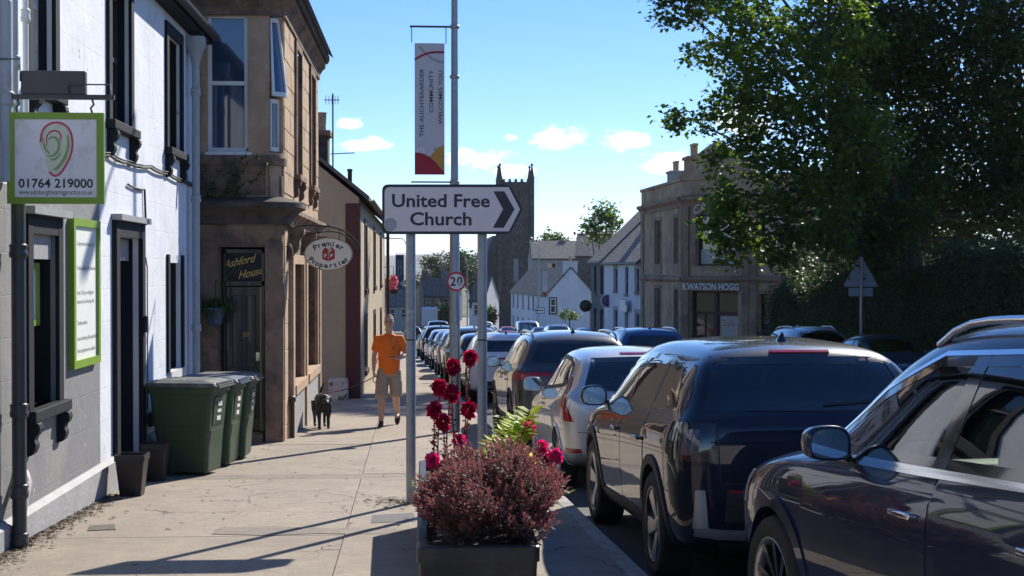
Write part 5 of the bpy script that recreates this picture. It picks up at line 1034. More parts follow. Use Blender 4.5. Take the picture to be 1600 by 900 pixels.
def banner(name, label, x0, x1, z0, z1, Y, lines, base, tcol, red, yel, wavy=.02):
    fb = lambda u, v, w=0: Vector((u, Y-w+wavy*math.sin((v-z0)*2.1)*math.sin((u-x0)/(x1-x0)*3.1), v)); t = thing(name, ((x0+x1)/2, Y, z0), label, 'banner'); mb = MB(); n, m_ = 6, 24
    for w in (0, -.004): mb.add([fb(x0+(x1-x0)*i/n, z0+(z1-z0)*j/m_, w) for j in range(m_+1) for i in range(n+1)], [(j*(n+1)+i, j*(n+1)+i+1, (j+1)*(n+1)+i+1, (j+1)*(n+1)+i) for j in range(m_) for i in range(n)], True)
    cl = mb.build('cloth', base, t); W_ = x1-x0
    for txt, uu, ztop, size, wd_ in lines: text_mesh(txt, size, lambda u, v, w, uu=uu, ztop=ztop: fb(x0+uu*W_-v, ztop+u, .003+w), .004, 'RIGHT', width=wd_).build('lettering', tcol, cl)
    def blob(P, m2, lift=.003):
        q = MB(); P = [fb(x0+a*W_, z0+b*W_, lift) for a, b in P]; q.add(P, [tuple(range(len(P)))]); q.build('printed_shape', m2, cl)
    blob([(0, 0), (1, 0), (1, .1), (0, .1)], red); blob([(0, .1), (1, .1), (.86, .22), (.7, .42), (.5, .6), (.3, .7), (.1, .74), (0, .74)], red, .0034); blob([(1, .1), (1, 1.0), (.8, .92), (.6, .72), (.5, .6), (.7, .42), (.86, .22)], yel, .0036)
    q = MB(); zt = (z1-z0)/W_
    ribbon(q, [(0, zt-.55), (.3, zt-.38), (.6, zt-.3), (1, zt-.3)], .035, lambda a, b, l: fb(x0+a*W_, z0+b*W_, l), .0045, False); q.build('printed_swoosh', red, cl)
    return t, cl, fb
mat('banner_grey', (.56, .55, .58), .7, var=.04, bump=.05, bscale=400); mat('banner_red', (.34, .02, .035), .7); mat('banner_gold', (.50, .27, .06), .7); mat('banner_blue', (.02, .05, .10), .7); mat('banner_pale', (.35, .36, .38), .7)
bx0, bx1 = onY(648, 200, LY).x, onY(694.5, 200, LY).x; bz0, bz1 = onY(670, 273, LY).z, onY(670, 68, LY).z
bt, cl, fb = banner('street_banner', 'pale grey town welcome banner hanging from the tall lamp post', bx0, bx1, bz0, bz1, LY-.02, [('THE AUCHTERARDER', .30, onY(670, 108, LY).z, .088, 1.03), ('COMMUNITY', .62, onY(670, 110, LY).z, .088, .64), ('WELCOMES YOU', .93, onY(670, 110, LY).z, .088, .81)], 'banner_grey', 'ink', 'banner_red', 'banner_gold')
q = MB(); W_ = bx1-bx0; ribbon(q, [(.15, 4.3), (.45, 3.98), (.75, 3.8), (1, 3.78)], .04, lambda a, b, l: fb(bx0+a*W_, bz0+b*W_, l), .004, False); q.build('printed_swoosh', 'banner_pale', cl)
for a, b in ((.1, .82), (.2, .86), (.3, .82)): fbox(MB(), lambda u, v, w: fb(bx0+u*W_, bz0+v*W_, w), a-.02, a+.02, b-.08, b+.08, .003, .0045).build('printed_figure', 'board_white', cl)
for a in (.7, .8, .9): q = MB(); q.add([fb(bx0+(a+x)*W_, bz0+(.72+y)*W_, .0048) for x, y in ((-.03, 0), (.03, 0), (0, .22))], [(0, 1, 2)]); q.build('printed_tree', 'sign_black', cl)
sp = thing('speed_sign', (LX, LY-.1, 1.3), 'round twenty limit sign with red ring on the lamp post', 'sign'); c20 = onY(713, 440, LY-.1); fd_ = lambda u, v, w=0: Vector((c20.x+u, LY-.1-w, c20.z+v)); mat('sign_red', (.5, .015, .02), .4)
MB().prism(el(.148, .148, 36), lambda u, v, w: fd_(u, v, w-.015), .015).fix().build('ring', 'sign_red', sp); p20 = MB().prism(el(.118, .118, 36), lambda u, v, w: fd_(u, v, w+.0005), .002).fix().build('disc', 'sign_white', sp)
[text_mesh(ch_, .19, lambda u, v, w, x=x: fd_(u+x, -.062+v, .003+w*.4), .02, width=.085).build('lettering', 'sign_black', p20) for ch_, x in (('2', -.05), ('0', .05))]; MB().prism(el(.035, .04, 14), lambda u, v, w: fd_(u+.05, v-.03, w+.0045), .001).fix().build('sticker', 'sticker_blue', p20)
MB().box((c20.x-.12, LY-.098, c20.z-.02), (c20.x+.06, LY-.06, c20.z+.02)).build('clamp', 'galvanised', sp)

# ------------------------------------------------------------ wheelie bins and pots by the wall
mat('bin_green', (.035, .075, .035), .55, var=.15, bump=.12, bscale=120, dirt=(.07, .085, .06), dscale=4); mat('bin_lid', (.11, .12, .12), .6, var=.2, bump=.12, bscale=120, dirt=(.2, .2, .19), dscale=6); mat('bin_lid_blue', (.05, .08, .13), .6, var=.2, bump=.12, bscale=120); mat('bin_blue', (.03, .09, .3), .5)
def make_bin(lid_m, handle_m):
    t = thing('wheelie_bin', (0, 0, 0)); H_ = .97
    def ring(z, w, d, y0=0): return [Vector((x, y+y0, z)) for x, y in rounded([(-w, -d), (w, -d), (w, d), (-w, d)], .05, (0, 1, 2, 3))]
    mb = MB(); mb.loft([ring(.03, .22, .24, .03), ring(.05, .235, .26, .03), ring(.40, .255, .30, .01), ring(.62, .268, .33, 0), ring(.9, .28, .355), ring(.905, .30, .375), ring(.97, .305, .38)], True, True, False); b = mb.build('body', 'bin_green', t, local=True, fix=True)
    for sx in (-1, 1):
        q = MB(); X = lambda z: sx*(.24+.043*(z/.9)+.001)
        q.hexa([(X(.1), -.17, .1), (X(.1)+sx*.008, -.17, .1), (X(.1)+sx*.008, .13, .1), (X(.1), .13, .1), (X(.55), -.19, .55), (X(.55)+sx*.008, -.19, .55), (X(.55)+sx*.008, .12, .55), (X(.55), .12, .55)]); bevelled(q.fix().build('side_panel', 'bin_green', b, local=True), .006)
    for x0, x1, z0, z1 in ((-.2, .2, .12, .5), (-.17, .17, .56, .86)):
        q = MB(); Yf = lambda z: .25+.10*(z/.9)+.018
        q.hexa([(x0, Yf(z0)-.02, z0), (x1, Yf(z0)-.02, z0), (x1, Yf(z0)+.002, z0), (x0, Yf(z0)+.002, z0), (x0, Yf(z1)-.02, z1), (x1, Yf(z1)-.02, z1), (x1, Yf(z1)+.002, z1), (x0, Yf(z1)+.002, z1)]); q.build('front_panel', 'bin_green', b, local=True)
    for z, h in ((.78, .05), (.70, .035), (.62, .05)): q = MB(); y = .25+.10*(z/.9)+.022; q.box((-.06, y, z-h/2), (.06, y+.002, z+h/2)); q.build('sticker', 'board_white', b, local=True)
    mb = MB(); mb.loft([ring(.975, .315, .40, .01), ring(.99, .322, .41, .012), ring(1.02, .31, .395, .005), ring(1.05, .22, .28, 0), ring(1.056, .05, .06)], True, True, False); l = bevelled(mb.build('lid', lid_m, t, local=True, fix=True), .008)
    for k in range(3): q = MB(); q.box((-.26, .405+.014*k, 1.012-.022*k), (.26, .42+.014*k, 1.027-.022*k)); q.build('lid_lip', lid_m, l, local=True)
    mb = MB(); mb.tube([(-.24, -.40, .96), (-.24, -.46, 1.0), (.24, -.46, 1.0), (.24, -.40, .96)], .018, 8); mb.build('handle', handle_m, t, local=True)
    for sx in (-1, 1): mb = MB(); mb.lathe([(0, -.025), (.09, -.025), (.1, -.015), (.1, .015), (.09, .025), (0, .025)], (sx*.245, -.20, .1), 'X', 20); mb.build('wheel', 'rubber', t, local=True)
    MB().tube([(-.25, -.2, .1), (.25, -.2, .1)], .012, 6).build('axle', 'iron_grey', t, local=True)
    return t
for k, (x, y, rz, lm, hm, lab) in enumerate(((-2.60, 15.95, -101, 'bin_lid', 'bin_lid', 'nearest green wheelie bin with grey lid by the dark doorway'), (-2.52, 16.88, -96, 'bin_lid_blue', 'bin_lid', 'middle green wheelie bin of three with blue grey lid'), (-2.46, 17.75, -93, 'bin_lid', 'bin_blue', 'farthest green wheelie bin with blue handle near the front door'))):
    b = make_bin(lm, hm); b.location = (x, y, g(y)+.004); b.rotation_euler = (0, 0, R(rz)); tag(b, lab, 'wheelie bin', 'wheelie bins along the white wall')
mat('pot_black', (.012, .012, .014), .4, var=.2, bump=.05)
def tapered_pot(x, y, w0, w1, h, lab):
    mb = MB(); z = g(y)+.003
    sq = lambda s_, zz: [Vector((x+a*s_, y+b*s_, zz)) for a, b in rounded([(-1, -1), (1, -1), (1, 1), (-1, 1)], .12, (0, 1, 2, 3))]
    t = thing('plant_pot', (x, y, z), lab, 'plant pot', 'black pots by the doorway'); mb.loft([sq(w0, z), sq(w1*.93, z+h*.85), sq(w1, z+h*.86), sq(w1, z+h), sq(w1*.9, z+h), sq(w1*.88, z+h*.8)], True, False, False); mb.build('pot', 'pot_black', t, fix=True); q = MB(); q.add(sq(w1*.88, z+h*.82), [tuple(range(24))]); q.build('soil', 'leaf_litter', t); return t
tapered_pot(-2.82, 13.95, .10, .145, .40, 'black tapered square pot in front of the dark doorway'); tapered_pot(-2.84, 15.25, .10, .14, .40, 'black square pot in shade between doorway and nearest bin')
# ------------------------------------------------------------ planters and flowers
mat('planter_plastic', (.018, .019, .022), .42, var=.2, bump=.12, bscale=90, dirt=(.05, .05, .05), dscale=5); mat('soil', (.05, .035, .025), .95, var=.5, scale=25, bump=.8)
def planter(y0, y1, lab):
    x0, x1 = -.04, .625; z0 = g((y0+y1)/2)-.02; z1 = g(y0)+.462; t = thing('planter', ((x0+x1)/2, (y0+y1)/2, g((y0+y1)/2)), lab, 'planter', 'black planters along the kerb')
    def rg(x0, x1, y0, y1, z): return [Vector((x, y, z)) for x, y in rounded([(x0, y0), (x1, y0), (x1, y1), (x0, y1)], .05, (0, 1, 2, 3))]
    mb = MB(); e = .03; mb.loft([rg(x0+e, x1-e, y0+e, y1-e, z0), rg(x0+.012, x1-.012, y0+.012, y1-.012, z1-.09), rg(x0, x1, y0, y1, z1-.088), rg(x0, x1, y0, y1, z1-.008), rg(x0+.008, x1-.008, y0+.008, y1-.008, z1), rg(x0+.055, x1-.055, y0+.055, y1-.055, z1), rg(x0+.06, x1-.06, y0+.06, y1-.06, z1-.1)], True, False, False); mb.build('trough', 'planter_plastic', t, fix=True)
    q = MB(); q.add(rg(x0+.055, x1-.055, y0+.055, y1-.055, z1-.07), [tuple(range(24))]); q.build('soil', 'soil', t); return z1
PZ = planter(7.6, 9.55, 'black plastic trough planter full of purple shrub and flowers, nearest the camera'); PZ2 = planter(9.75, 11.7, 'black trough planter standing behind the purple shrub')
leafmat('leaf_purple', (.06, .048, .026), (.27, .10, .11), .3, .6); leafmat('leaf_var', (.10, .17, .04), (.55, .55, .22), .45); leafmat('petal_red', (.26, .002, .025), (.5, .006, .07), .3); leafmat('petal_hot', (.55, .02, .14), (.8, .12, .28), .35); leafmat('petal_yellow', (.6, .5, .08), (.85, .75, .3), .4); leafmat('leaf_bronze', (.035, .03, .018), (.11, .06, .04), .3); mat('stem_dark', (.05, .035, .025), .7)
rnd = random.Random(5)
hb = thing('purple_shrub', (.42, 8.45, PZ-.07), 'dense purple leaved shrub spilling over the near planter', 'shrub'); lf = Leaves(); st = MB()
c = Vector((.395, 8.28, PZ+.09)); AX = Vector((.375, .68, .30))
for k in range(1250):
    d = rv(rnd); d.z = abs(d.z)*.95-.22 if rnd.random() < .85 else d.z*.4; d.normalize()
    n1 = .72+.30*math.sin(d.x*5.1+1)*math.sin(d.y*4.3+2)+.18*math.sin(d.z*7+d.x*6); rad = min(1.05, max(.55, n1+.22))*rnd.uniform(.72, 1.02); p = c+Vector((d.x*AX.x, d.y*AX.y, d.z*AX.z))*rad
    if p.z < PZ-.03 and abs(p.x-.29) < .34 and p.y > 7.58: continue
    if p.z < PZ-.12: continue
    ax = (d*.7+Vector((0, 0, .8))+rv(rnd)*.35).normalized(); L_ = rnd.uniform(.04, .15); a, b = frame(ax); tone = rnd.random()
    if k % 3 == 0: st.tube([c+(p-c)*.35, c+(p-c)*.75+Vector((0, 0, -.02)), p], [.006, .004, .002], 4)
    for q in range(15):
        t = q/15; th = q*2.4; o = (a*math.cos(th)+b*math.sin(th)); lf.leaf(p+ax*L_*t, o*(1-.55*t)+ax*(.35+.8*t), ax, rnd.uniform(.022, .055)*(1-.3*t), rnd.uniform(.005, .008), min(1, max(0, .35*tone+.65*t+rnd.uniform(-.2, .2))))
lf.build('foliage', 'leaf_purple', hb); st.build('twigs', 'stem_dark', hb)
def snapdragon(px, py, Y, m_, lab, base, hw=.04, hh=.045, n=130, leafy=True):
    p = onY(px, py, Y); b = Vector((base[0], base[1], PZ-.08)); t = thing('snapdragon', b, lab, 'flower', 'snapdragons in the planter'); mid = b.lerp(p, .5)+Vector((rnd.uniform(-.03, .03), 0, .04)); P = [b, b.lerp(mid, .5), mid, mid.lerp(p, .5), p]
    MB().tube(P, [.007, .006, .005, .004, .003], 6).build('stem', 'stem_dark', t); lf = Leaves(); pe = Leaves()
    for k in range(n):
        d = rv(rnd); q = p+Vector((d.x*hw, d.y*hw, d.z*hh)); pe.leaf(q-d*.012, (d+rv(rnd)*.9), rv(rnd), rnd.uniform(.025, .05), .018, rnd.random())
    for k in range(26): u = rnd.uniform(.55, .97); q = P[2].lerp(P[4], max(0, u*2-1)); d = rv(rnd); pe.leaf(q, d, rv(rnd), .02, .007, rnd.random()*.4)
    pe.build('blossom', m_, t)
    if leafy:
        for k in range(40):
            u = rnd.uniform(.2, .93); i = min(int(u*4), 3); q = P[i].lerp(P[i+1], u*4-i); d = rv(rnd); d.z = abs(d.z)*.5; lf.leaf(q, d, rv(rnd), rnd.uniform(.035, .07)*(1.25-u), .008, rnd.random())
        lf.build('foliage', 'leaf_bronze', t)
for a in ((735, 560, 9.1, 'petal_red', 'tallest crimson snapdragon right of the lamp post', (.2, 9.1)), (708, 573, 9.0, 'petal_red', 'tall crimson snapdragon in front of the lamp post', (.15, 9.0)), (687, 606, 9.0, 'petal_red', 'crimson snapdragon between sign post and lamp post, middle height', (.08, 9.0)), (705, 615, 8.9, 'petal_red', 'crimson snapdragon just below the tall one before the lamp post', (.16, 8.9)), (679, 641, 8.9, 'petal_red', 'leftmost crimson snapdragon nearest the left sign post', (.06, 8.9)), (732, 641, 9.0, 'petal_red', 'crimson snapdragon below the tallest, left of the right sign post', (.22, 9.0)), (692, 660, 8.8, 'petal_red', 'lowest crimson snapdragon above the purple shrub', (.1, 8.8)),
          (676, 720, 8.6, 'petal_hot', 'pink snapdragon low at the left of the purple shrub', (.06, 8.6)), (846, 700, 8.9, 'petal_hot', 'pink snapdragon right of the shrub in front of the silver car', (.55, 8.9)), (868, 713, 8.8, 'petal_hot', 'pink snapdragon farthest right over the kerb', (.56, 8.8)), (826, 671, 9.2, 'petal_hot', 'pink snapdragon beside the lime green leaves', (.5, 9.2)), (717, 690, 8.9, 'petal_hot', 'small pink snapdragon above the middle of the shrub', (.2, 8.9)), (826, 722, 8.6, 'petal_yellow', 'pale yellow snapdragon among variegated leaves', (.52, 8.6))):
    s_ = .8 if a[3] != 'petal_red' else 1.; snapdragon(*a[:6], hw=.029*s_, hh=.04*s_)
def sprigs(name, lab, spots, m_, n, size, parent_cat='plant'):
    b0 = Vector((spots[0][2], spots[0][3], PZ-.08)); t = thing(name, b0, lab, parent_cat); lf = Leaves(); st = MB()
    for px, py, bx, by in spots:
        p = onY(px, py, by); b = Vector((bx, by, PZ-.06)); st.tube([b, b.lerp(p, .5)+Vector((0, 0, .04)), p], [.006, .004, .002], 5)
        for k in range(n):
            u = 1-.55*(k/n)**1.3; q = b.lerp(p, u)+Vector((0, 0, .04*math.sin(math.pi*u))); sgn = 1 if k % 2 else -1; d = Vector((sgn*rnd.uniform(.5, 1), rnd.uniform(-.6, .6), rnd.uniform(-.1, .5))); lf.leaf(q, d, Vector((0, -.4, 1)), size*rnd.uniform(.7, 1.2), size*.22, rnd.random())
    st.build('stem', 'stem_dark', t); lf.build('foliage', m_, t)
sprigs('lime_plant', 'bright lime green leafy plant at the back right of the near planter', [(828, 642, .5, 9.2), (808, 655, .46, 9.2), (820, 668, .5, 9.15), (790, 672, .4, 9.2), (775, 690, .36, 9.25), (800, 690, .45, 9.1)], 'leaf_lime', 24, .11)
sprigs('variegated_plant', 'cream variegated trailing plant at the right edge of the near planter', [(850, 726, .52, 8.7), (872, 738, .54, 8.7), (892, 770, .56, 8.6), (845, 745, .5, 8.5), (868, 760, .55, 8.4), (830, 700, .5, 8.8), (880, 752, .56, 8.6), (805, 708, .45, 8.9), (800, 650, .44, 9.3), (782, 650, .4, 9.3)], 'leaf_var', 22, .05)
sprigs('variegated_plant', 'small variegated plant at the left edge of the near planter', [(648, 752, .02, 8.7), (655, 770, .03, 8.6), (662, 745, .05, 8.7), (650, 785, .02, 8.5)], 'leaf_var', 14, .045)

# ------------------------------------------------------------ the man with the dog
def remeshed(mb, voxel, sm=4):
    me = mb.mesh('tmp'); ob = bpy.data.objects.new('tmp', me); col.objects.link(ob); r = ob.modifiers.new('r', 'REMESH'); r.mode = 'VOXEL'; r.voxel_size = voxel
    s = ob.modifiers.new('s', 'SMOOTH'); s.factor = .5; s.iterations = sm
    dg = bpy.context.evaluated_depsgraph_get(); out = bpy.data.meshes.new_from_object(ob.evaluated_get(dg)); bpy.data.objects.remove(ob); out.polygons.foreach_set('use_smooth', [True]*len(out.polygons)); return out
def ering(c, a, b, n=16, A=Vector((1, 0, 0)), B=Vector((0, 1, 0))): c = Vector(c); return [c+A*(math.cos(2*math.pi*k/n)*a)+B*(math.sin(2*math.pi*k/n)*b) for k in range(n)]
def torso(mb, rows): mb.loft([ering((x, y, z), a, b) for x, y, z, a, b in rows])
mat('skin', (.55, .33, .25), .5, var=.1, scale=12, tint=(.62, .37, .28)); mat('tee_orange', (.92, .19, .015), .8, var=.12, scale=5, bump=.25, bscale=12); mat('shorts_khaki', (.42, .34, .25), .85, var=.12, scale=8, bump=.3, bscale=16); mat('hair_grey', (.20, .15, .12), .8, var=.3, scale=60, bump=.4); mat('shoe_black', (.016, .016, .018), .6, var=.3); mat('sole_white', (.4, .4, .4), .6); mat('dog_black', (.012, .012, .013), .62, var=.3, scale=20, bump=.25, bscale=60); mat('lead_black', (.015, .012, .012), .7); mat('lead_red', (.3, .02, .02), .7)
mx, my_ = -.56, 23.1; man = thing('person', (mx, my_, g(my_)), 'man in orange t-shirt and khaki shorts walking a black dog on a lead', 'person', rz=R(-3))
V = Vector
A = dict(shR=V((-.185, 0, 1.43)), elR=V((-.245, .05, 1.14)), wrR=V((-.245, -.07, .90)), shL=V((.185, 0, 1.43)), elL=V((.262, .06, 1.15)), wrL=V((.155, -.20, 1.10)), hipR=V((-.09, 0, .93)), knR=V((-.105, -.13, .50)), anR=V((-.115, -.22, .08)), hipL=V((.09, 0, .93)), knL=V((.10, -.02, .50)), anL=V((.11, .34, .19)))
mb = MB(); torso(mb, [(0, 0, .84, .11, .08), (0, 0, .9, .155, .10), (0, 0, 1.0, .155, .105), (0, 0, 1.15, .16, .11), (0, 0, 1.3, .175, .115), (0, 0, 1.40, .175, .10), (0, 0, 1.455, .13, .075), (0, .005, 1.49, .06, .058), (0, 0, 1.55, .054, .056), (0, -.005, 1.60, .053, .058)])
mb.loft([ering((0, y, z), a, b) for y, z, a, b in ((-.025, 1.565, .028, .03), (-.03, 1.58, .045, .055), (-.02, 1.62, .062, .078), (-.012, 1.66, .071, .09), (-.006, 1.70, .074, .096), (0, 1.74, .071, .092), (.004, 1.77, .055, .072), (.005, 1.79, .025, .03))])
mb.tube([(0, -.098, 1.69), (0, -.115, 1.665), (0, -.118, 1.652), (0, -.10, 1.645)], [.007, .011, .013, .006], 8)      # nose
mb.tube([(-.024, -.088, 1.615), (0, -.096, 1.615), (.024, -.088, 1.615)], [.004, .007, .004], 6)
for s in (-1, 1): mb.loft([ering((s*.075, .005+y, z), .006, r_, 8) for y, z, r_ in ((0, 1.635, .008), (.006, 1.655, .017), (.008, 1.675, .02), (.004, 1.695, .01))])
for s, k in ((-1, 'R'), (1, 'L')):
    sh_, el_, wr_ = A['sh'+k], A['el'+k], A['wr'+k]; mb.tube([sh_, sh_.lerp(el_, .35), sh_.lerp(el_, .75), el_, el_.lerp(wr_, .3), el_.lerp(wr_, .75), wr_], [.055, .05, .043, .04, .042, .032, .026], 12)
    hp, kn, an = A['hip'+k], A['kn'+k], A['an'+k]; mb.tube([hp, hp.lerp(kn, .4), hp.lerp(kn, .85), kn, kn.lerp(an, .3)+V((0, .012, 0)), kn.lerp(an, .65), an], [.09, .08, .064, .058, .062, .048, .038], 12); mb.tube([an, an+V((0, -.06, -.05)), an+V((0, -.14, -.065))], [.034, .036, .028], 8)
def hand(mb, wr, d, palm, curl, grip=None):
    d = d.normalized(); sd = d.cross(palm).normalized(); mb.loft([ering(wr+d*t, a, b, 10, sd, palm) for t, a, b in ((0, .024, .019), (.03, .034, .017), (.075, .041, .015), (.088, .037, .012))])
    for q, (o, l) in enumerate(((-.030, .066), (-.010, .077), (.011, .072), (.030, .058))):
        p = wr+d*.08+sd*o; P = [p]; ang = 0
        for seg in range(3): ang += curl; p = p+(d*math.cos(ang)+palm*math.sin(ang))*(l*(.42, .33, .25)[seg]); P.append(p)
        mb.tube(P, [.0095, .009, .0085, .007], 7)
    p = wr+d*.025-sd*.028; q1 = p+(d*.55-sd*.65+palm*.35).normalized()*.035; q2 = q1+(d*.8-sd*.1+palm*.7).normalized()*.03; mb.tube([p, q1, q2], [.012, .0105, .008], 7)
dR = V((.08, -.25, -1)); hand(mb, A['wrR'], dR, V((.95, -.1, .1)).normalized(), .75); dL = V((-.85, -.42, .12)); hand(mb, A['wrL'], dL, V((.1, -.2, .97)).normalized(), .55)
bdy = link('body', remeshed(mb, .0065, 3), 'skin', man)
mb = MB(); torso(mb, [(0, 0, .845, .183, .128), (0, 0, .855, .187, .132), (0, 0, .95, .178, .125), (.004, 0, 1.08, .178, .128), (0, 0, 1.2, .184, .13), (0, 0, 1.32, .19, .128), (0, 0, 1.41, .182, .108), (0, 0, 1.465, .13, .082), (0, .003, 1.495, .068, .066), (0, .004, 1.50, .064, .062)])
for k in 'RL': sh_, el_ = A['sh'+k], A['el'+k]; mb.tube([sh_+V((-.06 if k == 'L' else .06, 0, -.015)), sh_+V((0, 0, -.01)), sh_.lerp(el_, .3), sh_.lerp(el_, .68), sh_.lerp(el_, .72)], [.06, .06, .064, .07, .068], 12)
for k in range(14):                            # folds
    z = rnd.uniform(.9, 1.3); a = rnd.uniform(-2.6, -.5); p = V((math.cos(a)*.172, math.sin(a)*.122, z)); mb.tube([p, p+V((rnd.uniform(-.05, .05), -.004, .1)), p+V((rnd.uniform(-.08, .08), 0, .2))], [.005, .010, .004], 5)
tee = link('t_shirt', remeshed(mb, .009, 3), 'tee_orange', man); q = MB(); q.prism([(.065, 1.29), (.09, 1.30), (.088, 1.285), (.082, 1.25), (.076, 1.25), (.07, 1.28)], lambda u, v, w: V((u, -.137+abs(u-.06)*.12-w, v)), .002); q.fix(); q.build('chest_print', 'ink', tee, local=True)
mb = MB(); torso(mb, [(0, 0, .80, .15, .10), (0, 0, .84, .175, .122), (0, 0, .9, .172, .12), (0, 0, .96, .165, .115)])
for k in 'RL': hp, kn = A['hip'+k], A['kn'+k]; s = -1 if k == 'R' else 1; mb.tube([hp+V((s*.005, 0, -.02)), hp.lerp(kn, .4)+V((s*.008, 0, 0)), hp.lerp(kn, .8)+V((s*.012, 0, 0)), hp.lerp(kn, 1.02)+V((s*.012, 0, 0)), hp.lerp(kn, 1.06)+V((s*.012, 0, 0))], [.098, .104, .106, .108, .104], 14); p = hp.lerp(kn, .62)+V((s*.10, .0, 0)); mb.cbox(p, (.03, .12, .15), bev=.012)
link('shorts', remeshed(mb, .009, 3), 'shorts_khaki', man)
mb = MB(); mb.loft([ering((0, y, z), a, b) for y, z, a, b in ((.05, 1.62, .05, .05), (.03, 1.66, .071, .075), (.022, 1.70, .078, .08), (.016, 1.74, .077, .085), (.012, 1.775, .064, .075), (.01, 1.802, .03, .035))]); link('hair', remeshed(mb, .007, 2), 'hair_grey', man)
gl_ = MB()
for s in (-1, 1): gl_.tube([V((s*.033+math.cos(t)*.024, -.102, 1.692+math.sin(t)*.017)) for t in [k*math.pi/8 for k in range(17)]], .0028, 5); gl_.tube([(s*.057, -.1, 1.697), (s*.076, -.03, 1.695), (s*.076, .02, 1.69)], .0025, 5); e_ = MB(); e_.lathe([(0, 0), (.010, .002)], (s*.033, -.0895, 1.69), 'Y', 10); e_.build('eye', 'ink', man, local=True)
gl_.tube([(-.01, -.104, 1.695), (.01, -.104, 1.695)], .0028, 5); gl_.build('glasses', 'ink', man, local=True)
for k, tilt in (('R', -.12), ('L', .75)):
    an = A['an'+k]; mb = MB(); M = Matrix.Rotation(tilt, 3, 'X'); P = lambda x, y, z: an+M @ V((x, y, z))
    mb.loft([[P(math.cos(t)*w, y+.0, max(-.085, zc+math.sin(t)*h)) for t in [2*math.pi*j/14 for j in range(14)]] for y, w, zc, h in ((.075, .02, -.045, .025), (.06, .036, -.035, .05), (.0, .042, -.03, .065), (-.07, .045, -.045, .045), (-.13, .045, -.055, .032), (-.185, .034, -.062, .022), (-.205, .012, -.066, .012))]); mb.tube([P(0, .01, -.02), P(0, .005, .055)], [.043, .04], 12)
    s_ = link('shoe', remeshed(mb, .008, 2), 'shoe_black', man); q = MB(); q.loft([[P(math.cos(t)*w, y0+math.sin(t)*.135, z) for t in [2*math.pi*j/18 for j in range(18)]] for z, w, y0 in ((-.098, .042, -.062), (-.08, .046, -.062))]); q.build('sole', 'shoe_black', s_, local=True)
ph = thing('phone', (mx+.06, my_-.28, g(my_)+1.12), 'dark phone held in the walking man\'s hand', 'phone'); q = MB(); q.cbox((mx+.062, my_-.268, g(my_)+1.142), (.14, .075, .01), rz=.35, bev=.004); q.build('case', 'black_gloss', ph)
# dog
dx, dy = -1.62, 22.75; dog = thing('dog', (dx, dy, g(dy)), 'black labrador type dog with tail up beside the man', 'dog', rz=R(12)); mb = MB()
mb.loft([ering((0, y, z), a, b, 16, V((1, 0, 0)), V((0, 0, 1))) for y, z, a, b in ((-.33, .47, .05, .06), (-.29, .46, .105, .13), (-.20, .45, .128, .165), (-.05, .46, .128, .155), (.10, .475, .115, .125), (.22, .485, .105, .115), (.30, .485, .09, .10), (.35, .47, .045, .055))])
mb.loft([ering(V(c), r_, r_*1.05, 14, V((1, 0, 0)), V((0, .45, .9))) for c, r_ in (((0, -.24, .52), .105), ((0, -.33, .55), .088), ((0, -.40, .55), .078))])
mb.loft([ering((0, y, z), a, b, 14, V((1, 0, 0)), V((0, 0, 1))) for y, z, a, b in ((-.36, .55, .05, .05), (-.40, .55, .085, .08), (-.46, .54, .088, .082), (-.50, .525, .07, .066), (-.54, .505, .05, .048), (-.60, .495, .042, .04), (-.625, .49, .025, .025))])
for s in (-1, 1):
    mb.loft([ering((s*x, y, z), a, b, 10) for x, y, z, a, b in ((.07, -.42, .60, .018, .03), (.095, -.43, .575, .014, .04), (.10, -.44, .53, .012, .036), (.095, -.445, .49, .008, .016))])
    st_ = .05*s; mb.tube([(s*.085, -.22, .44), (s*.09, -.25, .30), (s*.085, -.235+st_, .18), (s*.085, -.25+st_, .05)], [.062, .048, .032, .028], 10); mb.tube([(s*.085, -.24+st_, .03), (s*.085, -.29+st_, .022)], [.03, .026], 8)
    mb.tube([(s*.08, .24, .46), (s*.095, .17-st_, .31), (s*.085, .26-st_, .22), (s*.08, .31-st_, .16), (s*.08, .29-st_, .04)], [.085, .062, .04, .028, .026], 10); mb.tube([(s*.08, .28-st_, .03), (s*.08, .23-st_, .022)], [.029, .026], 8)
mb.tube([(0, .31, .51), (.03, .38, .58), (.06, .42, .68), (.10, .42, .78)], [.035, .03, .023, .01], 10); link('body', remeshed(mb, .010, 3), 'dog_black', dog)
for s in (-1, 1): q = MB(); q.lathe([(0, -.004), (.011, 0)], (s*.038, -.523, .56), 'Y', 8); q.build('eye', 'brass', dog, local=True)
q = MB(); q.lathe([(0, -.008), (.02, -.002), (.022, .01)], (0, -.63, .5), 'Y', 10); q.build('nose', 'black', dog, local=True)
dog.scale = (.9, .9, .9); hn = MB(); hn.loft([ering((0, -.22+dyy, .455), .133, .171, 24, V((1, 0, 0)), V((0, 0, 1))) for dyy in (-.02, .02)], caps=False); hn.build('harness', 'lead_black', dog, local=True); q = MB(); q.loft([ering(V((0, -.315, .545))+V((0, .45, -.2))*t, .095, .098, 20, V((1, 0, 0)), V((0, .45, .9))) for t in (-.03, .03)], caps=False); q.build('collar', 'lead_red', dog, local=True)
Md = Matrix.Rotation(R(12), 3, 'Z'); a = V((dx, dy, g(dy)))+Md @ V((0, -.135, .567)); Mm = Matrix.Rotation(R(-3), 3, 'Z'); b = V((mx, my_, g(my_)))+Mm @ (A['wrR']+V((.03, -.05, -.085)))
ld = thing('dog_lead', b, 'black and red dog lead stretched from the man\'s hand to the dog', 'lead'); P = [a.lerp(b, t)+V((0, 0, -.06*math.sin(math.pi*t))) for t in [k/16 for k in range(17)]]
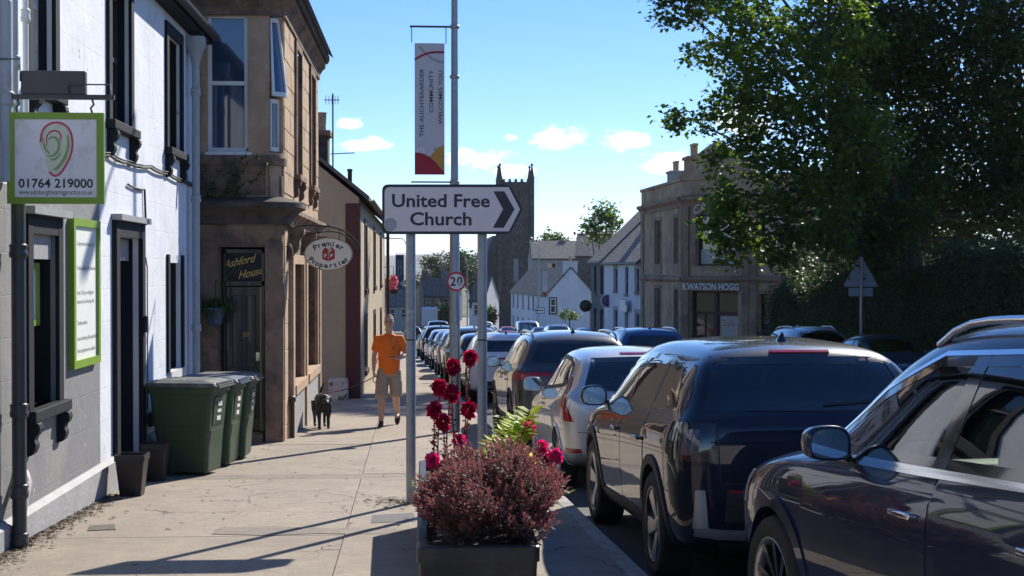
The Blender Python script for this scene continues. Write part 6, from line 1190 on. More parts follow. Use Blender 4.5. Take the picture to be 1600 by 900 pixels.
MB().tube(P[:6], .008, 6).build('clip_end', 'lead_red', ld); MB().tube(P[5:], .008, 6).build('strap', 'lead_black', ld); MB().tube([b+V((math.cos(t)*.035, 0, -.05+math.sin(t)*.06)) for t in [k*.4 for k in range(17)]], .007, 6).build('loop', 'lead_black', ld)
# ------------------------------------------------------------ right hand side and the far street
def proj(P):
    d = Vector(P)-EYE; z = d.dot(_f); return 800+FPX*d.dot(_r)/z, 450-FPX*d.dot(_u)/z
def ucol(fn, px, a, b):
    fa = proj(fn(a, 0))[0]-px
    for _ in range(40):
        m = (a+b)/2; fm = proj(fn(m, 0))[0]-px
        if (fm > 0) == (fa > 0): a = m
        else: b = m
    return (a+b)/2
mat('hogg_stone', (.43, .285, .175), .88, var=.2, scale=1.2, bump=.35, bscale=12, tint=(.47, .335, .21), dirt=(.19, .125, .08), dscale=.5, dlo=.5, dhi=.75); mat('hogg_trim', (.33, .22, .14), .88, var=.25, scale=2, bump=.3, dirt=(.09, .08, .07), dscale=.8)
mat('lime_white', (.70, .71, .73), .8, var=.08, scale=.6, bump=.3, bscale=10, dirt=(.5, .5, .5), dscale=.4, dlo=.5, dhi=.8); mat('paint_slate', (.06, .07, .085), .7, var=.15, bump=.2); mat('harl_grey', (.36, .35, .33), .9, var=.12, scale=1.5, bump=.5, bscale=14)
mat('rubble', (.13, .11, .095), .9, var=.4, scale=2.5, bump=.5, bscale=5, tint=(.17, .14, .115)); mat('church_stone', (.085, .07, .062), .9, var=.4, scale=1.4, bump=.4, bscale=3, tint=(.115, .095, .08)); mat('church_red', (.16, .10, .085), .9, var=.3, scale=1.2); mat('shop_lettering', (.85, .83, .78), .6)
def tile_mat(name, base, rh, bw):
    m, nt, bs, N, L = nodes(name); MATS[name] = m; tc = N('ShaderNodeTexCoord'); bk = N('ShaderNodeTexBrick'); L(tc.outputs['UV'], bk.inputs['Vector']); bk.inputs['Scale'].default_value = 1; bk.inputs['Brick Width'].default_value = bw; bk.inputs['Row Height'].default_value = rh; bk.inputs['Mortar Size'].default_value = .018; bk.inputs['Bias'].default_value = 0
    b = Vector(base); bk.inputs['Color1'].default_value = (*(b*.65), 1); bk.inputs['Color2'].default_value = (*(b*1.3), 1); bk.inputs['Mortar'].default_value = (*(b*.3), 1)
    nz = N('ShaderNodeTexNoise'); nz.inputs['Scale'].default_value = 1.1; nz.inputs['Detail'].default_value = 8; L(tc.outputs['UV'], nz.inputs['Vector']); r = N('ShaderNodeMapRange'); L(nz.outputs[0], r.inputs[0]); r.inputs[1].default_value = .5; r.inputs[2].default_value = .72; r.inputs[4].default_value = .55
    mx = N('ShaderNodeMix'); mx.data_type = 'RGBA'; L(r.outputs[0], mx.inputs[0]); L(bk.outputs[0], mx.inputs[6]); mx.inputs[7].default_value = (.17, .15, .10, 1); L(mx.outputs[2], bs.inputs['Base Color']); bs.inputs['Roughness'].default_value = .75
    bp = N('ShaderNodeBump'); bp.inputs['Strength'].default_value = .9; bp.inputs['Distance'].default_value = .04; L(bk.outputs['Fac'], bp.inputs['Height']); bp.invert = True; L(bp.outputs[0], bs.inputs['Normal'])
tile_mat('slate_courses', (.19, .18, .17), .22, .3); tile_mat('stone_tiles', (.16, .135, .105), .26, .36)
def roof_slab(parent, A, B, C, D, m_, th=.12, name='roof'):
    """A-B along the eave, D-C along the ridge; laid out in metres so that the slate courses follow the slope"""
    A, B, C, D = map(Vector, (A, B, C, D)); n = (B-A).cross(D-A).normalized()*th; off = rootloc(parent); P = [A, B, C, D]; me = bpy.data.meshes.new(name)
    me.from_pydata([tuple(p-off) for p in P]+[tuple(p-off+n) for p in P], [], [(3, 2, 1, 0), (4, 5, 6, 7), (0, 1, 5, 4), (1, 2, 6, 5), (2, 3, 7, 6), (3, 0, 4, 7)])
    uv = me.uv_layers.new(name='UVMap'); ex = (B-A).normalized(); ey = (D-A-ex*(D-A).dot(ex)).normalized()
    for l in me.loops: p = P[l.vertex_index % 4]-A; uv.data[l.index].uv = (p.dot(ex), p.dot(ey))
    return link(name, me, m_, parent)
def stack(parent, c, sx, sy, z0, z1, m_, pots=2, rz=0., pm='sandstone'):
    mb = MB(); mb.cbox((c[0], c[1], (z0+z1)/2), (sx, sy, z1-z0), rz); k = mb.build('chimney', m_, parent); mb = MB(); mb.cbox((c[0], c[1], z1+.07), (sx+.16, sy+.16, .139), rz); mb.build('chimney_cap', m_, k)
    for q in range(pots): t = (q+.5)/pots-.5; MB().lathe([(.13, 0), (.11, .08), (.12, .5), (.15, .52), (.15, .6), (.09, .6)], (c[0]+math.cos(rz)*t*sx*.9, c[1]+math.sin(rz)*t*sx*.9, z1+.14), 'Z', 10).build('chimney_pot', pm, k)
def house(name, label, o, ang, L_, D, ez, rise, bz, holes, wall_m, roof_m='slate_courses', frame_m='white_frame', chim=(), margin=None, gable_m=None, holes_side=(), cat='building', over=.2, doors=()):
    fn = plane_fn(o, ang); c = fn(L_/2, 0, -D/2); t = thing(name, (c.x, c.y, bz), label, cat); hm = D/2
    facade(t, fn, 0, L_, bz-.5, ez, list(holes)+list(doors), wall_m, .2)
    for u0, sg in ((0, 1), (L_, -1)):
        mb = MB(); mb.prism([(.0, bz-.5), (.0, ez), (-hm, ez+rise), (-D, ez), (-D, bz-.5)], lambda w, v, s_, u0=u0, sg=sg: fn(u0+sg*s_, v, w-.001), .3); mb.fix(); mb.build('gable_wall', gable_m or wall_m, t)
    mb = MB(); mb.prism([(-.25, bz-.5), (-.25, ez), (-hm, ez+rise-.3), (-D, ez), (-D, bz-.5)], lambda w, v, s_: fn(.35+s_, v, w), L_-.7); mb.fix(); mb.build('core', 'dark_room', t)
    k = rise/hm; e = over; f0, r0, bk_ = (fn, None, None)
    roof_slab(t, fn(-.08, ez-e*k, e), fn(L_+.08, ez-e*k, e), fn(L_+.08, ez+rise, -hm), fn(-.08, ez+rise, -hm), roof_m); roof_slab(t, fn(L_+.08, ez-e*k, -D-e), fn(-.08, ez-e*k, -D-e), fn(-.08, ez+rise, -hm), fn(L_+.08, ez+rise, -hm), roof_m)
    mb = MB(); mb.tube([fn(-.05, ez-e*k+.02, e+.05), fn(L_+.05, ez-e*k+.02, e+.05)], .06, 8); mb.build('gutter', 'pipe_dark', t)
    for h in holes:
        sash(t, fn, *h, w=-.15, fm=frame_m, t=.07)
        if margin: surround(t, fn, *h, .15, margin, .03, cons=False)
        fbox(MB(), fn, h[0]-.12, h[1]+.12, h[2]-.12, h[2], -.1, .06).build('sill', margin or 'hogg_trim', t)
    for h in doors:
        d = fbox(MB(), fn, h[0]+.05, h[1]-.05, h[2]+.5, h[3]-.35, -.16, -.1).build('door', 'door_dark', t); fbox(MB(), fn, h[0]+.05, h[1]-.05, h[3]-.32, h[3]-.04, -.16, -.12).build('fanlight', 'win_glass', t)
        if margin: surround(t, fn, *h, .15, margin, .03, cons=False)
    for (u, w, sx, sy, z1, m_, pots) in chim: p = fn(u, 0, w); stack(t, (p.x, p.y), sx, sy, ez+rise-abs(w+hm)*k-.8, z1, m_, pots, ang)
    return t, fn
# --- the stone block with the shop sign
A0 = Vector((11.4, 74, 0)); ANG1 = math.atan2(-1, .0414); f1 = plane_fn(A0, ANG1); L1 = 9.7; B0 = f1(L1, 0); ANG2 = R(-45); f2 = plane_fn(B0, ANG2); L2 = 7.8; bz = g(66)
hg = thing('stone_commercial_block', (16, 68, bz), 'brown stone corner block with pediment and shop name above its doorway', 'building')
uw = [ucol(f1, p, 0, L1) for p in (1028, 1059)]; hw = .62
h1 = [(u-hw, u+hw, 1.95, 4.1) for u in uw]+[(u-hw, u+hw, bz+.5, .75) for u in uw]
d0, d1 = ucol(f2, 1079, 0, L2), ucol(f2, 1153, 0, L2); w0, w1_ = ucol(f2, 1088, 0, L2), ucol(f2, 1151, 0, L2); s0, s1 = ucol(f2, 1186, 0, L2), ucol(f2, 1226, 0, L2)
h2 = [(d0, d1, bz-.4, .72), (w0, w1_, 1.85, 4.15), (s0, s1, bz-.3, .62), (s0, s1, 1.95, 4.1)]
facade(hg, f1, 0, L1, bz-1, 5.0, h1, 'hogg_stone', .3); facade(hg, f2, 0, L2, bz-1, 5.0, h2, 'hogg_stone', .35)
f3 = plane_fn(f2(L2, 0), R(45)); facade(hg, f3, 0, 12, bz-1, 5.8, [], 'hogg_stone'); f4 = plane_fn(f1(0, 0, -10), ANG1-R(90)); facade(hg, f4, 0, 10, bz-1, 5.8, [], 'rubble')
mb = MB(); mb.add([f1(.3, z, -.5) for z in (bz-1,)]+[f1(L1+.1, bz-1, -.5), f2(L2-.3, bz-1, -.5), f3(12, bz-1, -.5), f1(.3, bz-1, -12)], [(0, 1, 2, 3, 4)]); v = [Vector(p) for p in mb.v]; mb = MB(); mb.loft([v, [p+Vector((0, 0, 5.6-(bz-1))) for p in v]], True, True, False); mb.fix(); mb.build('core', 'dark_room', hg)
for f_, L_ in ((f1, L1), (f2, L2)):
    for nm, prof in (('string_course', [(-.01, 1.1), (.06, 1.1), (.16, 1.22), (.16, 1.34), (-.01, 1.42)]), ('eaves_cornice', [(-.01, 4.55), (.06, 4.55), (.1, 4.7), (.28, 4.86), (.28, 4.98), (-.01, 5.04)]), ('parapet', [(-.25, 5.05), (.02, 5.05), (.02, 5.7), (.1, 5.74), (.1, 5.86), (-.25, 5.86)])):
        sweep(hg, f_, prof, .003 if f_ is f2 else 0, L_-.003, 'hogg_trim' if nm != 'parapet' else 'hogg_stone', nm)
for u in (.35, L1-.35): fbox(MB(), f1, u-.32, u+.32, bz-1, 4.54, .0, .07).build('pilaster', 'hogg_trim', hg)
for px in (1072, 1166, 1178): u = ucol(f2, px, 0, L2); fbox(MB(), f2, u-.18, u+.18, bz-1, 4.54, 0, .1).build('pilaster', 'hogg_trim', hg)
for q in h1[:2]: sash(hg, f1, *q, w=-.2, fm='dark_frame', t=.07); surround(hg, f1, *q, .18, 'hogg_trim', .05, cons=False); fbox(MB(), f1, q[0]-.25, q[1]+.25, q[2]-.45, q[2], -.1, .05).build('apron', 'hogg_trim', hg)
for q in h1[2:]: sash(hg, f1, *q, w=-.2, fm='dark_frame', t=.07); surround(hg, f1, *q, .18, 'hogg_trim', .05, cons=False)
# shop door and window in one timber front
q = h2[0]; um = q[0]+(q[1]-q[0])*.5; mb = MB()
for a, b, c, d in ((q[0], q[0]+.1, bz, .72), (um-.09, um+.09, bz, .72), (q[1]-.1, q[1], bz, .72), (q[0]+.1, um-.09, -.35, -.22), (um+.09, q[1]-.1, -.35, -.22), (q[0]+.1, um-.09, .62, .72), (um+.09, q[1]-.1, .62, .72), (um+.09, q[1]-.1, bz, bz+.55)): fbox(mb, f2, a, b, c, d, -.3, -.18)
fr = mb.build('shop_front', 'maroon', hg)
for a, b, c, d, m_ in ((q[0]+.1, um-.09, -.22, .62, 'win_glass'), (um+.09, q[1]-.1, -.22, .62, 'win_glass'), (um+.09, q[1]-.1, bz+.55, -.35, 'win_glass'), (q[0]+.1, um-.09, bz, -.35, 'win_glass')): fbox(MB(), f2, a, b, c, d, -.27, -.25).build('pane', m_, fr)
for x in (q[0]+.1, (q[0]+um)/2, um-.13): fbox(MB(), f2, x, x+.05, bz, -.35, -.249, -.2).build('door_stile', 'dark_frame', fr)
mat('poster', (.5, .47, .42), .6, var=.1); mat('poster_red', (.5, .12, .1), .6); ps = fbox(MB(), f2, um+.2, q[1]-.15, -1.35, -.4, -.249, -.24).build('poster', 'poster', fr); text_mesh('Sale', .4, lambda u, v, w: f2((um+q[1])/2+u, -.85+v, -.239+w), .0).build('lettering', 'poster_red', ps)
fa = fbox(MB(), f2, d0-.35, d1+.25, .74, 1.09, .0, .08).build('fascia', 'hogg_trim', hg); la, lb = ucol(f2, 1068, -.6, L2), ucol(f2, 1156, 0, L2); text_mesh('R.WATSON HOGG', .42, lambda u, v, w: f2((la+lb)/2+u, .77+v, .085+w*10), .02, width=lb-la).build('lettering', 'shop_lettering', fa)
q = h2[1]; sash(hg, f2, q[0], q[1], q[2], q[3], w=-.25, fm='dark_frame', bars=(1, 1), t=.08)
for a, b in ((q[0]+.1, (q[0]+q[1])/2-.06), ((q[0]+q[1])/2+.06, q[1]-.1)): fbox(MB(), f2, a, b, q[2]+.1, q[2]+.75, -.232, -.22).build('blind', 'poster', hg)
surround(hg, f2, *q, .22, 'hogg_trim', .07, cons=False)
for q in h2[2:]: sash(hg, f2, *q, w=-.25, fm='dark_frame', t=.07); surround(hg, f2, *q, .2, 'hogg_trim', .05, cons=False)
um = (w0+w1_)/2; mb = MB(); mb.prism([(um-2.1, 5.87), (um+2.1, 5.87), (um+1.0, 6.9), (um, 7.45), (um-1.0, 6.9)], lambda u, v, w: f2(u, v, w-.25), .3); mb.fix(); mb.build('pediment', 'hogg_stone', hg)
text_mesh('CAS', .55, lambda u, v, w: f2(w0-.1+u, 4.15+v+u*.35, .12+w*10), -.01, 'LEFT').build('lettering', 'shop_lettering', hg)
pk = f1(L1-.8, 0, -.7); stack(hg, (pk.x, pk.y), 1.1, .7, 5.5, 6.75, 'hogg_trim', 2, ANG1); mb = MB(); mb.add([f1(0, 5.6, -.3), f1(L1, 5.6, -.3), f2(L2, 5.6, -.3), f3(11, 5.6, -.3), f1(0, 5.6, -11)], [(0, 1, 2, 3, 4)]); mb.build('roof', 'slate', hg)
# --- white and slate-grey cottages down the right side
fA = lambda px: ucol(f1, px, -20, 0)
o1 = f1(-11.7, 0); fw1 = plane_fn(o1, ANG1); uc = lambda px: ucol(fw1, px, 0, 11.7)
hol = [(uc(px)-.55, uc(px)+.55, a, b) for px in (962, 996) for a, b in ((.45, 1.75), (-2.1, -.65))]+[(uc(979)-.5, uc(979)+.5, .3, 1.85)]
wh, fwh = house('cottage', 'white two storey cottage with pale window surrounds left of the brown stone block', o1, ANG1, 11.68, 8.6, 2.2, 4.2, g(80), hol, 'lime_white', 'stone_tiles', 'dark_frame', margin=None, chim=[(.5, -4.3, 1.3, .8, 7.5, 'harl_grey', 2)], doors=[(uc(979)-.55, uc(979)+.55, g(80)-.5, -.5)])
for k, h in enumerate(hol[:4]): surround(wh, fwh, *h, .22, 'harl_grey', .02, cons=False)
sb = thing('sale_board', f1(fA(981), .0, .3), 'small white and purple letting board on the white cottage front', 'sign'); pb = fbox(MB(), fwh, uc(976), uc(987), -.62, .02, .25, .29).build('panel', 'board_white', sb); mat('board_purple', (.12, .05, .16), .5); fbox(MB(), fwh, uc(985), uc(987), -.25, .0, .291, .30).build('panel_band', 'board_purple', pb); MB().tube([fwh(uc(976), .0, 0), fwh(uc(976), .0, .3)], .02, 5).build('bracket', 'cable', sb)
o2 = f1(-16.5, 0); fg2 = plane_fn(o2, ANG1); ug = lambda px: ucol(fg2, px, 0, 4.8)
gy, fgy = house('narrow_house', 'narrow slate grey painted house between white cottage and stone lean-to', o2, ANG1, 4.78, 8.6, 2.3, 4.2, g(88), [(ug(px)-.45, ug(px)+.45, .2, 1.9) for px in (930, 940)], 'paint_slate', 'stone_tiles', 'dark_frame', doors=[(ug(px)-.5, ug(px)+.5, g(88)-.5, -.75) for px in (930, 940)])
for x, px, z, m_, lab, hp in ((0, 949, -.35, 'board_purple', 'round purple projecting sign by the slate grey house', gy), (1, 915, -.6, 'ink', 'round black projecting sign on the stone lean-to', gy)):
    p = onY(px, 470 if x == 0 else 478, 84 if x == 0 else 92); t = thing('round_sign', (p.x, p.y, p.z-.5), lab, 'sign'); mb = MB(); mb.lathe([(0, -.03), (.36, -.03), (.36, .03), (0, .03)], p, 'Y', 24); mb.build('disc', m_, t); mb = MB(); mb.lathe([(.355, -.04), (.40, -.04), (.40, .04), (.355, .04)], p, 'Y', 24); mb.build('rim', 'iron_grey' if x else 'board_white', t); MB().tube([p+Vector((.3, 0, .15)), p+Vector((1.2, 0, .15))], .03, 6).build('bracket', 'cable', t)
house('stone_lean_to', 'low stone lean-to between the grey house and the white gable', (11.6, 99, 0), ANG1, 7.5, 5, -.6, 2.2, g(96), [(3, 4, -2.3, -1.2)], 'rubble', 'stone_tiles', 'dark_frame')
# white row with its gable to the street
ga = Vector((13.5, 155, 0)); far = Vector((11.1, 181, 0)); an_ = math.atan2(ga.y-far.y, ga.x-far.x); Lw = (ga-far).length; fwr = plane_fn(far, an_); ur = lambda px: ucol(fwr, px, 0, Lw)
wr, fwr = house('white_row', 'long low white row ending in a white gable with a black framed window', far, an_, Lw, 5.2, -1.0, 2.9, g(168), [(ur(px)-.5, ur(px)+.5, a, b) for px in (802, 809, 817, 826, 833, 841) for a, b in ((-2.9, -1.35), (-5.4, -4.1))], 'lime_white', 'stone_tiles', 'dark_frame', chim=[(Lw-.4, -2.6, .7, 1.5, 2.5, 'lime_white', 3)])
fgb = plane_fn(fwr(Lw+.001, 0, 0), an_+R(90)); a, b = ucol(fgb, 858, 0, 5), ucol(fgb, 870, 0, 5); surround(wr, fgb, a+.12, b-.12, -3.05, -1.45, .14, 'ink', .04, cons=False); sash(wr, fgb, a+.12, b-.12, -3.05, -1.45, w=.005, t=.1); fbox(MB(), fgb, a, b, -3.2, -3.05, .0, .08).build('sill', 'ink', wr)
house('tall_house', 'tall grey house with broad slate roof behind the white row', onY(832, 420, 192), 0, 11.2, 8, 1.4, 2.4, g(190), [(2, 3.2, -1, .8), (6, 7.2, -1, .8)], 'harl_grey', chim=[(4.6, -4, 1.2, .9, 5.2, 'rubble', 3), (.6, -4, 1.2, .9, 5.0, 'rubble', 3), (10.4, -4, 1.2, .9, 5.1, 'rubble', 2)]); house('tall_house', 'tall dark gabled house right of the broad slate roof', onY(899, 420, 176), R(-10), 6, 9, 1.6, 2.8, g(176), [(2, 3.2, -1, .8)], 'rubble', chim=[(.4, -4.5, 1.1, .8, 5.6, 'rubble', 3)])
# church
CY = 235; p0, p1 = onY(781, 400, CY), onY(831, 400, CY); chz = g(CY); sC = FPX/CY; tx0, tx1 = p0.x, p1.x; tw = tx1-tx0
chh = thing('church', ((tx0+tx1)/2, CY+2, chz), 'dark stone parish church with square pinnacled clock tower', 'church'); zY = lambda py: onY(800, py, CY).z
ft = lambda u, v, w=0: Vector((tx0+u, CY-w, v)); facade(chh, ft, 0, tw, chz-1, zY(284), [(tw*.38, tw*.62, zY(325), zY(298)), (tw*.42, tw*.60, zY(440), zY(403))], 'church_stone', .4); MB().box((tx0+.01, CY+.42, chz-1), (tx1-.01, CY+tw, zY(284)-.01)).build('tower', 'church_stone', chh)
for a, b in ((tx0, tx0+.42), (tx1-.42, tx1)): MB().box((a+.005, CY+.005, chz-1), (b-.005, CY+.419, zY(284)-.02)).build('tower_flank', 'church_stone', chh)
for z in (290, 335, 372): fbox(MB(), ft, -.12, tw+.12, zY(z)-.15, zY(z)+.15, -.3, .14).build('string_course', 'church_stone', chh)
for sx in (0, tw):
    for sy in (0, -tw):
        fbox(MB(), ft, sx-.38, sx+.38, chz-1, zY(284)+.6, sy-.38, sy+.38).build('buttress', 'church_stone', chh); mb = MB(); c = ft(sx, zY(284)+.6, sy); mb.loft([[c+Vector((a*s_, b*s_, z)) for a, b in ((-1, -1), (1, -1), (1, 1), (-1, 1))] for z, s_ in ((0, .45), (.15, .45), (.2, .34), (2.0, .10), (2.1, .2), (2.25, .2), (2.5, .02))], smooth=False); mb.build('pinnacle', 'church_stone', chh)
for k in range(5): x = tw*(.12+.19*k); fbox(MB(), ft, x-.22, x+.22, zY(284), zY(284)+.45, -.3, .05).build('merlon', 'church_stone', chh)
mat('clock_face', (.20, .19, .18), .6); mat('leaded', (.30, .32, .33), .3, var=.5, scale=9); c = ft(tw*.56, zY(356), .1); cf = MB().lathe([(0, -.02), (.85, -.02), (.85, .1)], c, 'Y', 24).build('clock', 'church_stone', chh); mb = MB(); mb.lathe([(.68, -.04), (.82, -.04)], c, 'Y', 24); mb.build('clock_ring', 'clock_face', cf)
for a, l in ((R(100), .6), (R(-20), .45)): MB().tube([c+Vector((0, -.06, 0)), c+Vector((math.cos(a)*l, -.06, math.sin(a)*l))], .05, 5).build('clock_hand', 'clock_face', cf)
fbox(MB(), ft, tw*.43, tw*.59, zY(440), zY(404), -.35, -.3).build('tower_window', 'leaded', chh)
for k in range(6): z = zY(325)+.3*k+.1; fbox(MB(), ft, tw*.38, tw*.62, z, z+.1, -.35, -.15).build('louvre', 'church_stone', chh)
nx0 = onY(745, 470, CY).x; mb = MB(); mb.prism([(nx0, chz-1), (tx0+.5, chz-1), (tx0+.5, zY(372)), (nx0+2.6, zY(372)), (nx0+1.2, zY(415)), (nx0, zY(470))], lambda u, v, w: Vector((u, CY+1.5+w, v)), 22); mb.fix(); mb.build('nave', 'church_red', chh); mb = MB(); mb.prism([(nx0+2.0, zY(398)), (tx0-.1, zY(398)), (tx0-.1, zY(368)), (nx0+2.7, zY(368))], lambda u, v, w: Vector((u, CY+1.2+w, v)), 21.5); mb.fix(); mb.build('nave_roof', 'slate', chh)
mb = MB(); a = ft(-1.5, 0, -.6); mb.box((tx0-1.6, CY+.6, chz-1), (tx0-.4, CY+1.49, zY(395))); mb.build('buttress', 'church_stone', chh)
# far houses closing the street
fh = [('gabled_house', 'cream gabled house far down at the end of the street', 646, 690, 270, 455, 30, 'cream_harl', 0, 2), ('stone_house', 'dark stone house with chimney behind the parked lorry', 662, 704, 255, 462, 18, 'rubble', R(6), 3), ('white_house', 'small white house left of the church with slate roof', 733, 758, 200, 470, 26, 'lime_white', R(-20), 1), ('grey_house', 'pale grey house far left below the blue banner', 604, 640, 235, 478, 20, 'harl_grey', R(3), 2), ('long_house', 'long pale house glimpsed beneath the dark trees', 690, 722, 300, 446, 14, 'lime_white', 0, 3)]
for nm, lab, a, b, Y, ey, hr, m_, an, k in fh:
    P, Q = onY(a, ey, Y), onY(b, ey, Y); W_ = Q.x-P.x; s_ = FPX/Y
    if nm == 'gabled_house':                   # gable to the street
        t = thing(nm, (P.x+W_/2, Y+5, g(Y)), lab, 'building'); mb = MB(); mb.prism([(P.x, g(Y)-1), (Q.x, g(Y)-1), (Q.x, P.z), ((P.x+Q.x)/2, P.z+W_*.42), (P.x, P.z)], lambda u, v, w: Vector((u, Y+w, v)), 9); mb.fix(); mb.build('wall', m_, t); xm = (P.x+Q.x)/2; zr = P.z+W_*.42
        roof_slab(t, (P.x-.3, Y+9, P.z-.25), (P.x-.3, Y-.3, P.z-.25), (xm, Y-.3, zr+.05), (xm, Y+9, zr+.05), 'slate_courses'); roof_slab(t, (Q.x+.3, Y-.3, P.z-.25), (Q.x+.3, Y+9, P.z-.25), (xm, Y+9, zr+.05), (xm, Y-.3, zr+.05), 'slate_courses'); sash(t, lambda u, v, w=0: Vector((xm+u, Y-w, v)), -.7, .7, P.z-.4, P.z+1.2, w=.004, t=.12); stack(t, (xm, Y+4), 1.6, .9, zr-.6, zr+1.1, 'rubble', 3)
    else: house(nm, lab, (P.x, Y, 0), an, W_, 7, P.z, hr/s_+1, g(Y), [(W_*(q+.5)/k-.45, W_*(q+.5)/k+.45, P.z-2.0, P.z-.5) for q in range(k)], m_, chim=[(.6, -3.5, 1.2, .8, P.z+hr/s_+2.2, 'rubble', 2)])
# box lorry
lo = onY(663, 505, 215); lorry = thing('box_lorry', (lo.x+.8, 216, g(215)), 'white box lorry at the far end of the street', 'lorry'); mat('lorry_white', (.62, .62, .62), .5, var=.04); mat('lorry_grey', (.35, .36, .37), .5)
z0 = g(215); MB().box((lo.x-.4, 213, z0+.95), (lo.x+2.0, 219, z0+3.7)).build('box_body', 'lorry_white', lorry); MB().box((lo.x-.35, 219.1, z0+.5), (lo.x+1.95, 220.9, z0+2.9)).build('cab', 'lorry_grey', lorry); MB().box((lo.x-.3, 213.1, z0+.55), (lo.x+1.9, 219, z0+.94)).build('chassis', 'black', lorry)
for x in (lo.x-.15, lo.x+1.75):
    for y in (214.4, 219.8): mb = MB(); mb.lathe([(0, -.12), (.45, -.12), (.48, 0), (.45, .12), (0, .12)], (x, y, z0+.48), 'X', 16); mb.build('wheel', 'rubber', lorry)
for x in (lo.x-.2, lo.x+1.6): MB().box((x, 212.98, z0+.97), (x+.25, 212.999, z0+1.1)).build('tail_light', 'lamp_red', lorry)
# far lamp posts with banners
def small_lamp(px, Y, top, lab, arm, ban=None, blab=None):
    p = onY(px, 500, Y); zt = onY(px, top, Y).z; t = thing('street_lamp', (p.x, Y, g(Y)), lab, 'lamp post'); MB().tube([(p.x, Y, g(Y)), (p.x, Y, g(Y)+1.2), (p.x, Y, zt-.4)], [.085, .07, .045], 10).build('column', 'galvanised', t); MB().tube([(p.x, Y, zt-.4), (p.x+arm*.2, Y, zt-.05), (p.x+arm*1.1, Y, zt)], .035, 6).build('bracket_arm', 'galvanised', t); mb = MB(); mb.cbox((p.x+arm*1.3, Y, zt), (.55, .25, .12), bev=.04); mb.build('lantern', 'iron_grey', t)
    if ban:
        a, b, y0, y1, base, tc_ = ban; X0, X1 = onY(a, y0, Y).x, onY(b, y0, Y).x; Z0, Z1 = onY(a, y1, Y).z, onY(a, y0, Y).z; banner('street_banner', blab, X0, X1, Z0, Z1, Y-.02, [('AUCHTERARDER', .42, Z1-.3, .12, (Z1-Z0)*.5), ('WELCOMES YOU', .75, Z1-.3, .12, (Z1-Z0)*.45)], base, tc_, 'banner_blue' if base == 'banner_blue' else 'banner_red', 'banner_pale' if base == 'banner_blue' else 'banner_gold')
        for z in (Z0-.03, Z1+.05): MB().tube([(p.x, Y, z), (X0 if abs(X0-p.x) > abs(X1-p.x) else X1, Y, z)], .02, 6).build('banner_arm', 'iron_grey', t)
small_lamp(635.5, 86, 372, 'far left lamp post with the dark blue banner', -1, (618, 631, 398, 451, 'banner_blue', 'banner_pale'), 'dark blue town banner on the far left lamp post')
small_lamp(842, 122, 379, 'far lamp post carrying a white banner before the white row', -1, (848, 855, 424, 461, 'banner_grey', 'ink_soft'), 'small white banner on the lamp post before the white gable')
small_lamp(730, 150, 405, 'distant lamp post left of the church', 1, (733, 738, 455, 481, 'banner_blue', 'banner_pale'), 'distant teal banner left of the church'); small_lamp(646, 160, 430, 'most distant thin lamp post at the left of the far street', 1)
p = onY(843, 485, 118); t = thing('direction_sign', (p.x, 118, g(118)), 'small white arrow sign pointing left before the white row', 'sign'); f_ = lambda u, v, w=0: Vector((p.x+u, 118-w, p.z+v)); MB().prism([(-.42, 0), (-.25, .26), (.42, .26), (.42, -.26), (-.25, -.26)], lambda u, v, w: f_(u, v, w), .02).fix().build('panel', 'sign_black', t); MB().prism([(-.36, 0), (-.22, .21), (.37, .21), (.37, -.21), (-.22, -.21)], lambda u, v, w: f_(u, v, w+.021), .003).fix().build('face', 'board_white', t); MB().tube([f_(-.2, 0, -.1), f_(-.2, g(118)-p.z, -.1)], .04, 8).build('post', 'galvanised', t); MB().prism([(-.3, 0), (-.18, .14), (-.1, .14), (-.2, .04), (.3, .04), (.3, -.04), (-.2, -.04), (-.1, -.14), (-.18, -.14)], lambda u, v, w: f_(u, v, w+.0245), .002).fix().build('arrow', 'sign_black', t)
# triangular warning sign seen from behind
p = onY(1345, 440, 41.2); t = thing('warning_sign', (p.x, 41.2, g(41.2)), 'grey back of a triangular warning sign in front of the hedge', 'sign'); f_ = lambda px, py, w=0: onY(px, py, 41.2)-Vector((0, w, 0)); mat('sign_back', (.30, .33, .36), .5, var=.1)
tri = rounded([(onY(a, b, 41.2).x, onY(a, b, 41.2).z) for a, b in ((1317, 448), (1345, 398), (1373, 448))], .10, (0, 1, 2)); MB().prism(tri, lambda u, v, w: Vector((u, 41.2+w, v)), .012).fix().build('plate', 'sign_back', t); pr = rounded([(onY(a, b, 41.2).x, onY(a, b, 41.2).z) for a, b in ((1326, 450), (1364, 450), (1364, 463), (1326, 463))], .03, (0, 1, 2, 3)); MB().prism(pr, lambda u, v, w: Vector((u, 41.2+w, v)), .012).fix().build('sub_plate', 'sign_back', t)
MB().tube([(p.x, 41.15, g(41.2)), (p.x, 41.15, onY(1345, 402, 41.2).z)], .042, 10).build('post', 'galvanised', t)
for y in (411, 441, 454): z = onY(1345, y, 41.2).z; MB().box((p.x-.3 if y > 420 else p.x-.1, 41.17, z-.02), (p.x+.3 if y > 420 else p.x+.1, 41.198, z+.02)).build('channel', 'galvanised', t)
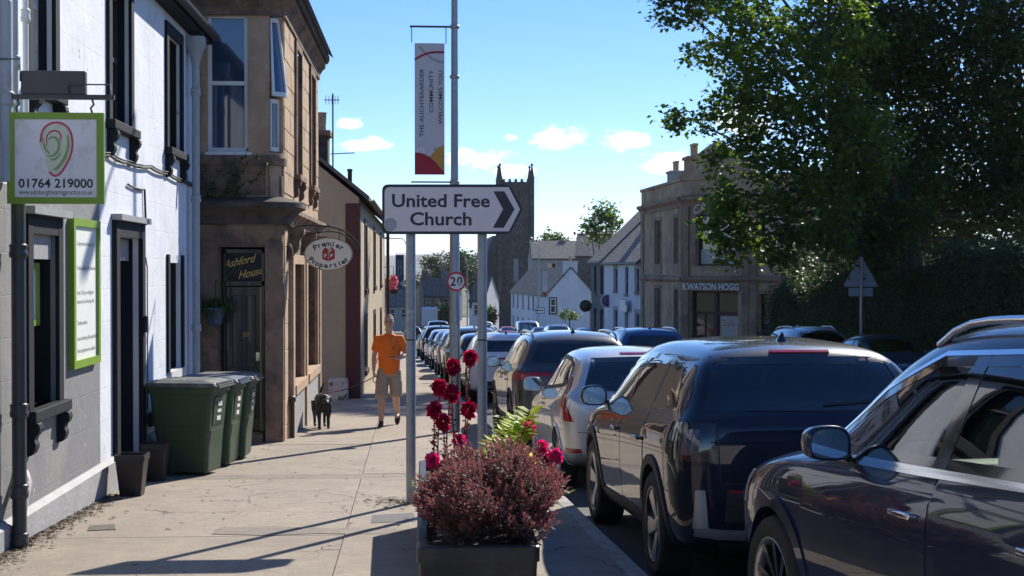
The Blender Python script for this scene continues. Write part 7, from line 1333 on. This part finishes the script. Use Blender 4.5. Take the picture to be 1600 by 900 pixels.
# ------------------------------------------------------------ trees, hedge, hills
leafmat('leaf_tree', (.035, .075, .015), (.13, .20, .03), .5); leafmat('leaf_dark', (.02, .045, .014), (.07, .11, .028), .42); leafmat('leaf_hedge', (.025, .05, .016), (.08, .125, .035), .35); leafmat('leaf_pale', (.04, .085, .02), (.14, .20, .05), .4)
mat('bark', (.045, .036, .03), .9, var=.3, scale=14, bump=.6, bscale=20); mat('bark_pale', (.42, .40, .36), .8, var=.35, scale=8, dirt=(.06, .05, .045), dscale=6, dlo=.52, dhi=.6); mat('hedge_core', (.012, .02, .008), .95, var=.3)
def leafcloud(name, m_, parent, C, n, spread, size, seed, flat=.55):
    """C: centres (k,3); n leaves round each, as small folded faces"""
    rs = np.random.RandomState(seed); C = np.asarray(C, float); K = len(C); N_ = K*n
    P = np.repeat(C, n, 0)+rs.normal(0, 1, (N_, 3))*spread*np.array([1, 1, .7]); d = rs.normal(0, 1, (N_, 3)); d[:, 2] = d[:, 2]*flat-.25; d /= np.linalg.norm(d, axis=1)[:, None]
    nr = rs.normal(0, .55, (N_, 3))+np.array([0, 0, 1.]); s = np.cross(d, nr); s /= np.linalg.norm(s, axis=1)[:, None]+1e-9; up = np.cross(s, d); L_ = size*rs.uniform(.6, 1.25, (N_, 1)); w = L_*.42
    V_ = np.stack([P, P+d*L_*.5+s*w+up*w*.25, P+d*L_, P+d*L_*.5-s*w+up*w*.25], 1).reshape(-1, 3)-np.array(rootloc(parent)); me = bpy.data.meshes.new(name)
    me.vertices.add(4*N_); me.vertices.foreach_set('co', V_.ravel()); me.loops.add(4*N_); me.loops.foreach_set('vertex_index', np.arange(4*N_, dtype=np.int32)); me.polygons.add(N_); me.polygons.foreach_set('loop_start', np.arange(0, 4*N_, 4, dtype=np.int32)); me.update()
    tone = np.repeat(np.clip(np.repeat(rs.uniform(.1, .8, K), n)+rs.normal(0, .22, N_), 0, 1), 4); at = me.attributes.new('tone', 'FLOAT', 'POINT'); at.data.foreach_set('value', tone); o = link(name, me, m_, parent); o['kind'] = 'stuff'; return o
def lobes(L_, seed, dens, sub):
    rs = np.random.RandomState(seed); out = []; cen = []
    for px, py, Y, rx, ry in L_:
        c = onY(px, py, Y); s_ = FPX/Y; a, b = rx/s_, ry/s_; k = max(6, int(dens*a*b)); cen.append(c)
        d = rs.normal(0, 1, (k, 3)); d /= np.linalg.norm(d, axis=1)[:, None]; r_ = rs.uniform(.25, 1, k)**.5; lump = 1+.18*np.sin(d[:, 0]*7+px)*np.sin(d[:, 2]*6+py)
        out.append(np.array(c)+d*(r_*lump)[:, None]*np.array([a, min(a, 2.2), b]))
    return np.concatenate(out), cen
def tree(name, label, base, L_, m_, dens, n, spread, size, seed, trunk_r=.35, bark='bark', fork=.4, group=None):
    base = Vector(base); t = thing(name, base, label, 'tree', group); C, cen = lobes(L_, seed, dens, 1); r_ = random.Random(seed); top = base+Vector((0, 0, (max(c.z for c in cen)-base.z)*fork)); mb = MB(); mb.tube([base-Vector((0, 0, .3)), base+Vector((0, 0, .4)), base.lerp(top, .5), top], [trunk_r*1.35, trunk_r, trunk_r*.85, trunk_r*.7], 12)
    mb.build('trunk', bark, t)
    for c in cen:
        a = base.lerp(top, r_.uniform(.6, 1)); m = a.lerp(c, .5)+Vector((r_.uniform(-.5, .5), r_.uniform(-.4, .4), .5)); k = trunk_r*r_.uniform(.2, .32); MB().tube([a, a.lerp(m, .5), m, m.lerp(c, .55), c], [k, k*.8, k*.55, k*.35, k*.15], 7).build('limb', bark, t)
    tw = MB()
    for i in range(0, len(C), 4):
        p = Vector(C[i]); q = min(cen, key=lambda c: (c-p).length); tw.tube([q.lerp(p, .2), q.lerp(p, .65)+Vector((0, 0, .1)), p], [.03*trunk_r/.35, .018*trunk_r/.35, .006], 4)
    o = tw.build('twigs', bark, t); o['kind'] = 'stuff'; leafcloud('crown', m_, t, C, n, spread, size, seed); return t
tree('maple_tree', 'large maple overhanging the road with sunlit hanging sprays on its left', (15.0, 43, g(43)), [(1065, 12, 46, 48, 34), (1130, -25, 46, 80, 60), (1112, 88, 45, 38, 24), (1180, 55, 43, 70, 70), (1085, 190, 43, 40, 22), (1140, 165, 43, 48, 34), (1160, 245, 42, 58, 44), (1125, 300, 41, 32, 34), (1118, 365, 40.5, 24, 38), (1140, 395, 40.5, 18, 22), (1168, 345, 41, 46, 48), (1205, 165, 41.5, 70, 80), (1225, 290, 40.5, 60, 70), (1215, 385, 40.5, 42, 36), (1290, 40, 40, 85, 90), (1290, 190, 40, 75, 90), (1310, 300, 39, 65, 60), (1350, 230, 39, 60, 70), (1290, 380, 39.5, 55, 38), (1035, -75, 50, 60, 42), (1110, -110, 50, 70, 50), (985, -80, 51, 40, 30), (1130, -120, 44.5, 90, 48), (1075, -105, 47, 60, 45), (1050, -140, 45, 70, 40)], 'leaf_tree', 34, 30, .21, .19, 21, .4)
tree('beech_tree', 'dense dark tree filling the upper right behind the hedge', (20.5, 46.5, g(46)), [(1350, 70, 45, 80, 110), (1400, 120, 46, 100, 120), (1400, 280, 46, 90, 90), (1500, 60, 45, 110, 120), (1520, 235, 45, 110, 100), (1600, 140, 44, 100, 150), (1610, 300, 43, 90, 80), (1420, -70, 46, 180, 60), (1560, -60, 46, 140, 60), (1340, 350, 46, 90, 60), (1460, 345, 47, 110, 60), (1400, 350, 41, 55, 50), (1420, 290, 42, 55, 50), (1370, 390, 41.5, 50, 40)], 'leaf_dark', 52, 30, .27, .18, 22, .45)
tree('thorn_tree', 'dark bushy tree between the hedge and the upper right crown', (20.5, 44, g(44)), [(1500, 330, 44, 80, 50), (1580, 330, 42, 70, 50), (1420, 370, 46, 70, 45), (1330, 390, 48, 70, 45), (1280, 420, 50, 45, 40)], 'leaf_dark', 40, 26, .22, .12, 23, .2)
tree('slender_tree', 'slender pale barked sapling in ivy beside the stone block', (onY(1233, 500, 56).x, 56, g(56)), [(1250, 420, 56, 26, 45), (1240, 470, 56, 18, 40), (1262, 490, 56, 26, 30)], 'leaf_hedge', 30, 22, .22, .13, 24, .09, 'bark_pale', .8)
tree('roadside_tree', 'round pale green tree rising behind the white cottage roof', (14.6, 122, g(120)), [(940, 345, 122, 26, 24), (922, 352, 122, 16, 18), (958, 352, 122, 16, 16), (940, 328, 122, 18, 14), (938, 368, 122, 22, 12)], 'leaf_pale', 12, 22, .4, .34, 25, .25)
tree('roadside_tree', 'small tree top showing over the broad slate roof', (20.5, 215, g(215)), [(862, 369, 215, 14, 8), (850, 372, 215, 8, 6), (876, 372, 215, 9, 6)], 'leaf_pale', 7, 22, .5, .5, 26, .25)
for k, (x, y, Y, L_, lab) in enumerate(((2.6, 335, 335, [(680, 420, 335, 18, 22), (668, 412, 335, 12, 12), (690, 432, 335, 16, 16)], 'dark round tree above the cream gabled house'), (8, 340, 340, [(712, 412, 340, 20, 24), (728, 418, 340, 18, 24), (700, 425, 340, 16, 16)], 'dark broad tree behind the speed sign'), (12, 345, 345, [(746, 425, 345, 14, 30), (738, 440, 345, 12, 20)], 'dark tree touching the church at its left'), (-5.5, 310, 310, [(612, 452, 310, 12, 22), (625, 460, 310, 14, 20), (605, 470, 310, 10, 16)], 'dark tree low on the far left'), (-1.5, 360, 360, [(645, 448, 360, 14, 14), (655, 440, 360, 12, 12)], 'dark tree left of the cream gabled house'))): tree('street_tree', lab, (x, Y, g(Y)), L_, 'leaf_dark', 5, 24, .7, .6, 40+k, .3, group='dark trees at the end of the street')
def shrub(lab, px, py, Y, rx, ry, m_, seed, size=.12):
    c = onY(px, py, Y); s_ = FPX/Y; t = thing('shrub', (c.x, Y, g(Y)), lab, 'shrub'); C, _ = lobes([(px, py, Y, rx, ry), (px+rx*.4, py+ry*.3, Y, rx*.7, ry*.7), (px-rx*.4, py+ry*.3, Y, rx*.7, ry*.7)], seed, 25, 1); leafcloud('foliage', m_, t, C, 20, .2, size, seed); MB().tube([(c.x, Y, g(Y)), (c.x, Y, c.z)], .06, 6).build('stem', 'bark', t)
shrub('rounded golden green bush in front of the white gable', 890, 492, 140, 17, 9, 'leaf_pale', 51, .22); shrub('green bush beside the church foot', 766, 492, 190, 10, 16, 'leaf_pale', 52, .3); shrub('olive bush right of the far lorry', 694, 488, 225, 13, 14, 'leaf_pale', 53, .35)
hd = thing('hedge', (15.3, 36, g(36)), 'tall clipped dark green hedge along the right pavement', 'hedge'); hx0 = lambda y: kerbX(y)+13.6; rs = np.random.RandomState(3)
def hed(y): return 3.45+.30*math.sin(y*.55)+.2*math.sin(y*1.3+1)
mb = MB(); Yh = [4+1.5*k for k in range(36)]; mb.loft([[Vector((hx0(y)+.25, y, g(y)-.1)), Vector((hx0(y)+.15, y, g(y)+hed(y)*.6)), Vector((hx0(y)+.5, y, g(y)+hed(y)-.12)), Vector((hx0(y)+1.6, y, g(y)+hed(y)-.12)), Vector((hx0(y)+1.8, y, g(y)-.1))] for y in Yh]); mb.build('hedge_core', 'hedge_core', hd)
C = []
for k in range(5200):
    y = rs.uniform(24, 56.4) if k % 8 else rs.uniform(4, 24); h_ = hed(y); v = rs.uniform(0, 1.25); bul = .14*math.sin(y*2.1)*math.sin(v*7)
    if v < 1: C.append((hx0(y)+.12-bul*.6+.25*max(0, v-.8)**2*10, y, g(y)+v*h_))
    else: C.append((hx0(y)+.35+(v-1)*5, y, g(y)+h_+rs.normal(0, .06)))
leafcloud('foliage', 'leaf_hedge', hd, C, 16, .14, .085, 31)
def hills():
    mb = MB(); rs = random.Random(2); X = list(range(-6000, 9001, 250)); prof = []
    for x in X: prof.append(66+9*math.sin(x*.0011+.7)+5*math.sin(x*.0031)+2.5*math.sin(x*.009+1)+(12 if x < -200 else 0)*min(1, (-200-x)/900 if x < -200 else 0))
    rows = [[Vector((x, 4200, -16)) for x in X], [Vector((x, 5400, h*.55-6)) for x, h in zip(X, prof)], [Vector((x, 6500, h)) for x, h in zip(X, prof)], [Vector((x, 7600, h*.7)) for x, h in zip(X, prof)], [Vector((x, 9000, -16)) for x in X]]
    mb.loft(rows, False, False, True); o = mb.build('hills', 'hill_grass'); o['kind'] = 'structure'
hills()

# ------------------------------------------------------------ vehicles in their places
random.seed(12)
ca, sa = make_car('parked_suv', 'large dark navy suv with chrome window line nearest the camera on the right', SUV, 'paint_navy', (2.91, 5.71, g(5.71)-.1), .1); level(ca, 5.7)
cb, sb_ = make_car('parked_suv', 'glossy black blue suv with silver bumper trim behind the planter', CROSS, 'paint_ink', (2.45, 11.1, g(11.1)-.1), .029); level(cb, 11)
hh_ = sb_.hit('B', 0, .93); mat('badge_blue', (.01, .015, .04), .2, coat=1); MB().prism(el(.09, .038, 28), lambda u, v, w: Vector((u, hh_[0].y-.006-w, .96+v)), .008).fix().build('badge', 'badge_blue', cb, local=True); MB().lathe([(.98, 0), (1.0, .004), (1.02, 0)], (0, 0, 0), 'Y', 28)
q = MB(); q.loft([[Vector((math.cos(t)*(.09+e), hh_[0].y-.016, .96+math.sin(t)*(.038+e))) for t in [2*math.pi*k/28 for k in range(28)]] for e in (0, .007)], True, False, False); q.build('badge_rim', 'chrome', cb, local=True); text_mesh('Ford', .06, lambda u, v, w: Vector((u+v*.2, hh_[0].y-.0165-w, .945+v)), 0, sx=.9).build('badge_lettering', 'chrome', cb, local=True)
text_mesh('E X P L O R E R', .05, lambda u, v, w: Vector((u, (sb_.hit('B', u, .865) or hh_)[0].y-.008-w, .85+v)), .01, width=.62).build('name_lettering', 'alloy', cb, local=True)
for k in range(6): sb_.patch('bumper_rib', 'B', ruled([(-.6, .52+.024*k), (.6, .52+.024*k)], [(-.6, .528+.024*k), (.6, .528+.024*k)], 8, 2), 'black', off=.009)
for xs in (-.64, .64): sb_.patch('tailgate_seam', 'B', line((xs, .74), (xs*1.04, 1.16)), 'black', off=.006, skirt=0)
sb_.patch('tailgate_seam', 'B', line((-.64, .74), (.64, .74)), 'black', off=.006, skirt=0)
sb_.patch('wiper', 'B', ruled([(.05, 1.215), (.42, 1.235)], [(.05, 1.225), (.42, 1.255)], 6, 2), 'trim', off=.012)
cc, sc_ = make_car('parked_hatchback', 'small silver hatchback with tall red tail lamps in the parked row', HATCH, 'paint_silver', (2.235, 16.6, g(16.6)-.1), .029); level(cc, 16); plate(sc_, cc, 'SP61 KHL', .72)
cd, sd_ = make_car('parked_suv', 'dark grey suv with red rear light band ahead of the silver hatchback', KUV, 'paint_grey', (2.12, 21.95, g(21.95)-.1), .029); level(cd, 22); plate(sd_, cd, 'SN23 OVW', .72)
ce, se = make_car('parked_suv', 'white suv with roof rails behind the right sign post', KUV, 'paint_white', (1.80, 33.3, g(33.3)-.1), .029, lv=2); level(ce, 33); ce.scale = (.96, 1, .94); plate(se, ce, '', .72)
row = [(39.5, HATCH, 'paint_black', 'black hatchback behind the lamp post in the left parked row'), (45, KUV, 'paint_grey', 'grey suv farther along the left parked row behind the lamp post'), (51, HATCH, 'paint_steel', 'steel blue hatchback in the left parked row beyond the grey suv'), (57, SALOON, 'paint_black', 'black saloon in the left parked row between post and walker'), (63, HATCH, 'paint_silver', 'silver hatchback far along the left parked row'), (70, KUV, 'paint_black', 'black suv near the far end of the left parked row'), (78, SALOON, 'paint_grey', 'last dark grey saloon of the left parked row')]
for Y, S, pm, lab in row: p, rz = park(Y, .12, S); c, s_ = make_car('parked_car', lab, S, pm, p, rz, 'cars parked along the left kerb', lv=2, interior=False); level(c, Y)
def place(name, lab, S, pm, X, Y, rz=0., grp=None, interior=False): c, s_ = make_car(name, lab, S, pm, (X, Y, g(Y)-.1), rz, grp, lv=2, interior=interior, cat='van' if S is VAN else 'car'); level(c, Y); return c, s_
place('moving_suv', 'bright blue suv roof above the silver hatchback', KUV, 'paint_blue', 5.3, 34.8, .029)
on = 'cars on the right hand side facing the camera'
place('parked_car', 'steel grey car with wide windscreen left of the blue suv', HATCH, 'paint_steel', 9.5, 82, math.pi+.029, on); place('parked_car', 'black suv left of the steel grey car', KUV, 'paint_black', 8.9, 94, math.pi+.029, on); place('parked_car', 'dark hatchback between the grey van and the black suv', HATCH, 'paint_navy', 8.4, 101, math.pi+.029, on)
place('parked_van', 'grey people carrier facing the camera below the small arrow sign', VAN, 'paint_steel', 7.9, 108, math.pi+.029, on); place('parked_car', 'faded red car left of the grey people carrier', SALOON, 'paint_red', 8.2, 139, math.pi+.029, on); place('parked_car', 'black car left of the faded red car', KUV, 'paint_black', 6.6, 150, math.pi+.029, on); place('parked_van', 'white van like off-roader far beyond the right sign post', VAN, 'paint_white', 7.3, 168, math.pi+.029, on); place('parked_car', 'pale blue car beside the white off-roader', HATCH, 'paint_sky', 5.2, 160, math.pi+.029, on); place('moving_van', 'tall dark van driving away left of the lamp post', VAN, 'paint_navy', 1.1, 116, .029); place('moving_car', 'white estate far ahead of the tall dark van', SALOON, 'paint_white', .6, 150, .029); place('moving_car', 'black car far ahead near the lorry', HATCH, 'paint_black', -1.0, 130, .029)
c, s_ = place('parked_suv', 'pale silver blue suv with roof rails and an open door before the hedge', KUV, 'paint_sky', 11.15, 40.2, math.pi+.029, on)
dr_ = MB(); D = lambda t, z, w=0: Vector((.90+math.sin(1.1)*t+math.cos(1.1)*w, 1.05-math.cos(1.1)*t+math.sin(1.1)*w, z)); pr = [(0, .4), (1.05, .4), (1.08, .95), (1.0, 1.13), (0, 1.08)]; dr_.prism(pr, lambda u, v, w: D(u, v, w), .07); dr_.fix(); od = dr_.build('open_door', 'paint_sky', c, local=True); fm = MB(); fm.tube([D(.12, 1.08, .03), D(.45, 1.42, .03), D(.75, 1.52, .03), D(1.0, 1.5, .03), D(1.0, 1.12, .03)], .022, 6); fm.build('window_frame', 'black_gloss', od, local=True); fm = MB(); fm.add([D(.14, 1.1, .03), D(.45, 1.4, .03), D(.75, 1.5, .03), D(.98, 1.48, .03), D(.98, 1.13, .03)], [(0, 1, 2, 3, 4)]); fm.build('side_window', 'car_glass', od, local=True)
place('parked_car', 'navy saloon facing the camera below the triangular sign', SALOON, 'paint_navy', 11.35, 34.6, math.pi+.029, on)
# ------------------------------------------------------------ the air between here and the hills
def haze():
    mb = MB(); mb.box((-9500, -80, -40), (12500, 16500, 130)); o = mb.build('haze', None); m = bpy.data.materials.new('air'); m.use_nodes = True; nt = m.node_tree; nt.nodes.clear(); out = nt.nodes.new('ShaderNodeOutputMaterial'); v = nt.nodes.new('ShaderNodeVolumePrincipled')
    v.inputs['Color'].default_value = (.82, .90, 1, 1); v.inputs['Density'].default_value = 7.5e-5; v.inputs['Anisotropy'].default_value = .2; nt.links.new(v.outputs[0], out.inputs['Volume']); o.data.materials.append(m); tag(o, 'thin pale air haze over the far hills', 'haze', kind='stuff')
haze()
